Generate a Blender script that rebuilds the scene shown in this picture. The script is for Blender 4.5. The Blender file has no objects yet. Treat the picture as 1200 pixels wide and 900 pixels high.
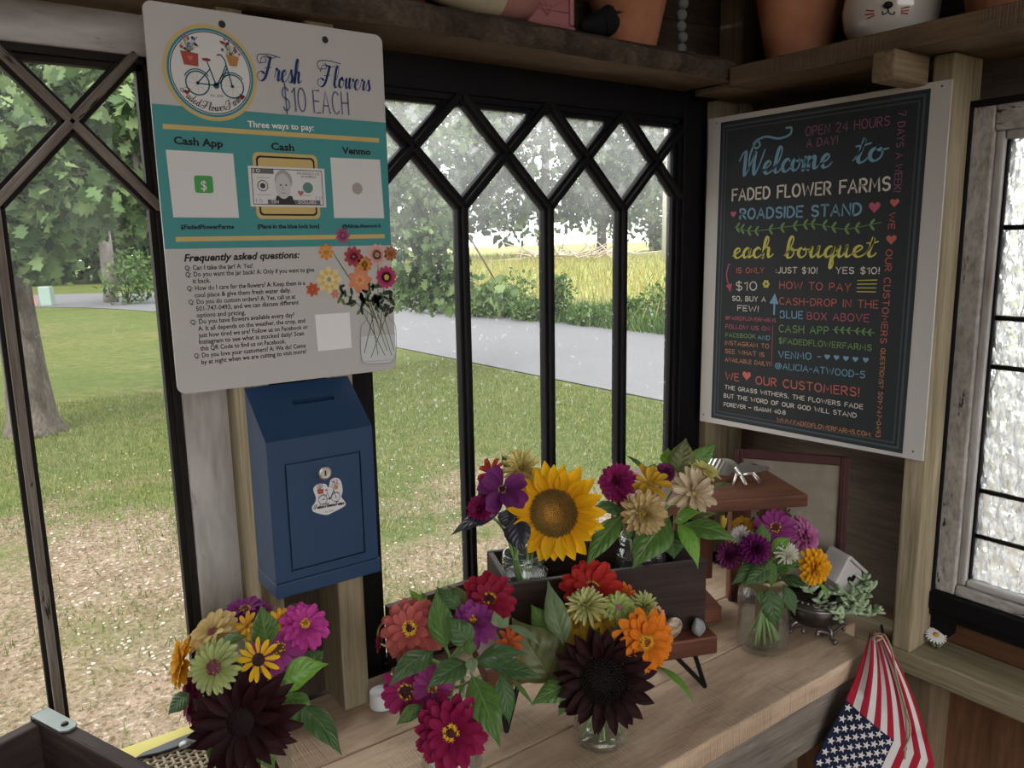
import bpy, math, random
import numpy as np
from mathutils import Vector, Matrix
rnd = random.Random(7)
C = bpy.context.scene.collection
# ------------------------------------------------------------------ camera
EYE = 1.55                       # camera height above the floor
FPX = 926.5                      # focal length in pixels of a 1200 px wide frame
YAW, PITCH, ROLL = 0.6268, 0.1769, -0.0172
_f = Vector((math.sin(YAW)*math.cos(PITCH), math.cos(YAW)*math.cos(PITCH), -math.sin(PITCH)))
_r = Vector((math.cos(YAW), -math.sin(YAW), 0)); _u = _r.cross(_f)
CR = _r*math.cos(ROLL)+_u*math.sin(ROLL); CU = -_r*math.sin(ROLL)+_u*math.cos(ROLL); CF = _f
cam = bpy.data.objects.new('camera', bpy.data.cameras.new('camera')); C.objects.link(cam)
cam.data.sensor_width = 36; cam.data.lens = FPX*36/1200
cam.data.clip_start = 0.02; cam.data.clip_end = 500
m3 = Matrix((CR, CU, -CF)).transposed()
cam.matrix_world = Matrix.Translation((0, 0, EYE)) @ m3.to_4x4()
bpy.context.scene.camera = cam
# ------------------------------------------------------------------ sky, exposure
sc = bpy.context.scene
vs = sc.view_settings
vs.view_transform = 'Standard'; vs.look = 'None'; vs.gamma = 1; vs.use_curve_mapping = False
vs.exposure = 1.28
sc.cycles.use_denoising = True
sc.cycles.max_bounces = 10; sc.cycles.diffuse_bounces = 5; sc.cycles.transparent_max_bounces = 24
sc.cycles.sample_clamp_indirect = 6
w = bpy.data.worlds.new('overcast_sky'); sc.world = w; w.use_nodes = True
nt = w.node_tree; bgn = nt.nodes['Background']
tc = nt.nodes.new('ShaderNodeTexCoord'); sp = nt.nodes.new('ShaderNodeSeparateXYZ')
mr = nt.nodes.new('ShaderNodeMapRange'); rp = nt.nodes.new('ShaderNodeValToRGB')
nt.links.new(tc.outputs['Generated'], sp.inputs[0]); nt.links.new(sp.outputs['Z'], mr.inputs['Value'])
mr.inputs['From Min'].default_value = -0.05; mr.inputs['From Max'].default_value = 1.0
nt.links.new(mr.outputs[0], rp.inputs[0]); nt.links.new(rp.outputs[0], bgn.inputs[0])
rp.color_ramp.elements[0].position = 0.0; rp.color_ramp.elements[0].color = (.90, .90, .92, 1)
rp.color_ramp.elements[1].position = 1.0; rp.color_ramp.elements[1].color = (1.0, .985, .96, 1)
SKY = 1.7
bgn.inputs['Strength'].default_value = SKY
sun = bpy.data.objects.new('sun', bpy.data.lights.new('sun', 'SUN')); C.objects.link(sun)
sun.data.energy = 1.6; sun.data.angle = math.radians(25); sun.data.color = (1, .95, .86)
sun.rotation_euler = (math.radians(38), 0, math.radians(-70))
# ------------------------------------------------------------------ measuring helpers
def ray(u, v): return CR*((u-600)/FPX) + CU*(-(v-450)/FPX) + CF
EV = Vector((0, 0, EYE))
def AX(u, v, x): d = ray(u, v); return EV + d*(x/d.x)
def AY(u, v, y): d = ray(u, v); return EV + d*(y/d.y)
def AZ(u, v, z): d = ray(u, v); return EV + d*((z-EYE)/d.z)
def AD(u, v, dep): return EV + ray(u, v)*dep
def depth(p): return (Vector(p)-EV).dot(CF)
# ------------------------------------------------------------------ mesh helpers
class MB:
    def __init__(s): s.v = []; s.f = []; s.uv = []; s.mi = []; s.mats = []
    def mid(s, m):
        if m is None: return 0
        if m not in s.mats: s.mats.append(m)
        return s.mats.index(m)
    def add(s, vs_, fs, uv=None, m=None):
        o = len(s.v); s.v += [tuple(p) for p in vs_]
        s.uv += [tuple(q) for q in uv] if uv is not None else [(p[0], p[1], p[2]) for p in vs_]
        k = s.mid(m); s.f += [tuple(i+o for i in f) for f in fs]; s.mi += [k]*len(fs)
        return s
    def box(s, o, ax, ay, az, m=None, grain=None):
        """box from corner o along three edge vectors; uv runs with x along the grain"""
        o, ax, ay, az = Vector(o), Vector(ax), Vector(ay), Vector(az)
        ls = [ax.length, ay.length, az.length]
        g = grain if grain is not None else ls.index(max(ls))
        od = [g]+[i for i in range(3) if i != g]; off = (rnd.random()*7, rnd.random()*7, rnd.random()*7)
        vs_, uv = [], []
        for k in range(8):
            b = (k & 1, k >> 1 & 1, k >> 2 & 1)
            vs_.append(o+ax*b[0]+ay*b[1]+az*b[2]); l = [b[i]*ls[i] for i in range(3)]
            uv.append(tuple(l[od[i]]+off[i] for i in range(3)))
        fs = [(0, 2, 3, 1), (4, 5, 7, 6), (0, 1, 5, 4), (2, 6, 7, 3), (0, 4, 6, 2), (1, 3, 7, 5)]
        if ax.cross(ay).dot(az) < 0: fs = [f[::-1] for f in fs]
        return s.add(vs_, fs, uv, m)
    def bx(s, x0, x1, y0, y1, z0, z1, m=None, grain=None):
        return s.box((x0, y0, z0), (x1-x0, 0, 0), (0, y1-y0, 0), (0, 0, z1-z0), m, grain)
    def bar(s, a, b, wd, th, n, m=None):
        """bar from a to b; wd across, th along normal n (centred)"""
        a, b, n = Vector(a), Vector(b), Vector(n).normalized(); d = b-a; c = d.cross(n).normalized()
        return s.box(a-c*wd/2-n*th/2, d, c*wd, n*th, m, 0)
    def tube(s, pts, rad, n=8, m=None, cap=True):
        pts = [Vector(p) for p in pts]; N = len(pts)
        rad = rad if isinstance(rad, (list, tuple)) else [rad]*N
        t0 = (pts[1]-pts[0]).normalized(); up = Vector((0, 0, 1)) if abs(t0.z) < .9 else Vector((1, 0, 0))
        x = t0.cross(up).normalized(); vs_, uv, fs = [], [], []; L = 0
        for i, p in enumerate(pts):
            t = (pts[min(i+1, N-1)]-pts[max(i-1, 0)]).normalized()
            x = (x-t*x.dot(t)).normalized(); y = t.cross(x)
            if i: L += (p-pts[i-1]).length
            for k in range(n):
                a = 2*math.pi*k/n; vs_.append(p+(x*math.cos(a)+y*math.sin(a))*rad[i]); uv.append((L, rad[i]*math.cos(a), rad[i]*math.sin(a)))
        for i in range(N-1):
            for k in range(n): fs.append((i*n+k, i*n+(k+1) % n, (i+1)*n+(k+1) % n, (i+1)*n+k))
        if cap: fs.append(tuple(range(n))[::-1]); fs.append(tuple((N-1)*n+k for k in range(n)))
        return s.add(vs_, fs, uv, m)
    def lathe(s, prof, c, n=32, m=None, M=None, sx=1, sy=1):
        """profile of (r, z); closed at r = 0"""
        c = Vector(c); vs_, uv, fs, rows = [], [], [], []
        for r, z in prof:
            if r < 1e-6:
                q = Vector((0, 0, z)); rows.append([len(vs_)]); vs_.append(c+(M @ q if M else q)); uv.append((0, 0, z))
            else:
                row = []
                for k in range(n):
                    a = 2*math.pi*k/n; q = Vector((r*math.cos(a)*sx, r*math.sin(a)*sy, z))
                    row.append(len(vs_)); vs_.append(c+(M @ q if M else q)); uv.append((a/6.2832, z, r))
                rows.append(row)
        for A, B in zip(rows, rows[1:]):
            if len(A) == 1 and len(B) == 1: continue
            for k in range(n):
                k2 = (k+1) % n
                if len(A) == 1: fs.append((A[0], B[k2], B[k]))
                elif len(B) == 1: fs.append((A[k], A[k2], B[0]))
                else: fs.append((A[k], A[k2], B[k2], B[k]))
        return s.add(vs_, fs, uv, m)
    def ball(s, c, r, n=12, m=None, sc_=(1, 1, 1), M=None):
        k = max(5, n//2)
        pr = [(r*math.sin(math.pi*i/k), -r*math.cos(math.pi*i/k)*sc_[2]) for i in range(k+1)]
        return s.lathe(pr, c, n, m, M, sc_[0], sc_[1])
    def quadgrid(s, P, uv=None, m=None):
        """P: rows of points"""
        R_, K = len(P), len(P[0]); vs_ = [q for row in P for q in row]
        fs = [(i*K+j, i*K+j+1, (i+1)*K+j+1, (i+1)*K+j) for i in range(R_-1) for j in range(K-1)]
        return s.add(vs_, fs, [q for row in uv for q in row] if uv else None, m)
WL = {}
def wloc(o): return WL.get(o.name, Vector((0, 0, 0)))
def tag(o, label, cat=None, group=None, kind=None):
    if label: o['label'] = label
    if cat: o['category'] = cat
    if group: o['group'] = group
    if kind: o['kind'] = kind
    return o
def thing(name, loc, label, cat, group=None, kind=None):
    o = bpy.data.objects.new(name, None); C.objects.link(o); o.empty_display_size = .05
    o.location = loc; WL[o.name] = Vector(loc); return tag(o, label, cat, group, kind)
def mk(name, mb, mat=None, parent=None, smooth=False, bevel=0, loc=None, solid=0, label=None, cat=None, group=None, kind=None):
    """link the shape (given in world coordinates) as ONE mesh object"""
    V = np.array(mb.v, dtype=float)
    if parent is not None: org = wloc(parent)
    elif loc is not None: org = Vector(loc)
    else: org = Vector(((V[:, 0].min()+V[:, 0].max())/2, (V[:, 1].min()+V[:, 1].max())/2, V[:, 2].min()))
    me = bpy.data.meshes.new(name); me.from_pydata((V-np.array(org)).tolist(), [], mb.f)
    at = me.attributes.new('uvw', 'FLOAT_VECTOR', 'POINT'); at.data.foreach_set('vector', np.array(mb.uv, dtype=np.float32).ravel())
    ms = mb.mats if mb.mats else [mat]
    for m in ms: me.materials.append(m)
    if mb.mats: me.polygons.foreach_set('material_index', mb.mi)
    me.polygons.foreach_set('use_smooth', [smooth]*len(me.polygons))
    me.update()
    o = bpy.data.objects.new(name, me); C.objects.link(o)
    if parent is not None: o.parent = parent
    else: o.location = org
    WL[o.name] = Vector(org)
    if solid:
        md = o.modifiers.new('solid', 'SOLIDIFY'); md.thickness = solid; md.offset = 0
    if bevel:
        md = o.modifiers.new('bevel', 'BEVEL'); md.width = bevel; md.segments = 2; md.limit_method = 'ANGLE'
    return tag(o, label, cat, group, kind)
def struct(name, mb, mat=None, parent=None, **k):
    return mk(name, mb, mat, parent, kind=None if parent else 'structure', **k)
def spline(pts, n=8):
    pts = [Vector(p) for p in pts]; P = [pts[0]*2-pts[1]]+pts+[pts[-1]*2-pts[-2]]; out = []
    for i in range(1, len(P)-2):
        for k in range(n):
            t = k/n; a, b, c, d = P[i-1:i+3]
            out.append(.5*((2*b)+(c-a)*t+(2*a-5*b+4*c-d)*t*t+(3*b-a-3*c+d)*t**3))
    return out+[pts[-1]]
# ------------------------------------------------------------------ material helpers
class NT:
    def __init__(s, name):
        s.m = bpy.data.materials.new(name); s.m.use_nodes = True; s.t = s.m.node_tree
        s.b = s.t.nodes['Principled BSDF']; s.out = s.t.nodes['Material Output']
    def n(s, typ, **k):
        o = s.t.nodes.new('ShaderNode'+typ)
        for a, v in k.items():
            if a in o.inputs: s.put(o.inputs[a], v)
            else: setattr(o, a, v)
        return o
    def put(s, sock, v):
        if hasattr(v, 'is_linked'): s.t.links.new(v, sock)
        else:
            if hasattr(sock.default_value, '__len__') and len(sock.default_value) == 4 and len(v) == 3: v = (*v, 1)
            sock.default_value = v
    def set(s, k, v): s.put(s.b.inputs[k], v)
    def co(s, kind='attr', scale=(1, 1, 1)):
        if kind == 'attr': o = s.n('Attribute', attribute_name='uvw').outputs['Vector']
        elif kind == 'pos': o = s.n('NewGeometry').outputs['Position']
        else: o = s.n('TexCoord').outputs['Object']
        mp = s.n('Mapping'); s.put(mp.inputs['Vector'], o); mp.inputs['Scale'].default_value = scale
        return mp.outputs[0]
    def noise(s, vec, scale=5, detail=4, rough=.55, dist=0):
        o = s.n('TexNoise'); s.put(o.inputs['Vector'], vec)
        o.inputs['Scale'].default_value = scale; o.inputs['Detail'].default_value = detail
        o.inputs['Roughness'].default_value = rough; o.inputs['Distortion'].default_value = dist
        return o.outputs['Fac']
    def ramp(s, fac, stops):
        o = s.n('ValToRGB'); s.put(o.inputs[0], fac); e = o.color_ramp.elements
        while len(e) < len(stops): e.new(.5)
        for x, (p, c) in zip(e, stops): x.position = p; x.color = (*c, 1) if len(c) == 3 else c
        return o.outputs[0]
    def mix(s, fac, a, b, blend='MIX'):
        o = s.n('Mix', data_type='RGBA', blend_type=blend); s.put(o.inputs[0], fac); s.put(o.inputs[6], a); s.put(o.inputs[7], b)
        return o.outputs[2]
    def math(s, op, a, b=0.0, c=None):
        o = s.n('Math', operation=op); s.put(o.inputs[0], a); s.put(o.inputs[1], b)
        if c is not None: s.put(o.inputs[2], c)
        return o.outputs[0]
    def rng(s, v, a, b, c=0., d=1.):
        o = s.n('MapRange'); s.put(o.inputs[0], v)
        for i, x in enumerate((a, b, c, d)): o.inputs[1+i].default_value = x
        return o.outputs[0]
    def sep(s, v): o = s.n('SeparateXYZ'); s.put(o.inputs[0], v); return o.outputs
    def bump(s, h, strength=.3, dist=.01):
        o = s.n('Bump'); s.put(o.inputs['Height'], h); o.inputs['Strength'].default_value = strength; o.inputs['Distance'].default_value = dist
        s.put(s.b.inputs['Normal'], o.outputs[0]); return o.outputs[0]
def plain(name, col, rough=.6, metal=0, var=.12, scale=30, coat=0, bump=0):
    t = NT(name); n = t.noise(t.co('obj'), scale, 4)
    t.set('Base Color', t.mix(n, tuple(c*(1-var) for c in col), tuple(min(1, c*(1+var)) for c in col)))
    t.set('Roughness', rough); t.set('Metallic', metal); t.set('Coat Weight', coat)
    if rough >= .6: t.set('Specular IOR Level', .2)
    if bump: t.bump(n, bump, .004)
    return t.m
def flat(name, col, rough=.65):
    t = NT(name); t.set('Base Color', col); t.set('Roughness', rough); t.set('Specular IOR Level', .25); return t.m
def wood(name, c1, c2, c3=None, grain=60, rough=.75, saw=0, spec=.3, bump=.35, along=3, dark=None):
    """x of uvw runs with the grain"""
    t = NT(name)
    big = t.noise(t.co('attr', (along, grain*.35, grain*.35)), 1, 5, .6, .6)
    fine = t.noise(t.co('attr', (along*6, grain*4, grain*4)), 1, 3, .7)
    patch = t.noise(t.co('attr', (4, 9, 9)), 1, 3)
    col = t.ramp(big, [(.3, c1), (.55, c2), (.75, c3 or c2)])
    col = t.mix(t.rng(fine, .35, .75), col, (.45, .42, .38), 'MULTIPLY') if saw == 0 else t.mix(t.rng(fine, .45, .85, 0, .7), col, (.45, .42, .38), 'MULTIPLY')
    col = t.mix(t.rng(patch, .35, .7, 0, .45), col, tuple(x*.55 for x in c1))
    h = t.math('ADD', big, t.math('MULTIPLY', fine, .5))
    if saw:
        wv = t.n('TexWave', wave_type='BANDS', bands_direction='X'); t.put(wv.inputs['Vector'], t.co('attr', (saw, 6, 6)))
        wv.inputs['Scale'].default_value = 1; wv.inputs['Distortion'].default_value = 9; wv.inputs['Detail'].default_value = 2; wv.inputs['Detail Scale'].default_value = 1.2
        sm = t.math('MULTIPLY', t.rng(wv.outputs['Fac'], .5, .95), t.rng(t.noise(t.co('attr', (5, 8, 8)), 1, 2), .45, .62))
        col = t.mix(t.math('MULTIPLY', sm, .5), col, tuple(x*.45 for x in c1)); h = t.math('SUBTRACT', h, t.math('MULTIPLY', sm, .6))
    if dark is not None:
        pk = t.noise(t.co('attr', (14, 60, 60)), 1, 5, .7); col = t.mix(t.rng(pk, .60, .64), col, dark)
    t.set('Base Color', col); t.set('Roughness', rough); t.set('Specular IOR Level', spec); t.bump(h, bump, .003); return t.m
def petal_mat(name, base, tip=None, edge=None, streak=.35, trans=.28):
    """uvw.x across -1..1, uvw.y from base 0 to tip 1, uvw.z per-petal random"""
    t = NT(name); tip = tip or base; xyz = t.sep(t.n('Attribute', attribute_name='uvw').outputs['Vector'])
    col = t.mix(t.rng(xyz[1], .1, .95), base, tip)
    if edge: col = t.mix(t.rng(xyz[1], .82, 1), col, edge)
    st = t.noise(t.co('attr', (9, .7, 3)), 1, 2)
    col = t.mix(t.rng(st, .35, .7, 0, streak), col, tuple(c*.5 for c in base))
    col = t.mix(t.rng(xyz[2], 0, 1, 0, .25), col, tuple(min(1, c*1.35+.01) for c in tip))
    t.set('Base Color', col); t.set('Roughness', .62); t.set('Specular IOR Level', .2); t.bump(st, .25, .002)
    tr = t.n('BsdfTranslucent'); t.put(tr.inputs[0], col); mx = t.n('MixShader'); mx.inputs[0].default_value = trans
    t.t.links.new(t.b.outputs[0], mx.inputs[1]); t.t.links.new(tr.outputs[0], mx.inputs[2]); t.t.links.new(mx.outputs[0], t.out.inputs[0]); return t.m
def leaf_mat(name, c1, c2, vein, rough=.42, trans=.3, n=7):
    """uvw.x across -1..1, uvw.y along 0..1, uvw.z random: side veins sweep towards the tip"""
    t = NT(name); xyz = t.sep(t.n('Attribute', attribute_name='uvw').outputs['Vector'])
    ax = t.math('ABSOLUTE', xyz[0])
    ph = t.math('FRACT', t.math('MULTIPLY', t.math('SUBTRACT', xyz[1], t.math('MULTIPLY', ax, .28)), n))
    d = t.math('ABSOLUTE', t.math('SUBTRACT', ph, .5))
    side = t.rng(d, .0, .10, 1, 0); mid = t.rng(ax, .02, .07, 1, 0); v = t.math('MAXIMUM', t.math('MULTIPLY', side, .55), mid)
    nz = t.noise(t.co('attr', (2, 4, 5)), 2, 4)
    col = t.mix(t.rng(nz, .3, .7), c1, c2); col = t.mix(t.math('MULTIPLY', v, .7), col, vein)
    t.set('Base Color', col); t.set('Roughness', rough); t.set('Specular IOR Level', .45)
    t.bump(t.math('SUBTRACT', d, t.math('MULTIPLY', mid, .6)), .5, .003)
    tr = t.n('BsdfTranslucent'); t.put(tr.inputs[0], t.mix(.5, col, (c2[0]*1.6, c2[1]*1.6, c2[2]))); mx = t.n('MixShader'); mx.inputs[0].default_value = trans
    t.t.links.new(t.b.outputs[0], mx.inputs[1]); t.t.links.new(tr.outputs[0], mx.inputs[2]); t.t.links.new(mx.outputs[0], t.out.inputs[0]); return t.m
def glass_mat(name, tint=(.93, .97, .96), haze=0, edge=.35, dirt=None):
    """thin clear glass: lets light through, mirrors a little, dirt mixes in dust, on the jars a brightening haze"""
    t = NT(name); tr = t.n('BsdfTransparent'); tr.inputs[0].default_value = (*tint, 1)
    gl = t.n('BsdfGlossy'); gl.inputs['Roughness'].default_value = .03
    fr = t.n('LayerWeight'); fr.inputs['Blend'].default_value = .5
    m1 = t.n('MixShader'); t.put(m1.inputs[0], t.math('MULTIPLY', t.math('ADD', t.math('MULTIPLY', t.math('POWER', fr.outputs['Facing'], 3.0), .8), .045), edge)); t.t.links.new(tr.outputs[0], m1.inputs[1]); t.t.links.new(gl.outputs[0], m1.inputs[2]); last = m1
    if dirt:
        df = t.n('BsdfDiffuse'); df.inputs[0].default_value = (.8, .82, .84, 1); tl = t.n('BsdfTranslucent'); tl.inputs[0].default_value = (.85, .87, .9, 1)
        m2 = t.n('MixShader'); m2.inputs[0].default_value = .8; t.t.links.new(df.outputs[0], m2.inputs[1]); t.t.links.new(tl.outputs[0], m2.inputs[2])
        m3_ = t.n('MixShader'); t.put(m3_.inputs[0], dirt(t)); t.t.links.new(last.outputs[0], m3_.inputs[1]); t.t.links.new(m2.outputs[0], m3_.inputs[2]); last = m3_
    t.t.links.new(last.outputs[0], t.out.inputs[0]); return t.m
# ------------------------------------------------------------------ materials of the place
M = {}
M['counter'] = wood('weathered_plank', (.38, .26, .165), (.60, .44, .31), (.74, .57, .42), grain=34, saw=85, bump=.5, rough=.8)
M['fascia'] = wood('grey_board', (.14, .12, .10), (.26, .225, .19), (.36, .315, .27), grain=70, bump=.5)
M['pine'] = wood('treated_pine', (.28, .225, .135), (.43, .36, .235), (.55, .475, .335), grain=42, along=1.2, bump=.2, rough=.65)
M['pine_old'] = wood('old_pine', (.17, .12, .07), (.27, .195, .12), (.34, .26, .17), grain=38, along=1.2, bump=.25)
M['shelfwood'] = wood('rough_shelf', (.105, .068, .040), (.18, .122, .076), (.25, .175, .112), grain=45, saw=70, bump=.6)
M['bark'] = wood('bark_edge', (.035, .024, .016), (.10, .072, .05), (.17, .13, .10), grain=55, along=22, bump=1.0, rough=.95)
M['darkboard'] = wood('dark_board', (.045, .03, .02), (.075, .05, .034), (.10, .07, .05), grain=40)
M['ply'] = wood('brown_ply', (.10, .078, .055), (.15, .118, .085), (.19, .155, .115), grain=30, along=1.5, bump=.15)
M['rust'] = wood('red_ply', (.17, .078, .036), (.24, .115, .058), (.29, .15, .08), grain=26, along=1.5, bump=.15)
M['ebony'] = wood('black_stained_wood', (.005, .005, .006), (.009, .008, .009), (.017, .014, .013), grain=60, bump=.3, rough=.65, spec=.15)
M['putty'] = wood('black_putty', (.012, .010, .009), (.022, .018, .016), (.035, .028, .024), grain=80, rough=.7, spec=.15)
M['greybar'] = wood('grey_brown_paint', (.15, .125, .10), (.25, .215, .185), (.33, .285, .25), grain=90, dark=(.02, .016, .014))
M['whitepaint'] = wood('old_white_paint', (.48, .46, .435), (.54, .52, .50), (.57, .55, .52), grain=8, along=1, bump=.05, rough=.55, dark=(.30, .27, .24))
M['peel'] = wood('peeling_white_paint', (.44, .41, .37), (.60, .57, .53), (.66, .64, .60), grain=30, along=9, bump=.6, rough=.6, dark=(.03, .025, .022))
M['redwood'] = wood('red_brown_wood', (.11, .038, .020), (.19, .068, .036), (.27, .105, .06), grain=40, along=2, bump=.2, rough=.5)
M['crate'] = wood('dark_crate_wood', (.022, .012, .010), (.045, .026, .022), (.075, .047, .042), grain=50, along=2, bump=.5, rough=.6)
M['box'] = wood('worn_box_wood', (.035, .022, .019), (.065, .043, .037), (.11, .08, .072), grain=40, along=3, bump=.6, rough=.7)
M['cement'] = plain('concrete', (.55, .47, .40), .9, scale=60, bump=.4)
M['iron'] = plain('black_iron', (.012, .012, .013), .4, metal=.6)
M['steel'] = plain('grey_steel', (.20, .23, .22), .45, metal=.7, scale=60)
M['blacksteel'] = plain('black_leather', (.016, .017, .02), .45)
M['silver'] = plain('silver', (.74, .71, .66), .42, metal=1)
M['white_plastic'] = plain('white_plastic', (.78, .78, .80), .4, var=.02)
# ------------------------------------------------------------------ room shell (eye height 1.55; back wall at y = 1.1, right wall at x = 1.385)
def Zw(z): return EYE+z
b = MB()
for i in range(14): b.bx(-1.6, 1.5, -1.7+i*.204, -1.7+i*.204+.2, -.04, 0, None, 0)
struct('floor', b, M['darkboard'])
b = MB(); b.bx(-1.7, 1.6, -1.2, 1.35, 2.45, 2.5); struct('ceiling', b, M['darkboard'])  # unseen; cut short at the front to let sky light onto the counter
b = MB()
for i in range(5): b.bx(-1.6, 1.40, 1.125, 1.145, 1.84+i*.13, 1.84+i*.13+.127, None, 0)
b.bx(-1.6, 1.40, 1.126, 1.145, -.05, .82, None, 0); b.bx(-1.6, -.52, 1.125, 1.145, .82, 1.84, None, 0)
b.bx(.30, .43, 1.125, 1.145, .84, 1.84, None, 2); b.bx(1.28, 1.40, 1.125, 1.145, .84, 1.84, None, 2)
b.bx(-1.6, 1.385, 1.063, 1.126, .80, .857, None, 0)
struct('wall_back', b, M['darkboard'])
b = MB(); b.bx(-1.62, -1.6, -1.7, 1.145, -.05, 2.45, None, 1); struct('wall_left_added', b, M['ply'])  # unseen wall, added to cut the flat fill light from the side
b = MB(); b.bx(-1.6, -1.35, -1.72, -1.7, 0, 2.45, None, 2); b.bx(.95, 1.385, -1.72, -1.7, 0, 2.45, None, 2); b.bx(-1.35, .95, -1.72, -1.7, 2.36, 2.45, None, 0); struct('wall_front_added', b, M['ply'])  # unseen wall, added to narrow the opening and make the light directional
WY0, WY1, WZ0, WZ1 = -.02, .595, .93, 1.745         # opening of the obscured window
b = MB()
b.bx(1.385, 1.405, .61, 1.145, .80, 2.45, None, 1); b.bx(1.385, 1.405, -1.7, .61, WZ1, 2.45, M['ply'], 1)
b.bx(1.385, 1.405, -1.7, WY0, .86, WZ1, M['ply'], 1)
b.mats = [M['ply']]; b.mi = [0]*len(b.f)
struct('wall_right', b)
b = MB(); b.bx(1.345, 1.39, -1.7, 1.12, -.05, .858, None, 2); b.bx(1.352, 1.385, -1.7, .612, .855, WZ0, None, 1)
struct('trim_1', b, M['rust'])
# posts and rail
b = MB(); b.bx(1.25, 1.339, .604, .637, .861, 1.815, None, 2); struct('trim_2', b, M['pine'], bevel=.004)
b = MB(); b.bx(1.25, 1.345, -.6, 1.06, .823, .861, None, 1); struct('trim_3', b, M['pine'], bevel=.004)
b = MB(); b.bx(1.262, 1.345, .622, .662, 0, .823, None, 2); struct('trim_4', b, M['pine'], bevel=.003)
b = MB(); b.bx(1.275, 1.345, .575, .621, 0, .823, None, 2); struct('trim_5', b, M['pine_old'], bevel=.003)
b = MB(); b.bx(1.268, 1.338, 1.062, 1.12, .88, 1.815, None, 2); struct('trim_6', b, M['pine'], bevel=.003)
b = MB(); b.bx(1.343, 1.384, 1.062, 1.12, .88, 2.45, None, 2); struct('trim_7', b, M['pine'], bevel=.003)
b = MB(); b.bx(.414, .4535, 1.0, 1.089, .88, 2.45, None, 2); struct('trim_8', b, M['pine'], bevel=.003)
b = MB(); b.bx(.305, .337, 1.0, 1.089, .88, 2.45, None, 2); struct('trim_9', b, M['pine'], bevel=.004)
b = MB(); b.bx(.334, .414, 1.07, 1.089, .88, 2.45, None, 2); struct('trim_10', b, M['darkboard'], bevel=.002)
b = MB(); b.bx(1.17, 1.25, .80, 1.06, 0, .84, None, 2); b.bx(.98, 1.17, .80, .84, .66, .84, None, 0); struct('trim_11', b, M['pine_old'], bevel=.003)
# ------------------------------------------------------------------ leaded windows
def dirt_a(t):
    p = t.co('pos'); n = t.noise(p, 9, 5, .65); s = t.noise(p, 160, 2)
    return t.math('ADD', t.rng(n, .35, .75, .0, .018), t.rng(s, .71, .75, 0, .12))
def dirt_b(t):
    p = t.co('pos'); z = t.sep(p)[2]; n = t.noise(p, 7, 6, .68); s = t.noise(p, 130, 2); m_ = t.noise(p, 38, 3, .6)
    top = t.rng(z, 1.5, 1.80, .015, .26)
    return t.math('ADD', t.math('MULTIPLY', top, t.rng(n, .25, .7, .35, 1.25)), t.math('ADD', t.rng(s, .66, .72, 0, .25), t.math('MULTIPLY', t.rng(m_, .56, .66, 0, .35), t.rng(z, 1.6, 1.78, 0, 1))))
M['glass_a'] = glass_mat('dusty_pane', (.97, .98, .97), edge=.12, dirt=dirt_a)
M['glass_b'] = glass_mat('cloudy_pane', (.97, .98, .97), edge=.15, dirt=dirt_b)
def leaded(name, xl, xr, zb, zt, xn, s, zX, zB, frame, bar_mat, edge_mat, pane_mat):
    """xl..xr, zb..zt: glass edges; crossing points at xn + k s on height zX"""
    fr = MB(); (l, r, bt, tp) = frame
    fr.bx(xl-l, xl, 1.082, 1.125, zb-bt, zt+tp, None, 2); fr.bx(xr, xr+r, 1.082, 1.125, zb-bt, zt+tp, None, 2)
    fr.bx(xl, xr, 1.083, 1.125, zt, zt+tp, None, 0); fr.bx(xl, xr, 1.083, 1.125, zb-bt, zb, None, 0)
    root = struct(name, fr, edge_mat[0], bevel=.003)
    e = MB(); q = .009
    for (y0, k) in ((1.088, 1), (1.095, 1.8)):
        e.bx(xl, xl+q*k, y0, 1.11, zb, zt, None, 2); e.bx(xr-q*k, xr, y0, 1.11, zb, zt, None, 2)
        e.bx(xl, xr, y0, 1.11, zt-q*k, zt, None, 0); e.bx(xl, xr, y0, 1.11, zb, zb+q*k, None, 0)
    mk('glazing_bead', e, edge_mat[1], root)
    segs = []; h = zX-zB; kmin = int(math.floor((xl-xn)/s))-1; kmax = int(math.ceil((xr-xn)/s))+1
    for k in range(kmin, kmax+1):
        x = xn+k*s
        for sx in (-.5, .5):
            segs += [((x, zX), (x+sx*s, zX+h)), ((x, zX), (x+sx*s, zB))]
        xh = x+.5*s
        if xl+.02 < xh < xr-.015: segs.append(((xh, zB), (xh, zb)))
    mb = MB(); md = MB()
    for (a, c) in segs:
        (x0, z0), (x1, z1) = a, c
        lo, hi = 0., 1.
        for (p0, p1, mn, mx) in ((x0, x1, xl, xr), (z0, z1, zb, zt)):
            d = p1-p0
            if abs(d) < 1e-9:
                if p0 < mn or p0 > mx: lo = 2
                continue
            t0, t1 = sorted(((mn-p0)/d, (mx-p0)/d)); lo = max(lo, t0); hi = min(hi, t1)
        if hi-lo < .02: continue
        A = Vector((x0+(x1-x0)*lo, 0, z0+(z1-z0)*lo)); B = Vector((x0+(x1-x0)*hi, 0, z0+(z1-z0)*hi))
        dr = (B-A).normalized()*.004
        mb.bar(A-dr+Vector((0, 1.100, 0)), B+dr+Vector((0, 1.100, 0)), .021, .018, (0, -1, 0))
        md.bar(A-dr+Vector((0, 1.088, 0)), B+dr+Vector((0, 1.088, 0)), .0105, .012, (0, -1, 0))
    mk('muntin_edge', mb, edge_mat[1], root, bevel=.002); mk('muntin', md, bar_mat, root, bevel=.003)
    pn = MB(); pn.bx(xl+.001, xr-.001, 1.102, 1.105, zb+.001, zt-.001); mk('pane', pn, pane_mat, root)
    return root
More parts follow.
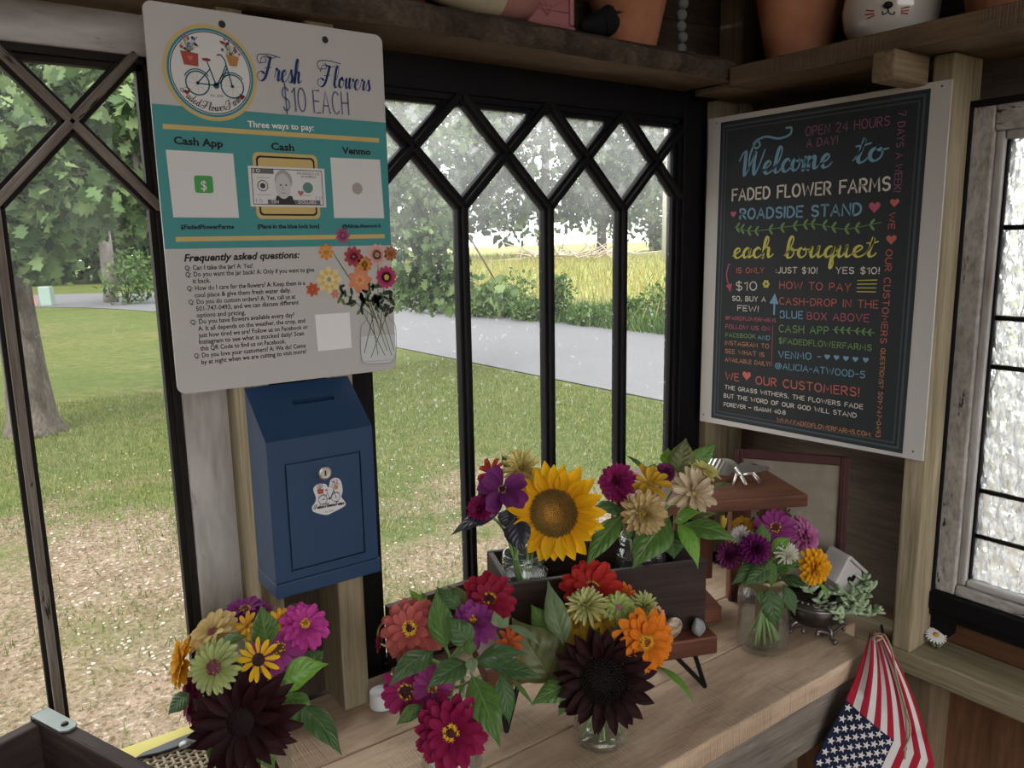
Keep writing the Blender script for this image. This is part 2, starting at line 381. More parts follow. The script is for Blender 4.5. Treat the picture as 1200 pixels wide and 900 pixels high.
leaded('window_1', -.46, .248, Zw(-.690), Zw(.231), .155, .1759, Zw(.149), Zw(.052), (.05, .062, .05, .075), M['greybar'], (M['whitepaint'], M['putty']), M['glass_a'])
leaded('window_2', .513, 1.204, Zw(-.682), Zw(.228), .6117, .1759, Zw(.1455), Zw(.058), (.075, .085, .05, .075), M['ebony'], (M['ebony'], M['ebony']), M['glass_b'])
# obscured glass window on the right wall
t = NT('pebbled_glass'); p = t.co('pos')
v = t.n('TexVoronoi', feature='SMOOTH_F1'); t.put(v.inputs['Vector'], t.co('pos', (1, 1, .62))); v.inputs['Scale'].default_value = 75; v.inputs['Smoothness'].default_value = .5
nz = t.noise(t.co('pos', (1, 1, .5)), 70, 2)
h = t.math('ADD', v.outputs['Distance'], nz)
bp = t.n('Bump'); t.put(bp.inputs['Height'], h); bp.inputs['Strength'].default_value = 1; bp.inputs['Distance'].default_value = .018
rf = t.n('BsdfRefraction'); rf.inputs['IOR'].default_value = 1.4; rf.inputs['Roughness'].default_value = .06; t.put(rf.inputs['Normal'], bp.outputs[0]); rf.inputs[0].default_value = (.95, .97, .97, 1)
trn = t.n('BsdfTranslucent'); t.put(trn.inputs['Normal'], bp.outputs[0]); trn.inputs[0].default_value = (.8, .82, .85, 1)
trp = t.n('BsdfTransparent')
mx = t.n('MixShader'); mx.inputs[0].default_value = .30; t.t.links.new(rf.outputs[0], mx.inputs[1]); t.t.links.new(trn.outputs[0], mx.inputs[2])
m2 = t.n('MixShader'); m2.inputs[0].default_value = .10; t.t.links.new(mx.outputs[0], m2.inputs[1]); t.t.links.new(trp.outputs[0], m2.inputs[2])
t.t.links.new(m2.outputs[0], t.out.inputs[0]); M['obscure'] = t.m
gy1, gz0, gz1 = .556, Zw(-.560), Zw(.140)
fr = MB()
fr.bx(1.312, 1.345, gy1+.013, .603, gz0-.03, gz1+.052, None, 2)
fr.bx(1.312, 1.345, WY0, gy1+.013, gz1+.013, gz1+.052, None, 1); fr.bx(1.312, 1.345, WY0, gy1+.013, gz0-.030, gz0-.012, None, 1)
w3 = struct('window_3', fr, M['peel'], bevel=.003)
e = MB()
e.bx(1.318, 1.35, gy1, gy1+.014, gz0-.012, gz1+.014, None, 2); e.bx(1.318, 1.35, WY0, gy1, gz1, gz1+.014, None, 1); e.bx(1.318, 1.35, WY0, gy1, gz0-.012, gz0, None, 1)
mk('sash_molding', e, M['whitepaint'], w3, bevel=.004)
e = MB(); e.bx(1.306, 1.36, .600, .606, gz0-.075, gz1+.06, None, 2); e.bx(1.300, 1.36, WY0, .603, gz0-.062, gz0-.030, None, 1); e.bx(1.308, 1.36, WY0, .603, gz0-.078, gz0-.062, None, 1)
e.bx(1.312, 1.36, .578, .603, gz0-.115, gz0-.07, None, 2); e.bx(1.306, 1.36, WY0, .603, gz1+.050, gz1+.060, None, 1)
e.bx(1.326, 1.35, gy1-.004, gy1, gz0, gz1, None, 2)
mk('window_casing', e, M['ebony'], w3, bevel=.003)
e = MB()
for z in (Zw(.010), Zw(-.128), Zw(-.205), Zw(-.408), Zw(-.485)): e.tube([(1.334, WY0, z), (1.334, gy1, z)], .0042, 8)
for y in (.40, .24, .08): e.tube([(1.334, y, gz0), (1.334, y, gz1)], .0042, 8)
mk('lead_came', e, M['putty'], w3, smooth=True)
e = MB(); e.bx(1.332, 1.336, WY0, gy1, gz0, gz1); mk('pane', e, M['obscure'], w3)
# ------------------------------------------------------------------ counter and shelves
zc = Zw(-.67)
cb = MB()
for (y0, y1, x1) in ((.634, .772, 1.20), (.774, .905, 1.262), (.907, 1.062, 1.262)):
    cb.box((-1.0, y0, zc-.036), (x1+1.0, 0, 0), (0, y1-y0, 0), (0, 0, .036), None, 0)
cb.box((1.2, .700, zc-.036), (.048, 0, 0), (0, .07, 0), (0, 0, .036), None, 0)
ct = mk('counter', cb, M['counter'], bevel=.003, label='long weathered plank counter under the leaded windows', cat='counter')
fb = MB(); fb.bx(-1.0, 1.185, .640, .672, zc-.036-.09, zc-.036, None, 0); mk('fascia_board', fb, M['fascia'], ct, bevel=.003, label='grey rough board below the counter edge')
for x in (-.9, .2): lg = MB(); lg.bx(x, x+.09, .68, .77, 0, zc-.036, None, 2); mk('counter_leg', lg, M['pine_old'], ct, bevel=.003)
def live_edge(name, O, U, V, L, prof, mats, label):
    """prof: outline in (V, z); U the long way"""
    O, U, V = Vector(O), Vector(U), Vector(V); N = 60; rows = []; uv = []
    r2 = random.Random(3)
    off = [r2.uniform(-.005, .005) for _ in range(N+1)]
    for i in range(N+1):
        x = L*i/N; rows.append([O+U*x+V*(p[0]+(off[i] if p[2] else 0)+(r2.uniform(-.002, .002) if p[2] else 0))+Vector((0, 0, p[1]+(off[(i*7) % N]*.5 if p[2] == 2 else 0))) for p in prof])
        uv.append([(x, p[0], p[1]) for p in prof])
    b = MB(); K = len(prof)
    for j in range(K-1):
        b.quadgrid([[r[j], r[j+1]] for r in rows], [[u[j], u[j+1]] for u in uv], mats[1] if prof[j][2] and prof[j+1][2] else mats[0])
    b.add(rows[0], [tuple(range(K-1))[::-1]], uv[0], mats[0]); b.add(rows[-1], [tuple(range(K-1))], uv[-1], mats[0])
    return mk(name, b, None, label=label, cat='shelf', loc=O)
live_edge('shelf_board', (-.6, 0, Zw(.278)), (1, 0, 0), (0, 1, 0), 1.800, [(1.122, 0, 0), (.966, 0, 1), (.957, .012, 2), (.962, .030, 2), (.985, .042, 1), (1.122, .042, 0), (1.122, 0, 0)],
          (M['shelfwood'], M['bark']), 'rough wooden shelf board with bark along its front edge above the dark leaded window')
sb = MB(); sb.bx(1.175, 1.384, -.5, .955, Zw(.266), Zw(.297), None, 1); sb.bx(1.205, 1.384, .957, 1.06, Zw(.266), Zw(.2775), None, 0)
mk('shelf_board', sb, M['shelfwood'], bevel=.002, label='plain brown shelf board above the black chalkboard sign', cat='shelf')
bk = MB(); bk.bx(1.150, 1.249, .640, .676, Zw(.222), Zw(.265), None, 0); mk('shelf_bracket', bk, M['pine_old'], bevel=.004, label='short square wood block holding up the shelf over the black sign', cat='bracket')
# ------------------------------------------------------------------ outdoors
GZ = -.05
t = NT('yard'); p = t.co('pos'); X = t.sep(p)
n1 = t.noise(p, .8, 6, .6); n2 = t.noise(p, 9, 5, .65); n3 = t.noise(p, 45, 3, .6); n4 = t.noise(t.co('pos', (.35, 1, 1)), .5, 4)
dist = t.math('ADD', X[1], t.math('MULTIPLY', X[0], .62))
lawn = t.mix(t.rng(n4, .35, .65), (.095, .125, .035), (.165, .155, .055)); lawn = t.mix(t.rng(n2, .3, .7), lawn, (.06, .09, .022))
dirt = t.mix(t.rng(n2, .3, .7), (.15, .103, .068), (.275, .205, .15)); dirt = t.mix(t.rng(n3, .56, .68), dirt, (.36, .315, .265)); dirt = t.mix(t.rng(n3, .45, .34), dirt, (.075, .06, .035)); dirt = t.mix(t.rng(n1, .45, .62, 0, .6), dirt, (.12, .12, .045))
mask = t.math('ADD', t.rng(dist, 3.2, 7.2, -.35, 1.1), t.rng(n1, .3, .7, -.65, .65)); mask = t.math('ADD', mask, t.rng(n2, .3, .7, -.3, .3))
t.set('Base Color', t.mix(t.rng(mask, .25, .75), dirt, lawn)); t.set('Roughness', .95); t.set('Specular IOR Level', .1); t.bump(t.math('ADD', n2, n3), 1.0, .05)
b = MB(); b.add([(-70, -40, GZ), (10.2, -40, GZ), (10.2, 90, GZ), (-70, 90, GZ)], [(0, 1, 2, 3)])
struct('ground', b, t.m)
t = NT('meadow'); p = t.co('pos'); n1 = t.noise(t.co('pos', (.12, .5, 1)), 1, 5); n2 = t.noise(p, 3, 5)
c = t.mix(t.rng(n1, .35, .65), (.17, .175, .05), (.27, .23, .085)); t.set('Base Color', t.mix(t.rng(n2, .35, .7), c, (.22, .28, .06))); t.set('Roughness', 1); t.bump(n2, .6, .2)
rows = [[Vector((x, y, GZ+max(0, (x-10))*.011+.02*math.sin(x*.3+y*.2))) for y in range(-60, 131, 5)] for x in [10.2, 12, 15, 20, 26, 34, 44, 56, 70, 90, 120]]
b = MB(); b.quadgrid(rows); struct('field', b, t.m, smooth=True)
t = NT('asphalt'); p = t.co('pos'); n1 = t.noise(p, 1.2, 5); n2 = t.noise(p, 60, 3)
t.set('Base Color', t.mix(t.rng(n2, .3, .7), t.mix(n1, (.045, .045, .053), (.09, .09, .10)), (.10, .10, .112))); t.set('Roughness', .75); t.bump(n2, .2, .01)
ce = [(7.9, -20, 2.1), (7.9, 6, 2.1), (7.95, 12, 2.2), (7.8, 17, 2.3), (7.2, 22, 2.6), (5.6, 27.5, 3.2), (2, 30.8, 3.2), (-5, 33, 3), (-40, 38, 3)]
L, R2 = [], []
sp_ = spline([(a, b_, c_) for a, b_, c_ in ce], 8)
for i, q in enumerate(sp_):
    d = (sp_[min(i+1, len(sp_)-1)]-sp_[max(i-1, 0)]); d.z = 0; d.normalize(); nn = Vector((d.y, -d.x, 0)); c0 = Vector((q.x, q.y, GZ+.012))
    L.append(c0-nn*q.z); R2.append(c0+nn*q.z)
b = MB(); b.quadgrid([[l, (l+r)/2, r] for l, r in zip(L, R2)]); struct('road', b, t.m)
b = MB(); b.add([(-2, 1.2, GZ+.03), (.62, 1.2, GZ+.03), (.60, 2.50, GZ+.03), (.35, 2.58, GZ+.03), (.1, 2.55, GZ+.03), (-2, 2.6, GZ+.03), (-2, 1.2, GZ-.02), (.62, 1.2, GZ-.02), (.60, 2.50, GZ-.02), (.35, 2.58, GZ-.02), (.1, 2.55, GZ-.02), (-2, 2.6, GZ-.02)],
      [(0, 1, 2, 3, 4, 5)]+[(i, i+6, (i+1) % 6+6, (i+1) % 6) for i in range(6)]); struct('pavement', b, M['cement'])
g = np.random.default_rng(5)
def cloud_mesh(name, V, F, U, mat, parent=None, loc=None, **k):
    """leaf or blade cloud from arrays: F has a fixed number of corners"""
    org = np.array(wloc(parent)) if parent is not None else np.array(loc)
    me = bpy.data.meshes.new(name); n, c = F.shape
    me.vertices.add(len(V)); me.vertices.foreach_set('co', (V-org).astype(np.float32).ravel())
    me.loops.add(n*c); me.loops.foreach_set('vertex_index', F.astype(np.int32).ravel())
    me.polygons.add(n); me.polygons.foreach_set('loop_start', np.arange(0, n*c, c, dtype=np.int32))
    at = me.attributes.new('uvw', 'FLOAT_VECTOR', 'POINT'); at.data.foreach_set('vector', U.astype(np.float32).ravel())
    me.update(calc_edges=True); me.materials.append(mat)
    o = bpy.data.objects.new(name, me); C.objects.link(o)
    if parent is not None: o.parent = parent
    else: o.location = org
    WL[o.name] = Vector(org); return tag(o, k.get('label'), k.get('cat'), k.get('group'), k.get('kind'))
def blade_mat(name, c1, c2, c3, trans=.25):
    t = NT(name); x = t.sep(t.n('Attribute', attribute_name='uvw').outputs['Vector'])
    col = t.ramp(x[0], [(0, c1), (.5, c2), (1, c3)]); t.set('Base Color', col); t.set('Roughness', .6); t.set('Specular IOR Level', .25)
    tr = t.n('BsdfTranslucent'); t.put(tr.inputs[0], col); mx = t.n('MixShader'); mx.inputs[0].default_value = trans
    t.t.links.new(t.b.outputs[0], mx.inputs[1]); t.t.links.new(tr.outputs[0], mx.inputs[2]); t.t.links.new(mx.outputs[0], t.out.inputs[0]); return t.m
LOBE = np.array([(0, 0), (.10, .12), (.30, .22), (.16, .36), (.42, .52), (.20, .64), (.34, .82), (.12, .88), (0, 1), (-.12, .88), (-.34, .82), (-.20, .64), (-.42, .52), (-.16, .36), (-.30, .22), (-.10, .12)])
DIA = np.array([(0, 0), (.30, .40), (0, 1), (-.30, .40)])
def leaves(cl, size, shape=DIA, droop=.3, shell=.75, seed=1):
    """cl: rows of (x, y, z, rx, rz, n) -> arrays"""
    g = np.random.default_rng(seed); Vs, Us = [], []; K = len(shape)
    for (x, y, z, rx, rz, n) in cl:
        n = int(n); d = g.normal(size=(n, 3)); d /= np.linalg.norm(d, axis=1)[:, None]
        rad = g.random(n)**(1/(1+4*shell)); P = np.array((x, y, z))+d*rad[:, None]*np.array((rx, rx, rz))
        a = g.normal(size=(n, 3))+d*.8+np.array((0, 0, -droop)); a /= np.linalg.norm(a, axis=1)[:, None]
        q = g.normal(size=(n, 3)); bb = np.cross(a, q); bb /= np.linalg.norm(bb, axis=1)[:, None]
        s = size*(.65+.7*g.random(n)); nn = np.cross(a, bb)
        bend = np.abs(shape[:, 0])[None, :, None]*.35
        v = P[:, None, :]+(a[:, None, :]*shape[None, :, 1, None]+bb[:, None, :]*shape[None, :, 0, None]+nn[:, None, :]*bend)*s[:, None, None]
        u = np.zeros((n, K, 3)); u[:, :, 0] = g.random(n)[:, None]; u[:, :, 1] = shape[None, :, 1]
        Vs.append(v.reshape(-1, 3)); Us.append(u.reshape(-1, 3))
    V = np.concatenate(Vs); F = np.arange(len(V)).reshape(-1, K); return V, F, np.concatenate(Us)
M['oakleaf'] = blade_mat('oak_leaf', (.022, .05, .014), (.07, .125, .04), (.19, .26, .11), .3)
M['farleaf'] = blade_mat('far_leaf', (.014, .032, .010), (.036, .07, .02), (.085, .13, .045), .25)
M['paleleaf'] = blade_mat('pale_leaf', (.055, .09, .03), (.10, .15, .05), (.17, .20, .08), .3)
M['bushleaf'] = blade_mat('bush_leaf', (.022, .055, .013), (.062, .115, .028), (.12, .19, .05), .3)
M['trunk'] = wood('tree_bark', (.045, .038, .030), (.11, .095, .08), (.19, .17, .15), grain=14, along=3, bump=1, rough=.95)
M['palebark'] = wood('pale_bark', (.10, .09, .08), (.20, .18, .165), (.30, .275, .25), grain=14, along=3, bump=1, rough=.95)
def trunk(root, pts, rads, name='trunk', bark='trunk'):
    b = MB(); b.tube(spline(pts, 5), list(np.interp(np.linspace(0, 1, (len(pts)-1)*5+1), np.linspace(0, 1, len(rads)), rads)), 12)
    return mk(name, b, M[bark], root, smooth=True)
# near oak: trunk at the left, its low boughs hang in front of both leaded windows
ob = Vector((.70, 8.05, GZ))
oak = thing('oak_tree', ob, 'big oak tree with thick grey trunk on the lawn outside the left window', 'tree')
do = depth(ob); trunk(oak, [AD(44, 516, do), AD(38, 486, do), AD(29, 430, do), AD(16, 350, do), AD(4, 250, do), AD(-16, 80, do+.2)], [.30, .20, .17, .155, .15, .14])
def br(pts, r): trunk(oak, pts, [r, r*.35], 'branch')
top = ob+Vector((-.40, .12, 3.0))
br([top, AD(120, 60, 7.6), AD(150, 140, 7.0), AD(165, 230, 6.8)], .06); br([top, AD(60, 110, 7), AD(95, 210, 6.6)], .045); br([top, AD(300, -60, 8.5), AD(460, 120, 9), AD(500, 260, 9.2), AD(525, 345, 9.3)], .07)
br([AD(460, 120, 9), AD(540, 260, 9.2), AD(590, 345, 9.3)], .02)
cl = []
for (u, v, d, r, n) in [(20, 75, 7, .55, 190), (70, 80, 7.5, .6, 210), (125, 90, 7, .5, 180), (160, 130, 6.8, .4, 130), (15, 150, 6.5, .5, 170), (50, 210, 6.6, .36, 110), (95, 235, 6.6, .34, 110), (130, 215, 7, .4, 120), (40, 275, 6.6, .30, 80), (165, 215, 7.2, .45, 130), (30, 300, 6.8, .16, 26), (-60, 200, 6.8, .6, 150), (-40, 120, 7, .7, 160), (-30, 260, 6.6, .5, 100), (110, 160, 7.2, .5, 130), (60, 150, 7.2, .5, 130)]:
    q = AD(u, v, d); cl.append((q.x, q.y, q.z, r, r*.85, n*1.35))
V, F, U = leaves(cl, .155, LOBE, .6, .4, 11); cloud_mesh('foliage', V, F, U, M['oakleaf'], oak); cl = []
for (u, v, d, r, n) in [(470, 150, 9, .6, 150), (480, 215, 9, .42, 120), (495, 255, 9.2, .42, 130), (480, 300, 9.2, .40, 130), (515, 300, 9.2, .30, 80), (505, 340, 9.3, .28, 80), (530, 325, 9.3, .22, 40), (580, 345, 9.3, .2, 36), (545, 130, 9.4, .5, 70), (465, 340, 9.2, .2, 40), (560, 335, 9.3, .14, 16), (400, 100, 9, .9, 150), (350, 250, 9, .8, 120)]:
    q = AD(u, v, d); cl.append((q.x, q.y, q.z, r, r*.9, n*1.9))
V, F, U = leaves(cl, .125, LOBE, .6, .4, 12); cloud_mesh('foliage', V, F, U, M['oakleaf'], oak)
# other trees: (pixel column, depth, height, crown radius, leaves, leaf size, crown bottom, material)
def tree(nm, u, dep, h, cr, n, ls, cb, mat, label, group=None, gz=GZ, tr=.15, seed=0, lean=0, bark='trunk'):
    q = AD(u, 300, dep); base = Vector((q.x, q.y, gz)); r = random.Random(seed*13+5)
    root = thing(nm, base, label, 'tree', group)
    trunk(root, [base-Vector((0, 0, .1)), base+Vector((lean*.3, 0, h*.3)), base+Vector((lean, 0, h*.75))], [tr*1.3, tr, tr*.4], bark=bark)
    cl = []; K = 16
    for k in range(K):
        a = r.random()*6.283; zz = cb+(h-cb)*(k+.5)/K; f = math.sin(math.pi*min(1, .18+.8*(zz-cb)/(h-cb)))**.6
        rr = cr*f*r.uniform(.25, .75); s = cr*r.uniform(.38, .58)*max(.5, f)
        cl.append((base.x+lean+rr*math.cos(a), base.y+rr*math.sin(a), gz+zz, s, s*.75, n/K))
    V, F, U = leaves(cl, ls, DIA, .3, .55, seed); cloud_mesh('foliage', V, F, U, mat, root); return root
tree('tree', 125, 24, 8.5, 2.6, 4200, .26, 1.9, M['bushleaf'], 'small tree with pale trunk by the road, left of the price sign', tr=.17, seed=3, bark='palebark')
wl = ['dark green trees in the wood across the road, seen through the left window']
for k, (u, d, h) in enumerate([(-70, 40, 15), (10, 43, 17), (70, 39, 14), (140, 44, 18), (200, 40, 15), (265, 44, 17)]):
    tree('tree', u, d, h, 4.6, 5200, .5, .4, (M['farleaf'], M['bushleaf'])[k % 2], wl[0], 'wood across the road', tr=.25, seed=20+k)
for k, (u, d, h, cr, n, m_) in enumerate([(455, 62, 22, 8, 5000, 'farleaf'), (540, 66, 20, 7, 4200, 'farleaf'), (640, 64, 21, 7.5, 4600, 'farleaf'), (705, 68, 17, 5.5, 3600, 'farleaf')]):
    tree('tree', u, d, h, cr, n, .75, 2.2+k*.3, M[m_], 'tall dark tree at the far edge of the field, seen through the dark leaded window', 'trees at the far edge of the field', gz=.45, tr=.35, seed=40+k)
tree('tree', 765, 78, 12, 6, 3800, .7, .6, M['paleleaf'], 'paler round tree at the far right edge of the field', tr=.3, gz=.6, seed=50)
def bush(u, v, dep, r, h, n, ls, mat, label, group=None, seed=1, gz=GZ):
    q = AD(u, v, dep); q.z = gz; root = thing('bush', q, label, 'bush', group)
    b = MB(); rr = random.Random(seed)
    for k in range(6): b.tube([q, q+Vector((rr.uniform(-r, r)*.6, rr.uniform(-r, r)*.6, h*.75))], [.02, .008], 5)
    mk('stem', b, M['trunk'], root)
    V, F, U = leaves([(q.x+rr.uniform(-.5, .5)*r, q.y+rr.uniform(-.5, .5)*r, gz+h*rr.uniform(.25, .75), r*.55, h*.38, n/6) for k in range(6)], ls, DIA, .1, .5, seed); cloud_mesh('foliage', V, F, U, mat, root)
bush(150, 350, 23.5, 1.0, 1.6, 700, .16, M['bushleaf'], 'low bush at the foot of the small tree by the road', seed=4)
for k, (u, v, d, r, h) in enumerate([(555, 350, 17.5, .7, .55), (590, 345, 17, .7, .95), (622, 352, 16.5, .6, .5), (656, 350, 16, .35, .95), (700, 365, 15.5, .6, .4), (745, 372, 15, .6, .55), (780, 372, 14.8, .8, .75), (480, 345, 20, .8, .7), (520, 350, 18.5, .7, .5)]):
    bush(u, v, d, r, h, 700, .10, M['bushleaf'], 'leafy green bush growing along the far side of the road', 'bushes along the far roadside', seed=60+k)
# grass
def blades(N, px, py, h, wd, keep, gz, seed):
    g = np.random.default_rng(seed); x = g.uniform(*px, N); y = g.uniform(*py, N); k = keep(x, y, g); x, y = x[k], y[k]; n = len(x)
    a = g.uniform(0, 6.283, n); hh = g.uniform(*h, n); ww = g.uniform(*wd, n); z = gz(x, y)
    lx, ly = np.cos(a)*ww/2, np.sin(a)*ww/2; tx, ty = g.normal(0, .35, n)*hh, g.normal(0, .35, n)*hh
    V = np.stack([np.stack([x-lx, y-ly, z], 1), np.stack([x+lx, y+ly, z], 1), np.stack([x+tx, y+ty, z+hh], 1)], 1).reshape(-1, 3)
    U = np.zeros_like(V); U[:, 0] = np.repeat(g.random(n), 3); return V, np.arange(len(V)).reshape(-1, 3), U
def lawnkeep(x, y, g):
    d = y+.62*x; m_ = .12+(d-3.3)/3.6+.55*np.sin(x*2.1+1.3*np.sin(y*1.7))*np.cos(y*1.9+.7); return (g.random(len(x)) < np.clip(m_, .04, 1)) & (x < 5.7) & ~((x < .66) & (y < 2.62))
M['lawnblade'] = blade_mat('lawn_blade', (.07, .105, .026), (.125, .165, .045), (.25, .22, .10))
V, F, U = blades(150000, (-3, 5.7), (1.9, 9.5), (.015, .05), (.004, .010), lawnkeep, lambda x, y: np.full_like(x, GZ), 3)
cloud_mesh('lawn_grass', V, F, U, M['lawnblade'], loc=(1, 5, GZ), label='patchy short grass of the lawn outside the windows', cat='grass', kind='stuff')
M['fieldblade'] = blade_mat('field_blade', (.13, .165, .04), (.235, .225, .07), (.37, .305, .135))
V, F, U = blades(60000, (10.2, 46), (2, 62), (.25, .7), (.02, .06), lambda x, y, g: g.random(len(x)) < 12/(x+2), lambda x, y: GZ+(x-10)*.011, 4)
cloud_mesh('tall_grass', V, F, U, M['fieldblade'], loc=(25, 30, GZ), label='tall yellow green grass of the field beyond the road', cat='grass', kind='stuff')
V, F, U = blades(16000, (9.9, 11.6), (2, 26), (.15, .5), (.015, .035), lambda x, y, g: x > 0, lambda x, y: np.full_like(x, GZ), 8)
cloud_mesh('weeds', V, F, U, M['bushleaf'], loc=(10.7, 12, GZ), label='green weeds along the far edge of the road', cat='weeds', kind='stuff')
# pale stones in the dirt
b = MB(); r = random.Random(4)
for k in range(900):
    u, v = r.uniform(60, 540), r.uniform(525, 800); q = AZ(u, v, GZ); s = r.uniform(.003, .010)
    b.ball(q+Vector((0, 0, s*.2)), s, 6, None, (1, r.uniform(.6, 1), .5))
mk('gravel', b, plain('pale_stone', (.42, .345, .295), .9), label='small pale stones scattered over the bare dirt outside the windows', cat='gravel', kind='stuff')
# things by the road
q = AZ(57, 358, GZ); P_ = thing('utility_pedestal', q, 'pale green utility box standing by the road, seen through left window', 'utility box')
ax, ay = CR.copy(), Vector((CF.x, CF.y, 0)).normalized(); ax.z = 0
b = MB(); b.box(q-ax*.17-ay*.12, ax*.34+Vector((0, 0, 0)), ay*.24, Vector((-.03, 0, .56))); mk('cabinet', b, plain('pale_green_paint', (.22, .29, .255), .6), P_, bevel=.02)
b = MB(); b.bar(q-ax*.36+Vector((0, 0, 0)), q-ax*.50+Vector((0, 0, .62)), .05, .02, ay); mk('marker_stake', b, plain('red_stake', (.45, .16, .12), .7), P_)
q = AD(779, 262, 46); q.z = .3; P_ = thing('utility_pole', q, 'grey utility pole standing in the field at far right', 'pole')
b = MB(); b.tube([q, q+Vector((0, 0, 10))], [.16, .11], 10); mk('pole', b, plain('pole_wood', (.42, .40, .38), .9), P_, smooth=True)
b = MB(); b.bar(q+Vector((0, -1.1, 9.3)), q+Vector((0, 1.1, 9.3)), .12, .1, (1, 0, 0)); mk('crossarm', b, plain('arm_wood', (.36, .33, .30), .9), P_)
b = MB(); b.lathe([(0, 0), (.3, 0), (.32, .1), (.32, .8), (.28, .9), (0, .9)], q+Vector((-.35, 0, 5.6)), 14); mk('transformer', b, plain('grey_can', (.4, .42, .44), .5), P_, smooth=True)
q = AD(668, 272, 55); q.z = .35; b = MB(); r = random.Random(9)
for k in range(90):
    a = q+Vector((r.uniform(-3.6, 3.6), r.uniform(-3.6, 3.6), r.uniform(0, .5))); d = Vector((r.uniform(-1, 1), r.uniform(-1, 1), r.uniform(-.15, .7))).normalized()*r.uniform(1, 2.6); b.tube([a, a+d], [.06, .02], 4)
mk('brush_pile', b, plain('dead_wood', (.42, .34, .29), .9), loc=q, label='heap of bare dead branches at the back of the field', cat='brush pile', kind='stuff')
# ------------------------------------------------------------------ flat printing on boards
INK = {}
def ink(c, rough=.6):
    k = tuple(round(x, 3) for x in c)
    if k not in INK: INK[k] = flat('printed_ink', k, rough)
    return INK[k]
class Face:
    """a flat printed face: O origin, R right, U up, N outward; pixels of the photo are read off on it"""
    def __init__(s, O, R, U, N): s.O, s.R, s.U, s.N = Vector(O), Vector(R), Vector(U), Vector(N); s.z = 0
    def at(s, u, v):
        d = ray(u, v); t = (s.O-EV).dot(s.N)/d.dot(s.N); q = EV+d*t-s.O; return Vector((q.dot(s.R), q.dot(s.U)))
    def w(s, p, k=0): return s.O+s.R*p[0]+s.U*p[1]+s.N*(.0004+.00016*k)
    def poly(s, mb, pts, col, k=1): mb.add([s.w(p, k) for p in pts], [tuple(range(len(pts)))], None, ink(col))
    def disc(s, mb, c, r, col, k=1, n=24, ry=None, rot=0):
        ry = ry or r; cs, sn = math.cos(rot), math.sin(rot); P = []
        for i in range(n):
            a = 6.28318*i/n; x, y = r*math.cos(a), ry*math.sin(a); P.append((c[0]+x*cs-y*sn, c[1]+x*sn+y*cs))
        s.poly(mb, P, col, k)
    def ring(s, mb, c, r, wd, col, k=1, n=40, a0=0, a1=6.28319, ry=1):
        P = [(c[0]+math.cos(a0+(a1-a0)*i/n)*r, c[1]+math.sin(a0+(a1-a0)*i/n)*r*ry) for i in range(n+1)]; s.stroke(mb, P, wd, col, k, False)
    def stroke(s, mb, P, wd, col, k=1, caps=True, cal=0):
        """ribbon along 2D points; cal > 0 makes upstrokes thin like a pen nib"""
        P = [Vector((p[0], p[1])) for p in P]; n = len(P)
        if n < 2: return
        Lf, Rt, ws = [], [], []
        for i in range(n):
            d = P[min(i+1, n-1)]-P[max(i-1, 0)]
            if d.length < 1e-9: d = Vector((1, 0))
            d.normalize(); dn = abs(d.y) if d.y < 0 else 0
            wv = wd*(1-cal+cal*dn**.7*1.35); ws.append(wv); q = Vector((-d.y, d.x))*wv/2; Lf.append(P[i]+q); Rt.append(P[i]-q)
        vs_ = [s.w(p, k) for p in Lf]+[s.w(p, k) for p in Rt]
        mb.add(vs_, [(i, n+i, n+i+1, i+1) for i in range(n-1)], None, ink(col))
        if caps:
            s.disc(mb, P[0], ws[0]/2, col, k, 8); s.disc(mb, P[-1], ws[-1]/2, col, k, 8)
    def heart(s, mb, c, r, col, k=1):
        P = []
        for i in range(28):
            a = 6.28318*i/28; P.append((c[0]+r*math.sin(a)**3, c[1]+r*(13*math.cos(a)-5*math.cos(2*a)-2*math.cos(3*a)-math.cos(4*a))/16))
        s.poly(mb, P[::-1], col, k)
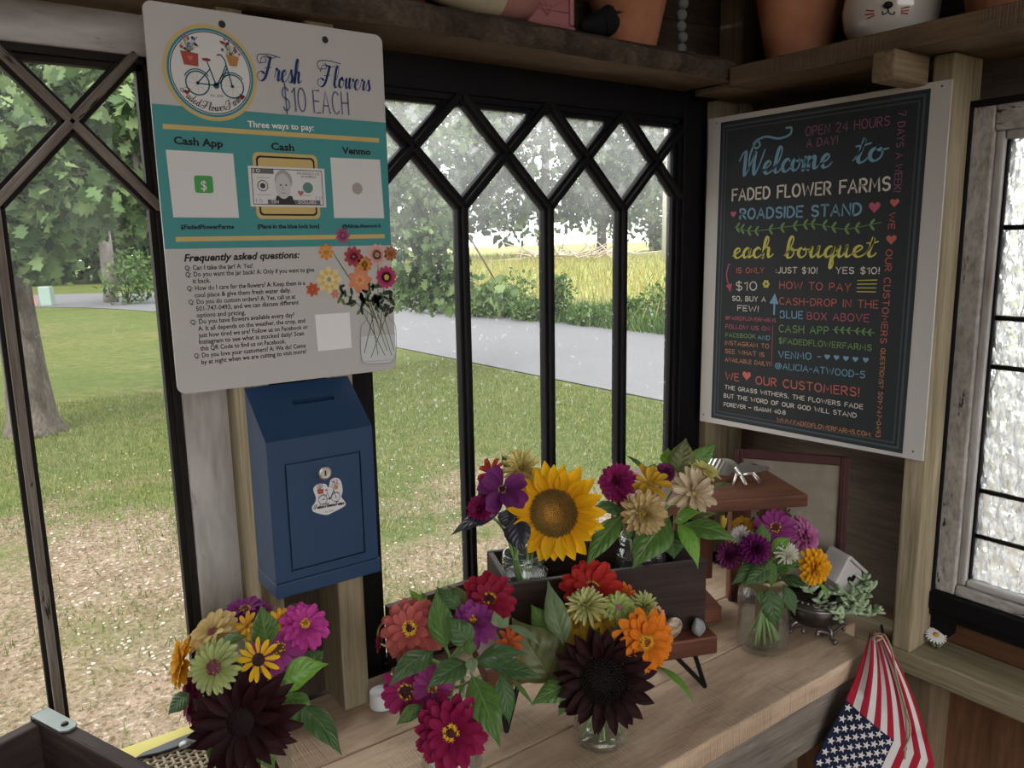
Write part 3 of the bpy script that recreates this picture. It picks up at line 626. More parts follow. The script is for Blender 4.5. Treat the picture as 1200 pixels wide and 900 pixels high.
# --- hand-lettered capitals drawn as strokes in a box 1 high; (width, strokes)
def arc(cx, cy, rx, ry, a0, a1, n=10): return [(cx+rx*math.cos(math.radians(a0+(a1-a0)*i/n)), cy+ry*math.sin(math.radians(a0+(a1-a0)*i/n))) for i in range(n+1)]
S_ = arc(.24, .745, .21, .235, 30, 270, 10)+arc(.24, .255, .22, .255, 90, -150, 10)
G = {
 'A': (.56, [[(0, 0), (.28, 1), (.56, 0)], [(.1, .34), (.46, .34)]]), 'B': (.46, [[(0, 0), (0, 1)]+arc(.2, .76, .2, .24, 90, -90)+[(0, .52)], [(0, .52), (.2, .52)]+arc(.22, .26, .24, .26, 90, -90)+[(0, 0)]]),
 'C': (.5, [arc(.28, .5, .28, .5, 50, 310, 16)]), 'D': (.5, [[(0, 0), (0, 1), (.16, 1)]+arc(.16, .5, .34, .5, 90, -90, 14)+[(0, 0)]]),
 'E': (.42, [[(.42, 1), (0, 1), (0, 0), (.42, 0)], [(0, .52), (.36, .52)]]), 'F': (.4, [[(.42, 1), (0, 1), (0, 0)], [(0, .52), (.35, .52)]]),
 'G': (.52, [arc(.28, .5, .28, .5, 50, 350, 18)+[(.54, .45), (.3, .45)]]), 'H': (.5, [[(0, 0), (0, 1)], [(.5, 0), (.5, 1)], [(0, .52), (.5, .52)]]),
 'I': (.02, [[(.01, 0), (.01, 1)]]), 'J': (.34, [[(.34, 1), (.34, .25)]+arc(.17, .22, .17, .22, 0, -150)]), 'K': (.48, [[(0, 0), (0, 1)], [(.46, 1), (0, .42)], [(.14, .6), (.48, 0)]]),
 'L': (.38, [[(0, 1), (0, 0), (.38, 0)]]), 'M': (.62, [[(0, 0), (.06, 1), (.31, .3), (.56, 1), (.62, 0)]]), 'N': (.5, [[(0, 0), (0, 1), (.5, 0), (.5, 1)]]),
 'O': (.56, [arc(.28, .5, .28, .5, 90, 450, 22)]), 'P': (.44, [[(0, 0), (0, 1), (.18, 1)]+arc(.18, .73, .25, .27, 90, -90)+[(0, .46)]]), 'Q': (.58, [arc(.28, .5, .28, .5, 90, 450, 22), [(.34, .22), (.58, -.08)]]),
 'R': (.46, [[(0, 0), (0, 1), (.18, 1)]+arc(.18, .74, .25, .26, 90, -90)+[(0, .48)], [(.18, .48), (.46, 0)]]), 'S': (.46, [S_]), 'T': (.5, [[(0, 1), (.5, 1)], [(.25, 1), (.25, 0)]]),
 'U': (.5, [[(0, 1), (0, .28)]+arc(.25, .27, .25, .27, 180, 360, 12)+[(.5, 1)]]), 'V': (.54, [[(0, 1), (.27, 0), (.54, 1)]]), 'W': (.78, [[(0, 1), (.18, 0), (.39, .8), (.6, 0), (.78, 1)]]),
 'X': (.5, [[(0, 1), (.5, 0)], [(.5, 1), (0, 0)]]), 'Y': (.5, [[(0, 1), (.25, .48), (.5, 1)], [(.25, .48), (.25, 0)]]), 'Z': (.48, [[(0, 1), (.48, 1), (0, 0), (.48, 0)]]),
 '0': (.5, [arc(.25, .5, .25, .5, 90, 450, 22)]), '1': (.2, [[(0, .8), (.2, 1), (.2, 0)]]), '2': (.46, [arc(.22, .75, .22, .25, 160, -25)+[(0, 0), (.46, 0)]]),
 '3': (.44, [arc(.2, .76, .2, .24, 150, -80)+arc(.2, .26, .23, .27, 80, -150)]), '4': (.5, [[(.38, 0), (.38, 1), (0, .3), (.5, .3)]]), '5': (.46, [[(.42, 1), (.06, 1), (.03, .58)]+arc(.2, .32, .25, .32, 120, -140, 12)]),
 '6': (.46, [[(.36, 1), (.08, .5)]+arc(.23, .29, .22, .29, 150, 500, 16)]), '7': (.46, [[(0, 1), (.46, 1), (.14, 0)]]), '8': (.44, [arc(.22, .76, .19, .24, -90, 270, 14), arc(.22, .26, .23, .27, 90, 450, 14)]), '9': (.46, [arc(.22, .7, .22, .29, -20, 340, 16)+[(.44, .6), (.3, 0)]]),
 '!': (.04, [[(.02, 1), (.02, .32)], [(.02, .06), (.02, .02)]]), '.': (.06, [[(.03, .05), (.03, .01)]]), ',': (.08, [[(.06, .08), (0, -.14)]]), ':': (.06, [[(.03, .58), (.03, .54)], [(.03, .12), (.03, .08)]]), '-': (.3, [[(0, .5), (.3, .5)]]), '_': (.5, [[(0, .5), (.5, .5)]]),
 '?': (.42, [arc(.2, .78, .2, .22, 170, -60)+[(.2, .42), (.2, .3)], [(.2, .06), (.2, .02)]]), '$': (.46, [S_, [(.24, 1.14), (.24, -.14)]]), '@': (.8, [arc(.42, .45, .17, .2, 0, 360, 12), [(.59, .65), (.6, .3), (.72, .3)]+arc(.42, .45, .38, .48, -10, 310, 20)]), '/': (.3, [[(0, 0), (.3, 1)]]), ' ': (.26, []), "'": (.04, [[(.02, 1), (.02, .8)]])}
def caps(F, mb, txt, a, b, cap, wt, col, k=2, it=0):
    """txt drawn from baseline point a to b (local), cap high; spacing fixed, widths stretched to fit"""
    a, b = Vector(a), Vector(b); d = (b-a); L = d.length; d.normalize(); up = Vector((-d.y, d.x)); gap = .2
    tot = sum(G[c][0]+gap for c in txt)-gap; sx = L/tot; x = 0
    for c in txt:
        for st in G[c][1]:
            P = [a+d*((x+p[0]+it*p[1])*sx)+up*(p[1]*cap) for p in st]; F.stroke(mb, P, wt, col, k)
        x += G[c][0]+gap
# --- script lower case, smooth strokes, x-height 1; letters join at (0,.15) -> (w,.15)
H = {
 'e': (.72, [[(0, .2), (.35, .52), (.52, .8), (.38, 1), (.16, .75), (.14, .3), (.32, 0), (.55, .06), (.76, .34)]]), 'l': (.55, [[(0, .2), (.34, .9), (.46, 1.75), (.32, 2.05), (.18, 1.6), (.14, .4), (.28, 0), (.44, .06), (.58, .3)]]),
 'c': (.66, [[(.56, .8), (.4, 1), (.16, .72), (.13, .3), (.3, 0), (.5, .06), (.7, .32)]]), 'o': (.72, [[(.36, 1), (.14, .75), (.12, .28), (.32, 0), (.54, .25), (.54, .75), (.36, 1), (.44, .74), (.76, .78)]]),
 'm': (1.16, [[(0, .6), (.14, 1), (.16, .5), (.14, 0)], [(.15, .45), (.32, .95), (.46, .85), (.47, .4), (.46, 0)], [(.47, .45), (.64, .95), (.79, .85), (.8, .35), (.86, .03), (1.0, .05), (1.18, .3)]]),
 't': (.52, [[(0, .2), (.24, .9), (.3, 1.7), (.22, .8), (.18, .3), (.28, 0), (.44, .06), (.56, .3)], [(0, 1.2), (.28, 1.22), (.56, 1.3)]]), 'a': (.76, [[(.54, .8), (.38, 1), (.16, .72), (.12, .28), (.28, 0), (.5, .4), (.56, .98), (.52, .3), (.6, .02), (.8, .3)]]),
 'h': (.82, [[(0, .2), (.28, .9), (.4, 1.75), (.28, 2.05), (.17, 1.6), (.15, .6), (.14, 0)], [(.15, .45), (.36, .95), (.5, .85), (.5, .35), (.58, .02), (.72, .08), (.86, .3)]]), 'b': (.72, [[(0, .2), (.28, .9), (.4, 1.75), (.28, 2.05), (.16, 1.6), (.14, .5), (.2, .05), (.4, 0), (.54, .35), (.5, .8), (.36, .9), (.44, .72), (.76, .74)]]),
 'u': (.84, [[(0, .5), (.14, 1), (.13, .35), (.24, 0), (.42, .25), (.54, 1)], [(.54, 1), (.53, .35), (.62, .02), (.74, .08), (.88, .3)]]), 'q': (.72, [[(.54, .8), (.38, 1), (.16, .72), (.12, .28), (.28, 0), (.48, .35), (.55, .98), (.52, .2), (.5, -.8), (.58, -1.05), (.66, -.6), (.6, -.1), (.78, .3)]]),
 'r': (.62, [[(0, .3), (.14, 1.08), (.2, .92), (.4, .9), (.38, .5), (.4, .1), (.5, .03), (.66, .3)]]), 's': (.58, [[(0, .25), (.28, 1.08), (.3, .85), (.46, .4), (.4, .05), (.2, 0), (.1, .12)], [(.4, .05), (.62, .3)]]), 'w': (1.0, [[(0, .5), (.13, 1), (.13, .35), (.26, 0), (.44, .4), (.5, 1)], [(.5, 1), (.5, .35), (.62, 0), (.8, .4), (.84, 1), (.9, .8), (1.04, .8)]]),
 'd': (.78, [[(.5, .8), (.36, 1), (.16, .72), (.12, .28), (.28, 0), (.48, .4), (.58, 2.0), (.54, .6), (.6, .02), (.82, .3)]]),
 'W': (1.7, [[(-.1, 1.3), (.1, 1.9), (.3, 2.0), (.34, 1.3), (.44, .0), (.75, .8), (1.0, 1.95), (1.02, 1.0), (1.16, 0), (1.45, .9), (1.66, 2.0)]]),
 'F': (1.3, [[(-.2, 1.3), (-.1, 1.8), (.3, 2.0), (.8, 1.85), (1.3, 2.0)], [(.75, 1.9), (.6, 1.0), (.4, .2), (.05, -.1), (-.3, .1), (-.35, .5), (-.05, .7), (.25, .55)], [(.3, 1.0), (.6, 1.0), (.9, 1.12)]]), ' ': (.5, [])}
def script(F, mb, txt, a, b, xh, wt, col, k=2, slant=.22, cal=.62, curve=None):
    a, b = Vector(a), Vector(b); d = (b-a); L = d.length; d.normalize(); up = Vector((-d.y, d.x))
    tot = sum(H[c][0] for c in txt); sx = L/tot; x = 0
    for c in txt:
        for st in H[c][1]:
            q = spline([(p[0], p[1], 0) for p in st], 6); P = []
            for p in q:
                X = (x+p.x)*sx+p.y*xh*slant; Y = p.y*xh
                P.append(curve(X/L, Y) if curve else a+d*X+up*Y)
            F.stroke(mb, P, wt, col, k, True, cal)
        x += H[c][0]
# --- plain type
_T = {}
def typeset(txt, bold, ital):
    key = (txt, bold, ital)
    if key not in _T:
        cu = bpy.data.curves.new('type', 'FONT'); cu.body = txt; cu.resolution_u = 2; cu.offset = bold; cu.shear = ital
        ob = bpy.data.objects.new('type', cu); me = bpy.data.meshes.new_from_object(ob)
        V = [(v.co.x, v.co.y) for v in me.vertices]; Fc = [tuple(p.vertices) for p in me.polygons]
        bpy.data.objects.remove(ob); bpy.data.curves.remove(cu); bpy.data.meshes.remove(me); _T[key] = (V, Fc)
    return _T[key]
def typed(F, mb, txt, a, b, cap, col, k=2, bold=0, ital=0):
    V, Fc = typeset(txt, bold, ital)
    if not V: return
    x0 = min(v[0] for v in V); x1 = max(v[0] for v in V); a, b = Vector(a), Vector(b); d = b-a; L = d.length; d.normalize(); up = Vector((-d.y, d.x)); sx = L/(x1-x0); sy = cap/.69
    mb.add([F.w(a+d*((v[0]-x0)*sx)+up*(v[1]*sy), k) for v in V], Fc, None, ink(col))
NAVY, TEAL, GOLD, BLACK, WHITE = (.018, .04, .15), (.055, .25, .25), (.54, .40, .15), (.012, .012, .014), (.62, .61, .59)
def bicycle(F, mb, c, s, k=3, teal=(.02, .10, .13)):
    """step-through bicycle with a flower crate behind and a basket in front; s = wheel distance"""
    c = Vector(c); q = lambda x, y: c+Vector((x, y))*s; r = random.Random(2)
    A, B = q(-.5, 0), q(.5, 0); t = .028*s
    for w_ in (A, B):
        F.ring(mb, w_, .33*s, t*1.5, teal, k); F.disc(mb, w_, .05*s, teal, k, 10)
        for i in range(8): a = i*.785; F.stroke(mb, [w_, w_+Vector((math.cos(a), math.sin(a)))*.32*s], t*.25, (.3, .3, .3), k, False)
        F.ring(mb, w_, .39*s, t*1.2, teal, k, 16, .6, 2.7)
    F.disc(mb, q(.03, -.02), .09*s, teal, k, 14)
    for P in ([q(.5, 0), q(.33, .74)], [q(.36, .6), q(.2, .25), q(.03, -.02)], [q(.38, .5), q(.18, .12), q(.03, -.02)], [q(.03, -.02), q(-.18, .62)], [q(-.5, 0), q(.03, -.02)], [q(-.5, 0), q(-.12, .42)], [q(.33, .74), q(.22, .86), q(.12, .84)]):
        F.stroke(mb, [p.xy if hasattr(p, 'xy') else p for p in (spline([(p.x, p.y, 0) for p in P], 5) if len(P) > 2 else P)], t*1.3, teal, k)
    F.disc(mb, q(-.2, .68), .13*s, (.22, .03, .03), k, 12, .045*s)
    F.poly(mb, [q(-.92, .86), q(-.42, .82), q(-.44, .46), q(-.84, .48)], (.33, .06, .04), k+1); F.heart(mb, q(-.65, .68), .08*s, (.55, .12, .1), k+2)
    F.poly(mb, [q(.36, .9), q(.76, .86), q(.68, .58), q(.46, .58)], (.42, .20, .06), k+1)
    for cx, cy, n in ((-.68, 1.02, 26), (.52, 1.08, 26)):
        for i in range(n):
            p = q(cx+r.uniform(-.28, .28), cy+r.uniform(-.16, .26)); F.stroke(mb, [p, q(cx, cy-.2)], t*.25, (.12, .22, .10), k, False)
            F.disc(mb, p, r.uniform(.025, .05)*s, r.choice([(.42, .12, .10), (.30, .10, .32), (.5, .25, .2), (.16, .25, .14), (.08, .13, .3), (.55, .4, .3)]), k+1, 7)
# ------------------------------------------------------------------ price sign on the post
SY = .985
o = AY(215, 462, SY); q0 = Vector((.2215, SY, o.z)); SW, SH = .2915, .4415
PS = Face(q0, (1, 0, 0), (0, 0, 1), (0, -1, 0))
def rounded(x0, y0, x1, y1, r, n=6):
    P = []
    for cx, cy, a in ((x1-r, y0+r, -90), (x1-r, y1-r, 0), (x0+r, y1-r, 90), (x0+r, y0+r, 180)):
        P += [(cx+r*math.cos(math.radians(a+90*i/n)), cy+r*math.sin(math.radians(a+90*i/n))) for i in range(n+1)]
    return P
def slab(F, P, th, m):
    b = MB(); n = len(P); b.add([F.w(p)-F.N*.0004 for p in P]+[F.w(p)-F.N*(th+.0004) for p in P], [tuple(range(n)), tuple(range(n, 2*n))[::-1]]+[(i, i+n, (i+1) % n+n, (i+1) % n) for i in range(n)], None, m); return b
root = thing('price_sign', q0+Vector((SW/2, 0, 0)), 'white and teal price sign reading Fresh Flowers $10 each above the blue box', 'sign')
mk('board', slab(PS, rounded(0, 0, SW, SH, .010), .004, flat('white_board', (.47, .45, .43), .5)), None, root)
A = lambda X, Y: PS.at(160+X/3.75, Y/3.75); B2 = lambda X, Y: PS.at(160+X/3.75, 240+Y/3.75)
b = MB()
yt, yb = A(580, 497).y, B2(630, 186).y
PS.poly(b, [(0, yb), (SW, yb), (SW, yt), (0, yt)], TEAL, 0)
for p, q in ((A(115, 555), A(1065, 617)), (B2(172, 152), B2(1090, 138))): PS.stroke(b, [p, q], .0055, GOLD, 1, False)
for X, Y in ((375, 107), (828, 175)): PS.disc(b, A(X, Y), .0042, (.02, .02, .02), 1, 14)
c = A(328, 322); R0 = (A(522, 325)-c).length
PS.disc(b, c, R0*.97, WHITE, 1, 48); PS.ring(b, c, R0*.985, .0040, GOLD, 2, 56); PS.ring(b, c, R0*.915, .0028, (.03, .22, .25), 2, 56); PS.ring(b, c, R0*.865, .0012, (.05, .06, .10), 2, 56)
bicycle(PS, b, (A(268, 368)+A(420, 378))/2, (A(420, 378)-A(268, 368)).length)
for X, Y in ((221, 405), (464, 428)): PS.heart(b, A(X, Y), .0032, (.40, .03, .04), 3)
# white panels where payment codes stand, the green dollar square, the drawn banknote
PS.poly(b, [PS.at(203, 254.7), PS.at(280, 255.3), PS.at(273, 180), PS.at(194, 175.5)], WHITE, 1)
PS.poly(b, rounded(*(PS.at(228.6, 226)), *(PS.at(248.8, 206.2)), .003, 4), (.06, .30, .07), 2)
PS.poly(b, [PS.at(391.5, 255.4), PS.at(450, 255.8), PS.at(445, 187.2), PS.at(386.8, 184.6)], WHITE, 1); PS.disc(b, PS.at(418.5, 221), .0075, (.35, .30, .28), 2)
PS.poly(b, [B2(797, 643), B2(945, 628), B2(935, 473), B2(783, 483)], (.74, .73, .72), 1)
P0, P1 = B2(528, 62), A(792, 682)
PS.poly(b, rounded(P0.x, P0.y, P1.x, P1.y, .007), GOLD, 1); PS.poly(b, rounded(P0.x+.004, P0.y+.004, P1.x-.004, P1.y-.004, .005), BLACK, 2); PS.poly(b, rounded(P0.x+.0062, P0.y+.0062, P1.x-.0062, P1.y-.0062, .004), GOLD, 3)
n0, n1 = PS.at(293.5, 242), PS.at(379.5, 198)
PS.poly(b, [n0, (n1.x, n0.y), n1, (n0.x, n1.y)], WHITE, 4); nw, nh = n1.x-n0.x, n1.y-n0.y; nq = lambda x, y: (n0.x+nw*x, n0.y+nh*y)
for e0, e1 in (((.04, .06), (.96, .06)), ((.96, .06), (.96, .94)), ((.96, .94), (.04, .94)), ((.04, .94), (.04, .06))): PS.stroke(b, [nq(*e0), nq(*e1)], .0009, (.05, .05, .05), 5)
PS.poly(b, [nq(.05, .82), nq(.32, .82), nq(.32, .93), nq(.05, .93)], (.12, .12, .12), 5); PS.poly(b, [nq(.22, .06), nq(.92, .06), nq(.92, .18), nq(.22, .18)], (.12, .12, .12), 5)
PS.poly(b, [nq(.3, .06), nq(.58, .06), nq(.54, .28), nq(.34, .28)], (.03, .03, .03), 6); PS.disc(b, nq(.43, .52), nw*.10, (.50, .49, .48), 7, 20, nh*.32); PS.disc(b, nq(.44, .66), nw*.115, (.33, .33, .33), 6, 20, nh*.27)
for x, y in ((.40, .55), (.47, .55)): PS.disc(b, nq(x, y), nw*.012, (.05, .05, .05), 8, 8)
PS.stroke(b, [nq(.43, .53), nq(.42, .43), nq(.445, .42)], .0004, (.05, .05, .05), 8); PS.stroke(b, [nq(.40, .35), nq(.46, .35)], .0005, (.05, .05, .05), 8)
PS.ring(b, nq(.17, .52), nh*.13, .0010, (.05, .05, .05), 6, 20); PS.disc(b, nq(.17, .52), nh*.07, (.05, .05, .05), 6, 12); PS.disc(b, nq(.76, .5), nh*.14, (.10, .22, .18), 6, 18); PS.heart(b, nq(.66, .36), nh*.08, (.45, .12, .14), 6)
for x0, y0 in ((.1, .72), (.1, .3), (.64, .3)): PS.stroke(b, [nq(x0, y0), nq(x0+.16, y0)], .0006, (.2, .2, .2), 6)
# printed bouquet in a jar
r = random.Random(12)
for X0, Y0, X1, Y1 in ((930, 160, 1030, 470), (865, 215, 1040, 480), (840, 330, 1050, 500), (960, 260, 1060, 520), (1090, 320, 1070, 540), (1060, 240, 1060, 500), (990, 330, 1100, 640), (1040, 480, 1000, 650), (1085, 480, 1130, 640), (1060, 480, 1120, 660), (1030, 470, 1060, 660), (1120, 420, 1030, 670), (1000, 480, 1090, 660)):
    PS.stroke(b, [B2(X0, Y0), B2(X1, Y1)], .0011, (.09, .15, .05), 2)
for i in range(46):
    X, Y = r.uniform(890, 1120), r.uniform(330, 470); PS.disc(b, B2(X, Y), .0055, r.choice([(.05, .09, .03), (.10, .16, .05), (.03, .05, .03)]), 2, 8, .0022, r.uniform(0, 3))
for i in range(14):
    X, Y = r.uniform(1040, 1130), r.uniform(370, 480); PS.disc(b, B2(X, Y), .007, (.03, .045, .025), 3, 8, .003, r.uniform(0, 3))
def pflower(X, Y, R, cols, n, ctr, k=4):
    c = B2(X, Y); R = R/3.75*.00106
    for ring_, col in enumerate(cols):
        rr = R*(1-.27*ring_)
        for i in range(n): a = 6.283*(i+.5*(ring_ % 2))/n; PS.disc(b, c+Vector((math.cos(a), math.sin(a)))*rr*.58, rr*.46, col, k+ring_, 9, rr*.26, a)
    if ctr: PS.disc(b, c, R*.26, ctr, k+len(cols)+1, 12)
pflower(1055, 220, 52, [(.62, .36, .33), (.55, .28, .27)], 11, (.35, .2, .1)); pflower(1115, 215, 36, [(.33, .10, .06), (.4, .16, .05)], 9, (.2, .08, .03)); pflower(952, 228, 48, [(.36, .045, .07), (.30, .03, .05)], 9, None); pflower(905, 135, 36, [(.33, .07, .17), (.26, .05, .13)], 9, (.3, .1, .1)); pflower(832, 207, 37, [(.62, .20, .05), (.6, .3, .06)], 8, (.45, .2, .03))
pflower(1000, 262, 40, [(.52, .17, .04), (.55, .24, .05)], 10, (.25, .08, .02)); pflower(845, 330, 62, [(.68, .55, .25), (.62, .44, .14), (.70, .60, .32)], 8, None); pflower(980, 330, 62, [(.62, .20, .10), (.58, .24, .10), (.65, .30, .15), (.55, .16, .07)], 7, None, 5); pflower(1096, 318, 54, [(.42, .04, .13), (.36, .03, .10)], 12, (.5, .33, .06), 6); pflower(773, 372, 33, [(.50, .10, .03), (.45, .08, .03)], 7, None); pflower(872, 392, 22, [(.55, .2, .12)], 6, None)
J = [(1010, 470), (1012, 500), (985, 540), (985, 660), (1005, 698), (1115, 692), (1138, 650), (1135, 530), (1108, 500), (1106, 465)]
PS.poly(b, [B2(X, Y) for X, Y in [(986, 575), (985, 660), (1005, 698), (1115, 692), (1138, 650), (1136, 565)]], (.55, .57, .57), 1)
PS.stroke(b, [p.xy for p in spline([(*B2(X, Y), 0) for X, Y in J], 5)], .0009, (.25, .27, .28), 7)
for X0, Y0, X1, Y1 in ((1010, 478, 1106, 470), (986, 575, 1136, 565), (1000, 690, 1118, 680)): PS.stroke(b, [B2(X0, Y0), B2(X1, Y1)], .0007, (.3, .32, .33), 7)
mk('printed_design', b, None, root)
b = MB()
script(PS, b, 'Fresh', A(545, 350), A(722, 368), .0138, .0026, NAVY, 6, .16, .72); script(PS, b, 'Flowers', A(808, 377), A(1025, 402), .0128, .0024, NAVY, 6, .16, .72)
for (X, Y) in ((560, 262), (825, 290)): PS.stroke(b, [q.xy for q in spline([(*A(X+70, Y-8), 0), (*A(X+20, Y-22), 0), (*A(X-28, Y-20), 0), (*A(X-26, Y+12), 0), (*A(X+6, Y+10), 0), (*A(X+2, Y-12), 0)], 6)], .0008, NAVY, 6)
caps(PS, b, '$10', A(643, 485), A(745, 491), .0275, .0019, (.12, .15, .24), 6); caps(PS, b, 'EACH', A(780, 495), A(932, 504), .0265, .0019, (.12, .15, .24), 6)
yc = c.y-R0*.62
def onarc(t, Y): a = math.radians(212+116*t); rr = R0*.81-Y; return Vector((c.x+rr*math.cos(a), c.y+rr*math.sin(a)))
script(PS, b, 'Faded Flower Farms', A(225, 425), A(455, 450), .0046, .0009, BLACK, 6, .10, .4, onarc); typed(PS, b, 'Est. 2020', A(326, 425), A(380, 428), .0026, BLACK, 6)
typed(PS, b, 'Three ways to pay:', A(488, 558), A(778, 574), .0070, (.72, .72, .70), 4, .02)
for tx, p, q, h in (('Cash App', A(163, 632), A(380, 648), .0082), ('Cash', A(590, 658), A(692, 664), .0082), ('Venmo', A(902, 674), A(1028, 681), .0078), ('$FadedFlowerFarms', B2(193, 107), B2(428, 105), .0049), ('(Place in the blue lock box)', B2(530, 104), B2(803, 102), .0049), ('@Alicia-Atwood-5', B2(902, 102), B2(1072, 99), .0045)): typed(PS, b, tx, p, q, h, BLACK, 4, .034)
typed(PS, b, '$', PS.at(235.5, 222.5), PS.at(242.5, 222.8), .0105, WHITE, 4, .01); typed(PS, b, 'TEN', nq(.26, .085), nq(.36, .085), nh*.08, WHITE, 7, .01); typed(PS, b, 'DOLLARS', nq(.62, .085), nq(.86, .085), nh*.08, WHITE, 7, .01)
for x, y in ((.07, .1), (.86, .2), (.06, .845), (.86, .845)): typed(PS, b, '10', nq(x, y), nq(x+.085, y), nh*.09, (.3, .3, .3) if y < .5 else WHITE, 7)
typed(PS, b, 'THE UNITED STATES', nq(.62, .83), nq(.93, .83), nh*.055, BLACK, 7); typed(PS, b, 'OF AMERICA', nq(.67, .75), nq(.88, .75), nh*.055, BLACK, 7)
typed(PS, b, 'Frequently asked questions:', B2(208, 249), B2(717, 233), .0082, BLACK, 3, .03, .25)
for tx, X0, Y0, X1, Y1 in (('Q: Can I take the jar? A: Yes!', 212, 288, 510, 277), ('Q: Do you want the jar back? A: Only if you want to give', 215, 317, 780, 294), ('it back.', 247, 345, 325, 342), ('Q: How do I care for the flowers? A: Keep them in a', 222, 378, 740, 352), ('cool place & give them fresh water daily.', 255, 407, 678, 384), ('Q: Do you do custom orders? A: Yes, call us at', 229, 438, 698, 412), ('501-747-0493, and we can discuss different', 262, 467, 712, 437), ('options and pricing.', 264, 495, 478, 482), ('Q: Do you have flowers available every day?', 237, 526, 693, 492), ('A: It all depends on the weather, the crop, and', 270, 554, 740, 517), ('just how tired we are! Follow us on Facebook or', 273, 583, 752, 545), ('Instagram to see what is stocked daily! Scan', 275, 612, 735, 573), ('this QR Code to find us on Facebook.', 280, 641, 655, 608), ('Q: Do you love your customers? A: We do! Come', 253, 674, 743, 627), ('by at night when we are cutting to visit more!', 285, 701, 745, 652)):
    typed(PS, b, tx, B2(X0, Y0), B2(X1, Y1), .0056, (.02, .02, .02), 3, .012)
mk('lettering', b, None, root)
# ------------------------------------------------------------------ chalkboard-style sign on the right wall
KX = 1.243; pts = [AX(u, v, KX) for u, v in ((820, 493), (1081, 540.5), (1115.7, 92.4), (830.4, 139.7))]
CSg = Face(pts[0], (0, -1, 0), (0, 0, 1), (-1, 0, 0))
P = [CSg.at(u, v) for u, v in ((820, 493), (1081, 540.5), (1115.7, 92.4), (830.4, 139.7))]
root = thing('chalkboard_sign', (pts[0]+pts[1])/2, 'black chalkboard style welcome sign with white border on the right wall', 'sign')
mk('board', slab(CSg, P, .004, flat('white_border', (.46, .435, .41), .5)), None, root)
T = lambda X, Y: CSg.at(820+X/3.871, 90+Y/3.871); U = lambda X, Y: CSg.at(820+X/3.871, 310+Y/3.871)
b = MB(); lerp = lambda a, b_, t: a+(b_-a)*t
fr = [U(52, 694), U(920, 858), T(1050, 52), T(97, 208)]; cc = sum(fr, Vector((0, 0)))/4
CSg.poly(b, fr, (.020, .026, .030), 0)
for k_, (s_, col) in enumerate(((.972, (.055, .068, .075)), (.955, (.014, .018, .022)), (.938, (.045, .055, .062)), (.925, (.018, .022, .025)))): CSg.poly(b, [lerp(cc, p, s_) if 0 else cc+Vector(((p-cc).x*(1-(1-s_)*1.15), (p-cc).y*(1-(1-s_)*.8))) for p in fr], col, 1+k_)
PUR, BLU, WHT, PNK, GRN, YEL, RED, ORG = (.26, .095, .18), (.16, .31, .43), (.62, .57, .52), (.40, .09, .15), (.15, .26, .09), (.52, .48, .11), (.46, .115, .095), (.44, .195, .10)
for X, Y in ((78, 210), (1100, 42)): CSg.disc(b, T(X, Y), .0016, (.03, .03, .03), 1, 8)
for X, Y in ((18, 680), (968, 848)): CSg.disc(b, U(X, Y), .0016, (.03, .03, .03), 1, 8)
def sw(pts_, wd, col, f=T): CSg.stroke(b, [q.xy for q in spline([(*f(*p), 0) for p in pts_], 8)], wd, col, 6)
sw([(225, 420), (232, 350), (262, 292), (275, 310), (258, 325), (248, 300), (300, 272), (360, 280), (410, 262), (418, 232), (395, 232)], .0038, BLU)
CSg.heart(b, T(155, 622), .0068, PNK, 6); CSg.heart(b, T(795, 590), .0098, PNK, 6); CSg.heart(b, T(886, 570), .0075, RED, 6); CSg.heart(b, T(871, 737), .0085, RED, 6)
def vine(f, P0, n, L, col):
    q = spline([(*f(*p), 0) for p in P0], 10); CSg.stroke(b, [a.xy for a in q], .0011, col, 6)
    for i in range(n):
        a = q[int((i+.3)*(len(q)-1)/n)]; d = (q[-1]-q[0]).normalized()
        for s_ in (1, -1): rot = math.atan2(d.y, d.x)+s_*.85; CSg.disc(b, (a.x+math.cos(rot)*L, a.y+math.sin(rot)*L), L, col, 6, 10, L*.36, rot)
vine(T, [(160, 682), (240, 700), (400, 680), (520, 668), (660, 690), (825, 660)], 14, .0062, GRN); vine(U, [(605, 295), (700, 300), (795, 310)], 6, .0042, GRN)
CSg.stroke(b, [q.xy for q in spline([(*U(133, 0), 0), (*U(124, 50), 0), (*U(138, 112), 0)], 8)], .0022, PNK, 6); CSg.poly(b, [U(148, 85), U(122, 95), U(142, 126)], PNK, 6); CSg.stroke(b, [T(140, 850), U(133, 0)], .0022, PNK, 6)
for i in range(6): a = i*1.047; CSg.disc(b, U(303, 88)+Vector((math.cos(a), math.sin(a)))*.0046, .0031, YEL, 6, 10)
CSg.disc(b, U(303, 88), .0022, (.02, .025, .03), 7, 10)
for k_ in range(4): CSg.stroke(b, [U(718-k_, 72+k_*17), U(806-k_*2, 70+k_*18)], .0014, YEL, 6)
CSg.stroke(b, [U(339, 228), U(341, 175)], .0034, BLU, 6, False); CSg.poly(b, [U(360, 180), U(343, 130), U(318, 176)], BLU, 6)
CSg.stroke(b, [U(333, 277), U(328, 460)], .0010, PNK, 6)
for X, Y in ((580, 418), (622, 421), (665, 425), (708, 429), (755, 432)): CSg.heart(b, U(X, Y), .0052, BLU, 6)
CSg.heart(b, U(215, 503), .0098, RED, 6)
mk('printed_design', b, None, root)
b = MB(); mm = .00103/3.871
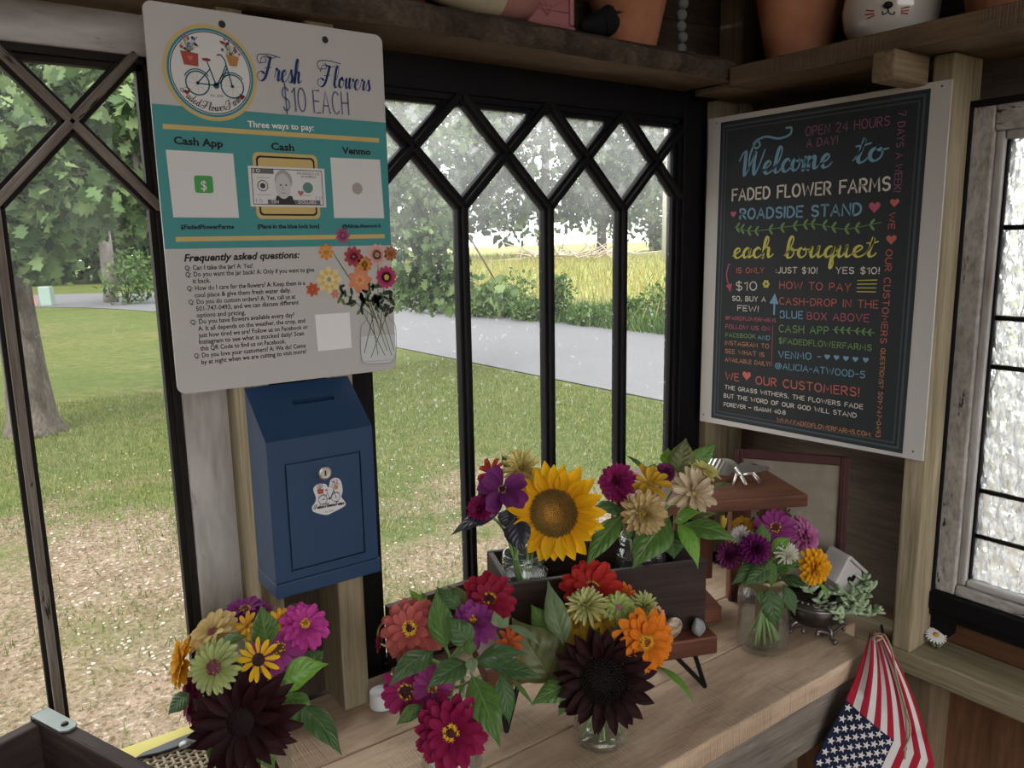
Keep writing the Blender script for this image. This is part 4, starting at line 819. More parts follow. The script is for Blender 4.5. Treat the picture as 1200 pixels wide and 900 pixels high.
script(CSg, b, 'Welcome', T(178, 452), T(596, 408), 80*mm, .0060, BLU, 6, .16, .5); script(CSg, b, 'to', T(695, 393), T(842, 376), 82*mm, .0060, BLU, 6, .2, .5); script(CSg, b, 'each', T(150, 822), T(330, 818), 68*mm, .0050, YEL, 6, .16, .5); script(CSg, b, 'bouquet', T(385, 820), T(795, 815), 68*mm, .0050, YEL, 6, .16, .5)
for tx, f, X0, Y0, X1, Y1, h, wt, col in (('OPEN 24 HOURS', T, 482, 268, 862, 220, 54, 1.5, PUR), ('A DAY!', T, 487, 320, 626, 305, 48, 1.5, PUR), ('FADED FLOWER FARMS', T, 150, 562, 863, 513, 76, 3.7, WHT), ('ROADSIDE STAND', T, 185, 645, 732, 625, 68, 3.7, BLU), ('IS ONLY', U, 170, 38, 293, 38, 36, 1.5, RED), (':JUST $10!', U, 347, 38, 534, 40, 38, 1.7, WHT), ('YES $10!', U, 620, 40, 816, 42, 38, 1.7, WHT), ('$10', U, 166, 116, 260, 116, 58, 1.9, WHT), ('HOW TO PAY', U, 364, 108, 686, 121, 47, 1.7, RED),
    ('SO, BUY A', U, 150, 163, 300, 168, 32, 1.6, WHT), ('FEW!', U, 174, 208, 268, 213, 36, 1.6, WHT), ('CASH-DROP IN THE', U, 364, 180, 810, 198, 46, 1.7, RED), ('BLUE', U, 368, 241, 468, 245, 46, 2.1, BLU), ('BOX ABOVE', U, 490, 248, 768, 260, 46, 1.6, PNK), ('@FADEDFLOWERFARMS', U, 118, 248, 347, 262, 25, 1.1, PNK), ('FOLLOW US ON', U, 120, 289, 318, 300, 28, 1.3, PNK), ('FACEBOOK', U, 120, 327, 254, 335, 28, 1.3, GRN), ('AND', U, 266, 338, 320, 342, 28, 1.3, BLU), ('INSTAGRAM TO', U, 118, 363, 315, 380, 29, 1.3, ORG), ('SEE WHAT IS', U, 117, 400, 294, 418, 29, 1.3, ORG), ('AVAILABLE DAILY!', U, 117, 438, 320, 460, 28, 1.3, ORG),
    ('CASH APP', U, 362, 305, 586, 316, 47, 1.8, GRN), ('$FADEDFLOWERFARMS', U, 360, 356, 780, 390, 36, 1.6, GRN), ('VENMO -', U, 360, 422, 550, 433, 44, 1.8, BLU), ('@ALICIA-ATWOOD-5', U, 343, 470, 750, 515, 41, 1.6, BLU), ('WE', U, 120, 520, 178, 528, 52, 2.1, RED), ('OUR CUSTOMERS!', U, 257, 541, 724, 598, 54, 2.2, RED), ('THE GRASS WITHERS, THE FLOWERS FADE', U, 116, 563, 741, 655, 28, 1.35, WHT), ('BUT THE WORD OF OUR GOD WILL STAND', U, 112, 601, 712, 694, 28, 1.35, WHT), ('FOREVER _ ISAIAH 40:8', U, 112, 641, 390, 680, 27, 1.3, WHT), ('WWW.FADEDFLOWERFARMS.COM', U, 354, 713, 774, 780, 28, 1.35, ORG),
    ('7 DAYS A WEEK!', T, 905, 160, 882, 522, 42, 1.5, PUR), ('WE', T, 862, 618, 858, 690, 36, 1.5, RED), ('OUR CUSTOMERS', T, 848, 785, 822, 1206, 38, 1.5, RED), ('QUESTIONS? 501-747-0493', U, 825, 380, 801, 780, 27, 1.15, ORG)):
    caps(CSg, b, tx, f(X0, Y0), f(X1, Y1), h*mm, wt*.001, col, 6)
mk('lettering', b, None, root)
# ------------------------------------------------------------------ blue lock box on the post
bx0, bx1, yf, ybk, zt_, zbm, zlid = .3035, .4450, .930, .998, Zw(-.234), Zw(-.435), Zw(-.176)
t = NT('blue_powder_coat'); n = t.noise(t.co('obj'), 300, 2); n2 = t.noise(t.co('obj'), 14, 4)
t.set('Base Color', t.mix(t.rng(n2, .62, .72, 0, .35), (.016, .045, .105), (.04, .08, .14))); t.set('Roughness', .5); t.set('Specular IOR Level', .4); t.bump(n, .12, .001); BLUE = t.m
root = thing('lock_box', ((bx0+bx1)/2, ybk, zbm), 'blue steel drop box with slanted slotted lid and lock on the post', 'lock box')
b = MB(); th = .010
vv = [(bx0, yf, zbm), (bx0, ybk, zbm), (bx0, ybk, zlid), (bx0, yf, zt_)]; V8 = vv+[(bx1, y, z) for _, y, z in vv]
b.add(V8, [(0, 1, 2, 3), (7, 6, 5, 4), (0, 4, 5, 1), (1, 5, 6, 2)])
# front with a recessed opening for the door; slot in the lid
dx0, dx1, dz0, dz1 = bx0+.0205, bx1-.0185, zbm+.030, zt_-.030
ring_ = lambda a, c_: [(i, (i+1) % 4, 4+(i+1) % 4, 4+i) for i in range(4)]
O4 = [(bx0, yf, zbm), (bx1, yf, zbm), (bx1, yf, zt_), (bx0, yf, zt_)]; I4 = [(dx0, yf, dz0), (dx1, yf, dz0), (dx1, yf, dz1), (dx0, yf, dz1)]; D4 = [(x, yf+.004, z) for x, _, z in I4]
b.add(O4+I4, ring_(0, 0)); b.add(I4+D4, ring_(0, 0)); b.add(D4, [(0, 1, 2, 3)])
lidp = lambda a, c_: Vector((bx0+(bx1-bx0)*a, yf+(ybk-yf)*c_, zt_+(zlid-zt_)*c_))
LN = (lidp(0, 1)-lidp(0, 0)).cross(lidp(1, 0)-lidp(0, 0)).normalized(); LN = LN if LN.z > 0 else -LN
Lo = [lidp(0, 0), lidp(1, 0), lidp(1, 1), lidp(0, 1)]; Li = [lidp(.37, .585), lidp(.77, .585), lidp(.77, .665), lidp(.37, .665)]; Ld = [q-LN*.012 for q in Li]
b.add(Lo+Li, ring_(0, 0)); b.add(Li+Ld, ring_(0, 0), None); b.add(Ld, [(0, 1, 2, 3)])
mk('body', b, BLUE, root, bevel=.0012)
b = MB(); b.bx(bx0-.001, bx1+.0015, yf-.0035, ybk, zbm-.001, zbm+.0185); mk('base_rim', b, BLUE, root, bevel=.0015)
b = MB(); b.bx(dx0+.0022, dx1-.0018, yf-.0005, yf+.0038, dz0+.002, dz1-.0022); dr = mk('door', b, BLUE, root, bevel=.001)
BF = Face((bx0, yf-.0006, zbm), (1, 0, 0), (0, 0, 1), (0, -1, 0))
lk = BF.at(378.5, 553); Mrot = Matrix.Rotation(math.pi/2, 3, 'X')
b = MB(); b.lathe([(0, 0), (.0088, 0), (.0092, .002), (.0085, .0075), (.0066, .0088), (.0062, .0072), (0, .0072)], BF.w(lk), 28, M['silver'], Mrot); b.box(BF.w(lk)+Vector((-.0009, -.0080, -.0035)), (.0018, 0, 0), (0, .001, 0), (0, 0, .007), M['iron'])
mk('lock', b, None, dr, smooth=False, label='round chrome key lock')
b = MB(); Sk = lambda X, Y: BF.at(240+X/5.4545, 430+Y/5.4545)
outl = [(683, 895), (690, 950), (720, 958), (790, 925), (770, 900), (880, 890), (900, 870), (890, 820), (868, 790), (870, 735), (840, 708), (805, 722), (793, 760), (775, 775), (760, 745), (720, 745), (692, 775), (700, 820), (712, 850)]
outl = [(683, 895), (695, 925), (770, 945), (815, 930), (890, 890), (897, 865), (872, 830), (880, 790), (868, 728), (838, 708), (803, 722), (790, 770), (770, 748), (722, 748), (692, 780), (708, 830), (705, 862)]
BF.poly(b, [q.xy for q in spline([(*Sk(*p), 0) for p in outl+outl[:1]], 4)][:-1], (.62, .61, .62), 1)
bicycle(BF, b, (Sk(752, 848)+Sk(838, 830))/2, (Sk(838, 830)-Sk(752, 848)).length*.95, 2, (.02, .03, .05)); script(BF, b, 'Faded Flower Farms', Sk(698, 908), Sk(888, 876), .0026, .0008, BLACK, 5, .15, .3)
typed(BF, b, 'Est. 2020', Sk(768, 930), Sk(820, 919), .0016, BLACK, 5)
mk('sticker', b, None, dr, label='white bicycle sticker')
# ------------------------------------------------------------------ plants: petals, leaves, stems
PROF = {'zinnia': [.34, .52, .74, .92, 1.0, .98, .80, .30], 'sun': [.45, .75, .95, 1.0, .92, .72, .42, .05], 'cosmos': [.20, .45, .72, .92, 1.05, 1.08, .98, .70],
        'spike': [.5, .7, .85, .9, .82, .62, .34, .06], 'quill': [.45, .6, .75, .85, .92, .95, .82, .40], 'strap': [.4, .6, .8, .95, 1.0, .92, .7, .25]}
LEAFP = [.02, .42, .76, .95, 1.0, .95, .82, .62, .38, .16, .01]
def frame_of(n, spin=0):
    n = Vector(n).normalized(); a = Vector((0, 0, 1)) if abs(n.z) < .9 else Vector((0, 1, 0)); x = a.cross(n).normalized(); y = n.cross(x)
    c, s = math.cos(spin), math.sin(spin); return Matrix((x*c+y*s, y*c-x*s, n)).transposed()
def facing(r, u, t): return (CR*r+CU*u-CF*t).normalized()
def petal(mb, c, Mx, ang, r0, z0, L, W, e0, e1, prof, cup, rr, wob, m):
    """one petal from radius r0, rising at e0 and bending to e1 (radians) along its length"""
    K, N = 5, 8; ca, sa = math.cos(ang), math.sin(ang); rad, z = r0, z0; rows, uv = [], []; rv = rr.random(); tw = rr.uniform(-.25, .25)
    for j in range(N):
        t = j/(N-1); e = e0+(e1-e0)*t
        if j: rad += math.cos(e)*L/(N-1); z += math.sin(e)*L/(N-1)
        w_ = W*.5*prof[j]; row, ur = [], []
        for i in range(K):
            s = (i-2)/2; lx = s*w_; up = cup*w_*(s*s)-(.10*w_ if i in (1, 3) else 0)+tw*lx*t+wob*math.sin(9*t+rv*6)*abs(s)*.3
            if j == N-1 and prof[-1] > .2 and i == 2: up -= 0; rad2 = rad-L*.035
            else: rad2 = rad
            px = rad2-math.sin(e)*up; pz = z+math.cos(e)*up
            q = Vector((px*ca-lx*sa, px*sa+lx*ca, pz)); row.append(c+Mx @ q); ur.append((s, t, rv))
        rows.append(row); uv.append(ur)
    mb.quadgrid(rows, uv, m)
PM = {}
def pm(base, tip=None, edge=None):
    k = (base, tip, edge)
    if k not in PM: PM[k] = petal_mat('petal_skin', base, tip, edge)
    return PM[k]
M['stem'] = plain('green_stem', (.20, .33, .10), .5, var=.3, scale=60)
M['stem_dark'] = plain('dark_stem', (.05, .07, .03), .5)
M['leaf'] = leaf_mat('mid_green_leaf', (.055, .135, .026), (.11, .215, .045), (.24, .34, .12))
M['leaf_dark'] = leaf_mat('deep_green_leaf', (.036, .090, .026), (.07, .145, .043), (.17, .25, .11))
M['leaf_bright'] = leaf_mat('bright_green_leaf', (.11, .27, .025), (.17, .36, .04), (.25, .42, .10))
M['leaf_pale'] = leaf_mat('pale_green_leaf', (.14, .21, .10), (.21, .29, .15), (.30, .36, .22))
M['leaf_olive'] = leaf_mat('olive_leaf', (.07, .085, .025), (.12, .13, .04), (.17, .18, .08))
M['leaf_purple'] = leaf_mat('purple_black_leaf', (.018, .018, .026), (.034, .032, .046), (.05, .05, .07), trans=.08)
M['floret'] = plain('yellow_floret', (.72, .46, .05), .6); M['floret_tan'] = plain('tan_floret', (.42, .24, .10), .7)
def leaf(parent, base, tip, width, n=None, fold=.25, sag=.12, mat='leaf', curl=0, ser=.03, name='leaf', dt=None):
    base, tip = Vector(base), Vector(tip); d = tip-base; L = d.length; d.normalize()
    n = Vector(n) if n is not None else facing(0, .5, 1); n = (n-d*n.dot(d)).normalized(); s = d.cross(n); rr = random.Random(int(base.x*9999)+int(tip.z*7777)); rv = rr.random()
    rows, uv = [], []; K = 9; N = len(LEAFP)*2-1
    for j in range(N):
        t = j/(N-1); f = t*(len(LEAFP)-1); i0 = min(int(f), len(LEAFP)-2); w_ = width*.5*(LEAFP[i0]+(LEAFP[i0+1]-LEAFP[i0])*(f-i0))
        if j % 2: w_ *= 1+ser
        row, ur = [], []
        for i in range(K):
            q = (i-(K-1)/2)/((K-1)/2)
            p = base+d*(L*t)+n*(L*sag*4*t*(1-t)-L*curl*t*t)+s*(q*w_)+n*(fold*abs(q)*w_-.35*abs(q)**3*w_+.04*w_*math.sin(t*22+q*3+rv*9)*abs(q))
            row.append(p); ur.append((q, t, rv))
        rows.append(row); uv.append(ur)
    b = MB(); b.quadgrid(rows, uv)
    b.tube([base-d*L*.06, base+d*L*.3+n*(L*sag*.84-.0006), base+d*L*.7+n*(L*sag*.84-L*curl*.49-.0006)], [L*.012, L*.009, L*.004], 5)
    return mk(name, b, M[mat], parent, smooth=True)
def head(root, kind, c, n, R, cols, ctr=(.06, .02, .02), seed=1, ring=None, flo='floret'):
    rr = random.Random(seed); Mx = frame_of(n, rr.random()*6); b = MB(); m = pm(*cols); rad = math.radians
    def put(cnt, r0, z0, L, W, e0, e1, prof, cup=.25, wob=.0, jit=.12):
        for i in range(cnt):
            petal(b, c, Mx, 6.28318*(i+rr.uniform(-.22, .22))/cnt+put.o, r0*R, z0*R, L*R*rr.uniform(1-jit, 1+jit*.5), W*R*rr.uniform(.9, 1.1), rad(e0+rr.uniform(-8, 8)), rad(e1+rr.uniform(-10, 10)), PROF[prof], cup, rr, wob*R, None)
        put.o += .37
    put.o = 0; disc = .26; dz = .1
    if kind == 'zinnia':        # two or three layers of rounded petals around an open centre
        put(15, .16, -.03, .84, .36, 8, -14, 'zinnia'); put(13, .15, .02, .70, .33, 20, 0, 'zinnia'); put(9, .14, .06, .50, .27, 36, 12, 'zinnia')
    elif kind == 'single':
        put(16, .2, -.01, .80, .34, 10, -10, 'zinnia'); put(12, .18, .02, .68, .3, 18, 2, 'zinnia'); disc = .27
    elif kind == 'double':      # many layers, domed
        for k, (cn, L, e0) in enumerate([(16, .86, -6), (15, .80, 8), (14, .70, 22), (12, .58, 36), (10, .44, 52), (7, .30, 66)]): put(cn, .13, k*.045, L, .32-.025*k, e0, e0-16, 'zinnia')
        disc = .16; dz = .34
    elif kind == 'open':        # layered petals around a wide floret centre
        for k, (cn, L, e0) in enumerate([(15, .86, -8), (15, .80, 6), (13, .68, 22), (11, .52, 38)]): put(cn, .16, k*.04, L, .32-.02*k, e0, e0-18, 'zinnia')
        disc = .22; dz = .20
    elif kind == 'narrow':      # many slim petals, wide centre
        put(22, .22, -.02, .80, .23, 8, -16, 'zinnia', .4); put(20, .2, .02, .66, .2, 22, 2, 'zinnia', .4); disc = .30; dz = .16
    elif kind == 'strappy':     # long loose faded petals
        put(11, .10, -.04, .92, .30, 10, -26, 'strap', .6, .10, .2); put(9, .10, .02, .84, .28, 30, 4, 'strap', .7, .10, .2); put(6, .08, .05, .55, .2, 52, 30, 'quill', .7, .08); disc = .12; dz = .16
    elif kind == 'pompon':
        for k, (cn, L, e0) in enumerate([(16, .80, -34), (17, .84, -14), (16, .84, 6), (15, .80, 24), (13, .74, 42), (11, .66, 58), (8, .54, 72), (5, .42, 84)]): put(cn, .14, .05*k, L, .27, e0+16, e0-8, 'quill', .8)
        disc = .06; dz = .5
    elif kind == 'dahlia':      # pointed petals
        for k, (cn, L, e0) in enumerate([(14, .90, -8), (14, .84, 8), (13, .74, 24), (11, .60, 42), (9, .46, 58), (7, .34, 72)]): put(cn, .12, k*.045, L, .29-.02*k, e0+4, e0-10, 'strap', .5)
        disc = .12; dz = .3
    elif kind == 'spiky':
        for k, (cn, L, e0) in enumerate([(15, .90, -4), (15, .88, 14), (14, .80, 30), (12, .66, 48), (9, .5, 64)]): put(cn, .12, k*.05, L, .17, e0+6, e0-6, 'quill', .7)
        disc = .12; dz = .34
    elif kind == 'sunflower':
        put(19, .44, -.03, .62, .31, 6, -12, 'sun', .2, .03); put(17, .42, .0, .56, .28, 20, 2, 'sun', .25, .03); disc = .48
    elif kind == 'darksun':
        put(20, .44, -.03, .60, .25, 4, -16, 'sun', .22, .03); put(18, .42, .01, .56, .23, 20, 0, 'sun', .25, .03); put(14, .40, .03, .42, .20, 36, 16, 'sun', .3, .02); disc = .48
    elif kind == 'shaggysun':
        put(20, .26, -.04, .80, .27, 2, -24, 'sun', .22, .04); put(18, .24, .0, .74, .25, 18, -8, 'sun', .25, .04); put(13, .22, .04, .60, .22, 34, 10, 'sun', .3, .03); disc = .30
    elif kind == 'cosmos':
        put(5, .12, 0, .92, .62, 26, -4, 'cosmos', .5, .05, .1); put(4, .10, .02, .84, .58, 44, 14, 'cosmos', .6, .05, .1); disc = .20
    elif kind == 'susan':
        put(12, .28, .02, .74, .24, 6, -16, 'strap', .2, .03); disc = .30; dz = .22
    elif kind == 'few':         # an old or half hidden flower: loose petals
        put(9, .15, 0, .85, .33, 22, -14, 'zinnia', .35, .06, .25); put(6, .12, .04, .6, .28, 44, 10, 'zinnia', .4, .05, .2); disc = .18
    elif kind == 'bud':         # withered, closed
        put(9, .18, -.2, 1.5, .42, 74, 96, 'strap', .5, .12); put(6, .1, -.1, 1.35, .34, 82, 100, 'strap', .5, .12); disc = .12
    mk('petals', b, m, root, smooth=True)
    d = MB(); P = lambda x, y, z: c+Mx @ Vector((x*R, y*R, z*R)); cm = M.setdefault(('ctr', ctr), plain('flower_centre', ctr, .75, var=.4, scale=250, bump=.5))
    prof = [(disc*math.cos(a)*R, (dz*math.sin(a))*R) for a in [i*math.pi/2/6 for i in range(7)]]; d.lathe([(disc*R*.9, -.06*R)]+prof, c, 20, cm, Mx)
    if kind in ('sunflower', 'darksun'):
        N = 420 if kind == 'sunflower' else 260
        c_in, c_mid, c_out = ((.52, .28, .05), (.36, .21, .05), (.27, .165, .045)) if kind == 'sunflower' else ((.014, .007, .007), (.010, .005, .005), (.016, .007, .007))
        ms = [M.setdefault(('sd', x), plain('seed_floret', x, .8, var=.4, scale=300)) for x in (c_in, c_mid, c_out)]
        for i in range(N):
            q = math.sqrt((i+.5)/N); a = i*2.39996; rr_ = disc*q*1.02; h = dz*math.sqrt(max(0, 1-q*q*.92)); s = disc*.055
            x, y = rr_*math.cos(a), rr_*math.sin(a); dx, dy = -math.sin(a)*s, math.cos(a)*s; ex, ey = math.cos(a)*s, math.sin(a)*s; hh = .075 if q > .4 else .045
            d.add([P(x+dx, y+dy, h), P(x-ex, y-ey, h), P(x-dx, y-dy, h), P(x+ex, y+ey, h), P(x+ex*.8, y+ey*.8, h+hh)], [(0, 1, 4), (1, 2, 4), (2, 3, 4), (3, 0, 4)], None, ms[0] if q < .42 else ms[1] if q < .7 else ms[2])
    mk('flower_center', d, None, root, smooth=kind not in ('sunflower', 'darksun'))
    if ring:
        nn, r_, s = ring; fl = MB()
        for i in range(nn):
            a = 6.28318*i/nn+rr.uniform(-.1, .1); q = r_*(rr.uniform(.97, 1.03) if nn > 40 else rr.uniform(.62, 1.22)); x, y = q*math.cos(a), q*math.sin(a); z = dz*math.sqrt(max(0, 1-min(1, q/disc)**2))+.015
            o_ = P(x, y, z); fl.add([o_]+[P(x+s*math.cos(k*1.2566+a), y+s*math.sin(k*1.2566+a), z+s*1.25) for k in range(5)]+[P(x+s*.4*math.cos(k*1.2566+a+.63), y+s*.4*math.sin(k*1.2566+a+.63), z+s*.6) for k in range(5)],
                                 [(0, 1+k, 6+k) for k in range(5)]+[(0, 6+k, 1+(k+1) % 5) for k in range(5)])
        mk('florets', fl, M[flo], root)
    cal = MB(); cal.lathe([(0, -.16*R), (.10*R, -.14*R), (.17*R, -.05*R), (.2*R, 0)], c, 10, None, Mx); mk('sepals', cal, M['leaf_dark'], root, smooth=True)
JARS = {}
def stem(root, c, n, jar, rad=.0021, mat='stem', seed=0):
    """stem from below the flower head, through the mouth of its jar, down into the water"""
    jp, mouth, rj = JARS[jar]; r = random.Random(seed); a = r.random()*6.28; k = rj*.78
    m0 = Vector((jp.x+math.cos(a)*k*.8, jp.y+math.sin(a)*k*.8, jp.z+mouth)); b0 = Vector((jp.x-math.cos(a)*k*r.uniform(.6, 1.2), jp.y-math.sin(a)*k*r.uniform(.6, 1.2), jp.z+.009+r.random()*.008))
    st = Vector(c)-Vector(n)*.012; mid = (st+m0)/2+Vector(n)*-.012+Vector((0, 0, .006))
    pts = spline([st, mid, m0, b0], 5) if (st-m0).length > .02 else spline([st, m0, b0], 5)
    b = MB(); b.tube(pts, rad, 6); return mk('stem', b, M[mat], root, smooth=True)
# ------------------------------------------------------------------ jars
M['jar'] = glass_mat('clear_jar_glass', (.98, .99, .985), edge=1.3, dirt=lambda t: t.math('ADD', .014, 0.0))  # even white haze mixed in to brighten the glass, not dust
t = NT('jar_water'); tr = t.n('BsdfTransparent'); tr.inputs[0].default_value = (.98, .99, .98, 1); gl = t.n('BsdfGlossy'); gl.inputs['Roughness'].default_value = .02
fr_ = t.n('LayerWeight'); mx = t.n('MixShader'); t.put(mx.inputs[0], t.math('MULTIPLY', t.math('POWER', fr_.outputs['Facing'], 4.0), .5)); t.t.links.new(tr.outputs[0], mx.inputs[1]); t.t.links.new(gl.outputs[0], mx.inputs[2]); t.t.links.new(mx.outputs[0], t.out.inputs[0]); M['water'] = t.m
def mason_jar(key, p, R, Hh, label, fill=.62, band=False):
    p = Vector(p); root = thing('mason_jar', p, label, 'jar'); k = R/.041; h = Hh/.127; z = lambda v: v*h
    out = [(0, z(.003)), (.030*k, z(.0025)), (.036*k, z(.0)), (.040*k, z(.005)), (.041*k, z(.012)), (.041*k, z(.060)), (.041*k, z(.088)), (.040*k, z(.097)), (.0355*k, z(.106)), (.0335*k, z(.110)), (.0335*k, z(.112)), (.0350*k, z(.113)), (.0350*k, z(.1155)), (.0335*k, z(.1165)), (.0335*k, z(.119)), (.0345*k, z(.120)), (.0345*k, z(.122)), (.0335*k, z(.123)), (.0335*k, z(.127)), (.0325*k, z(.1275))]
    inn = [(.0305*k, z(.127)), (.0305*k, z(.110)), (.0370*k, z(.097)), (.0385*k, z(.085)), (.0385*k, z(.012)), (.033*k, z(.007)), (0, z(.0065))]
    b = MB(); b.lathe(out+inn, p, 40); mk('glass', b, M['jar'], root, smooth=True)
    for zz, rr_ in ((.0975, .0402), (.014, .0414)):         # shoulder and foot rings of the glass
        e = MB(); e.lathe([(rr_*k-.0006, z(zz)-.0008), (rr_*k+.0006, z(zz)), (rr_*k-.0006, z(zz)+.0008)], p, 40); mk('glass_ridge', e, M['jar'], root, smooth=True)
    f = fill*Hh; wb = MB(); wb.lathe([(0, z(.0075)), (.032*k, z(.0078)), (.0380*k, z(.0125)), (.0380*k, f), (.036*k, f-.0006), (0, f-.0008)], p, 40); mk('water', wb, M['water'], root, smooth=True)
    if band: bb = MB(); bb.lathe([(.0352*k, z(.112)), (.0362*k, z(.1125)), (.0362*k, z(.126)), (.0335*k, z(.1275))], p, 40); mk('lid_band', bb, plain('dull_gold_band', (.30, .25, .15), .45, metal=.7), root, smooth=True)
    JARS[key] = (p, Hh*.97, R*.80)
zC = zc+.0005
def jpos(u, v, z): q = AZ(u, v, z); return q
CX = Vector((.930, -.3675, 0)).normalized(); CY = Vector((-CX.y, CX.x, 0)); CRO = Vector((.581, .817, Zw(-.565)))+CY*.010
crate_floor = Zw(-.565)+.010
j4 = AD(613, 652, 1.132); j4.z = crate_floor+.0005; j5 = CRO+CX*.225+CY*.066; j5.z = crate_floor+.0005
mason_jar('left', (.243, .862, zC), .039, .122, 'clear glass jar of the bouquet at far left, below the blue box')
mason_jar('front', AZ(530, 902, zC), .0385, .120, 'clear glass jar under the crimson zinnia of the middle front bouquet')
mason_jar('dark', AZ(704, 866, zC), .0370, .112, 'clear glass jar under the black-red sunflower, stems showing', .55)
mason_jar('sun', j4, .036, .118, 'clear glass jar in the left end of the dark wooden crate', .72)
mason_jar('crate', j5, .038, .118, 'clear glass jar hidden by leaves in the right end of the dark crate')
mason_jar('right', AZ(893, 757, zC), .0415, .128, 'clear glass jar with gold neck band standing alone right of the crate', .55, True)
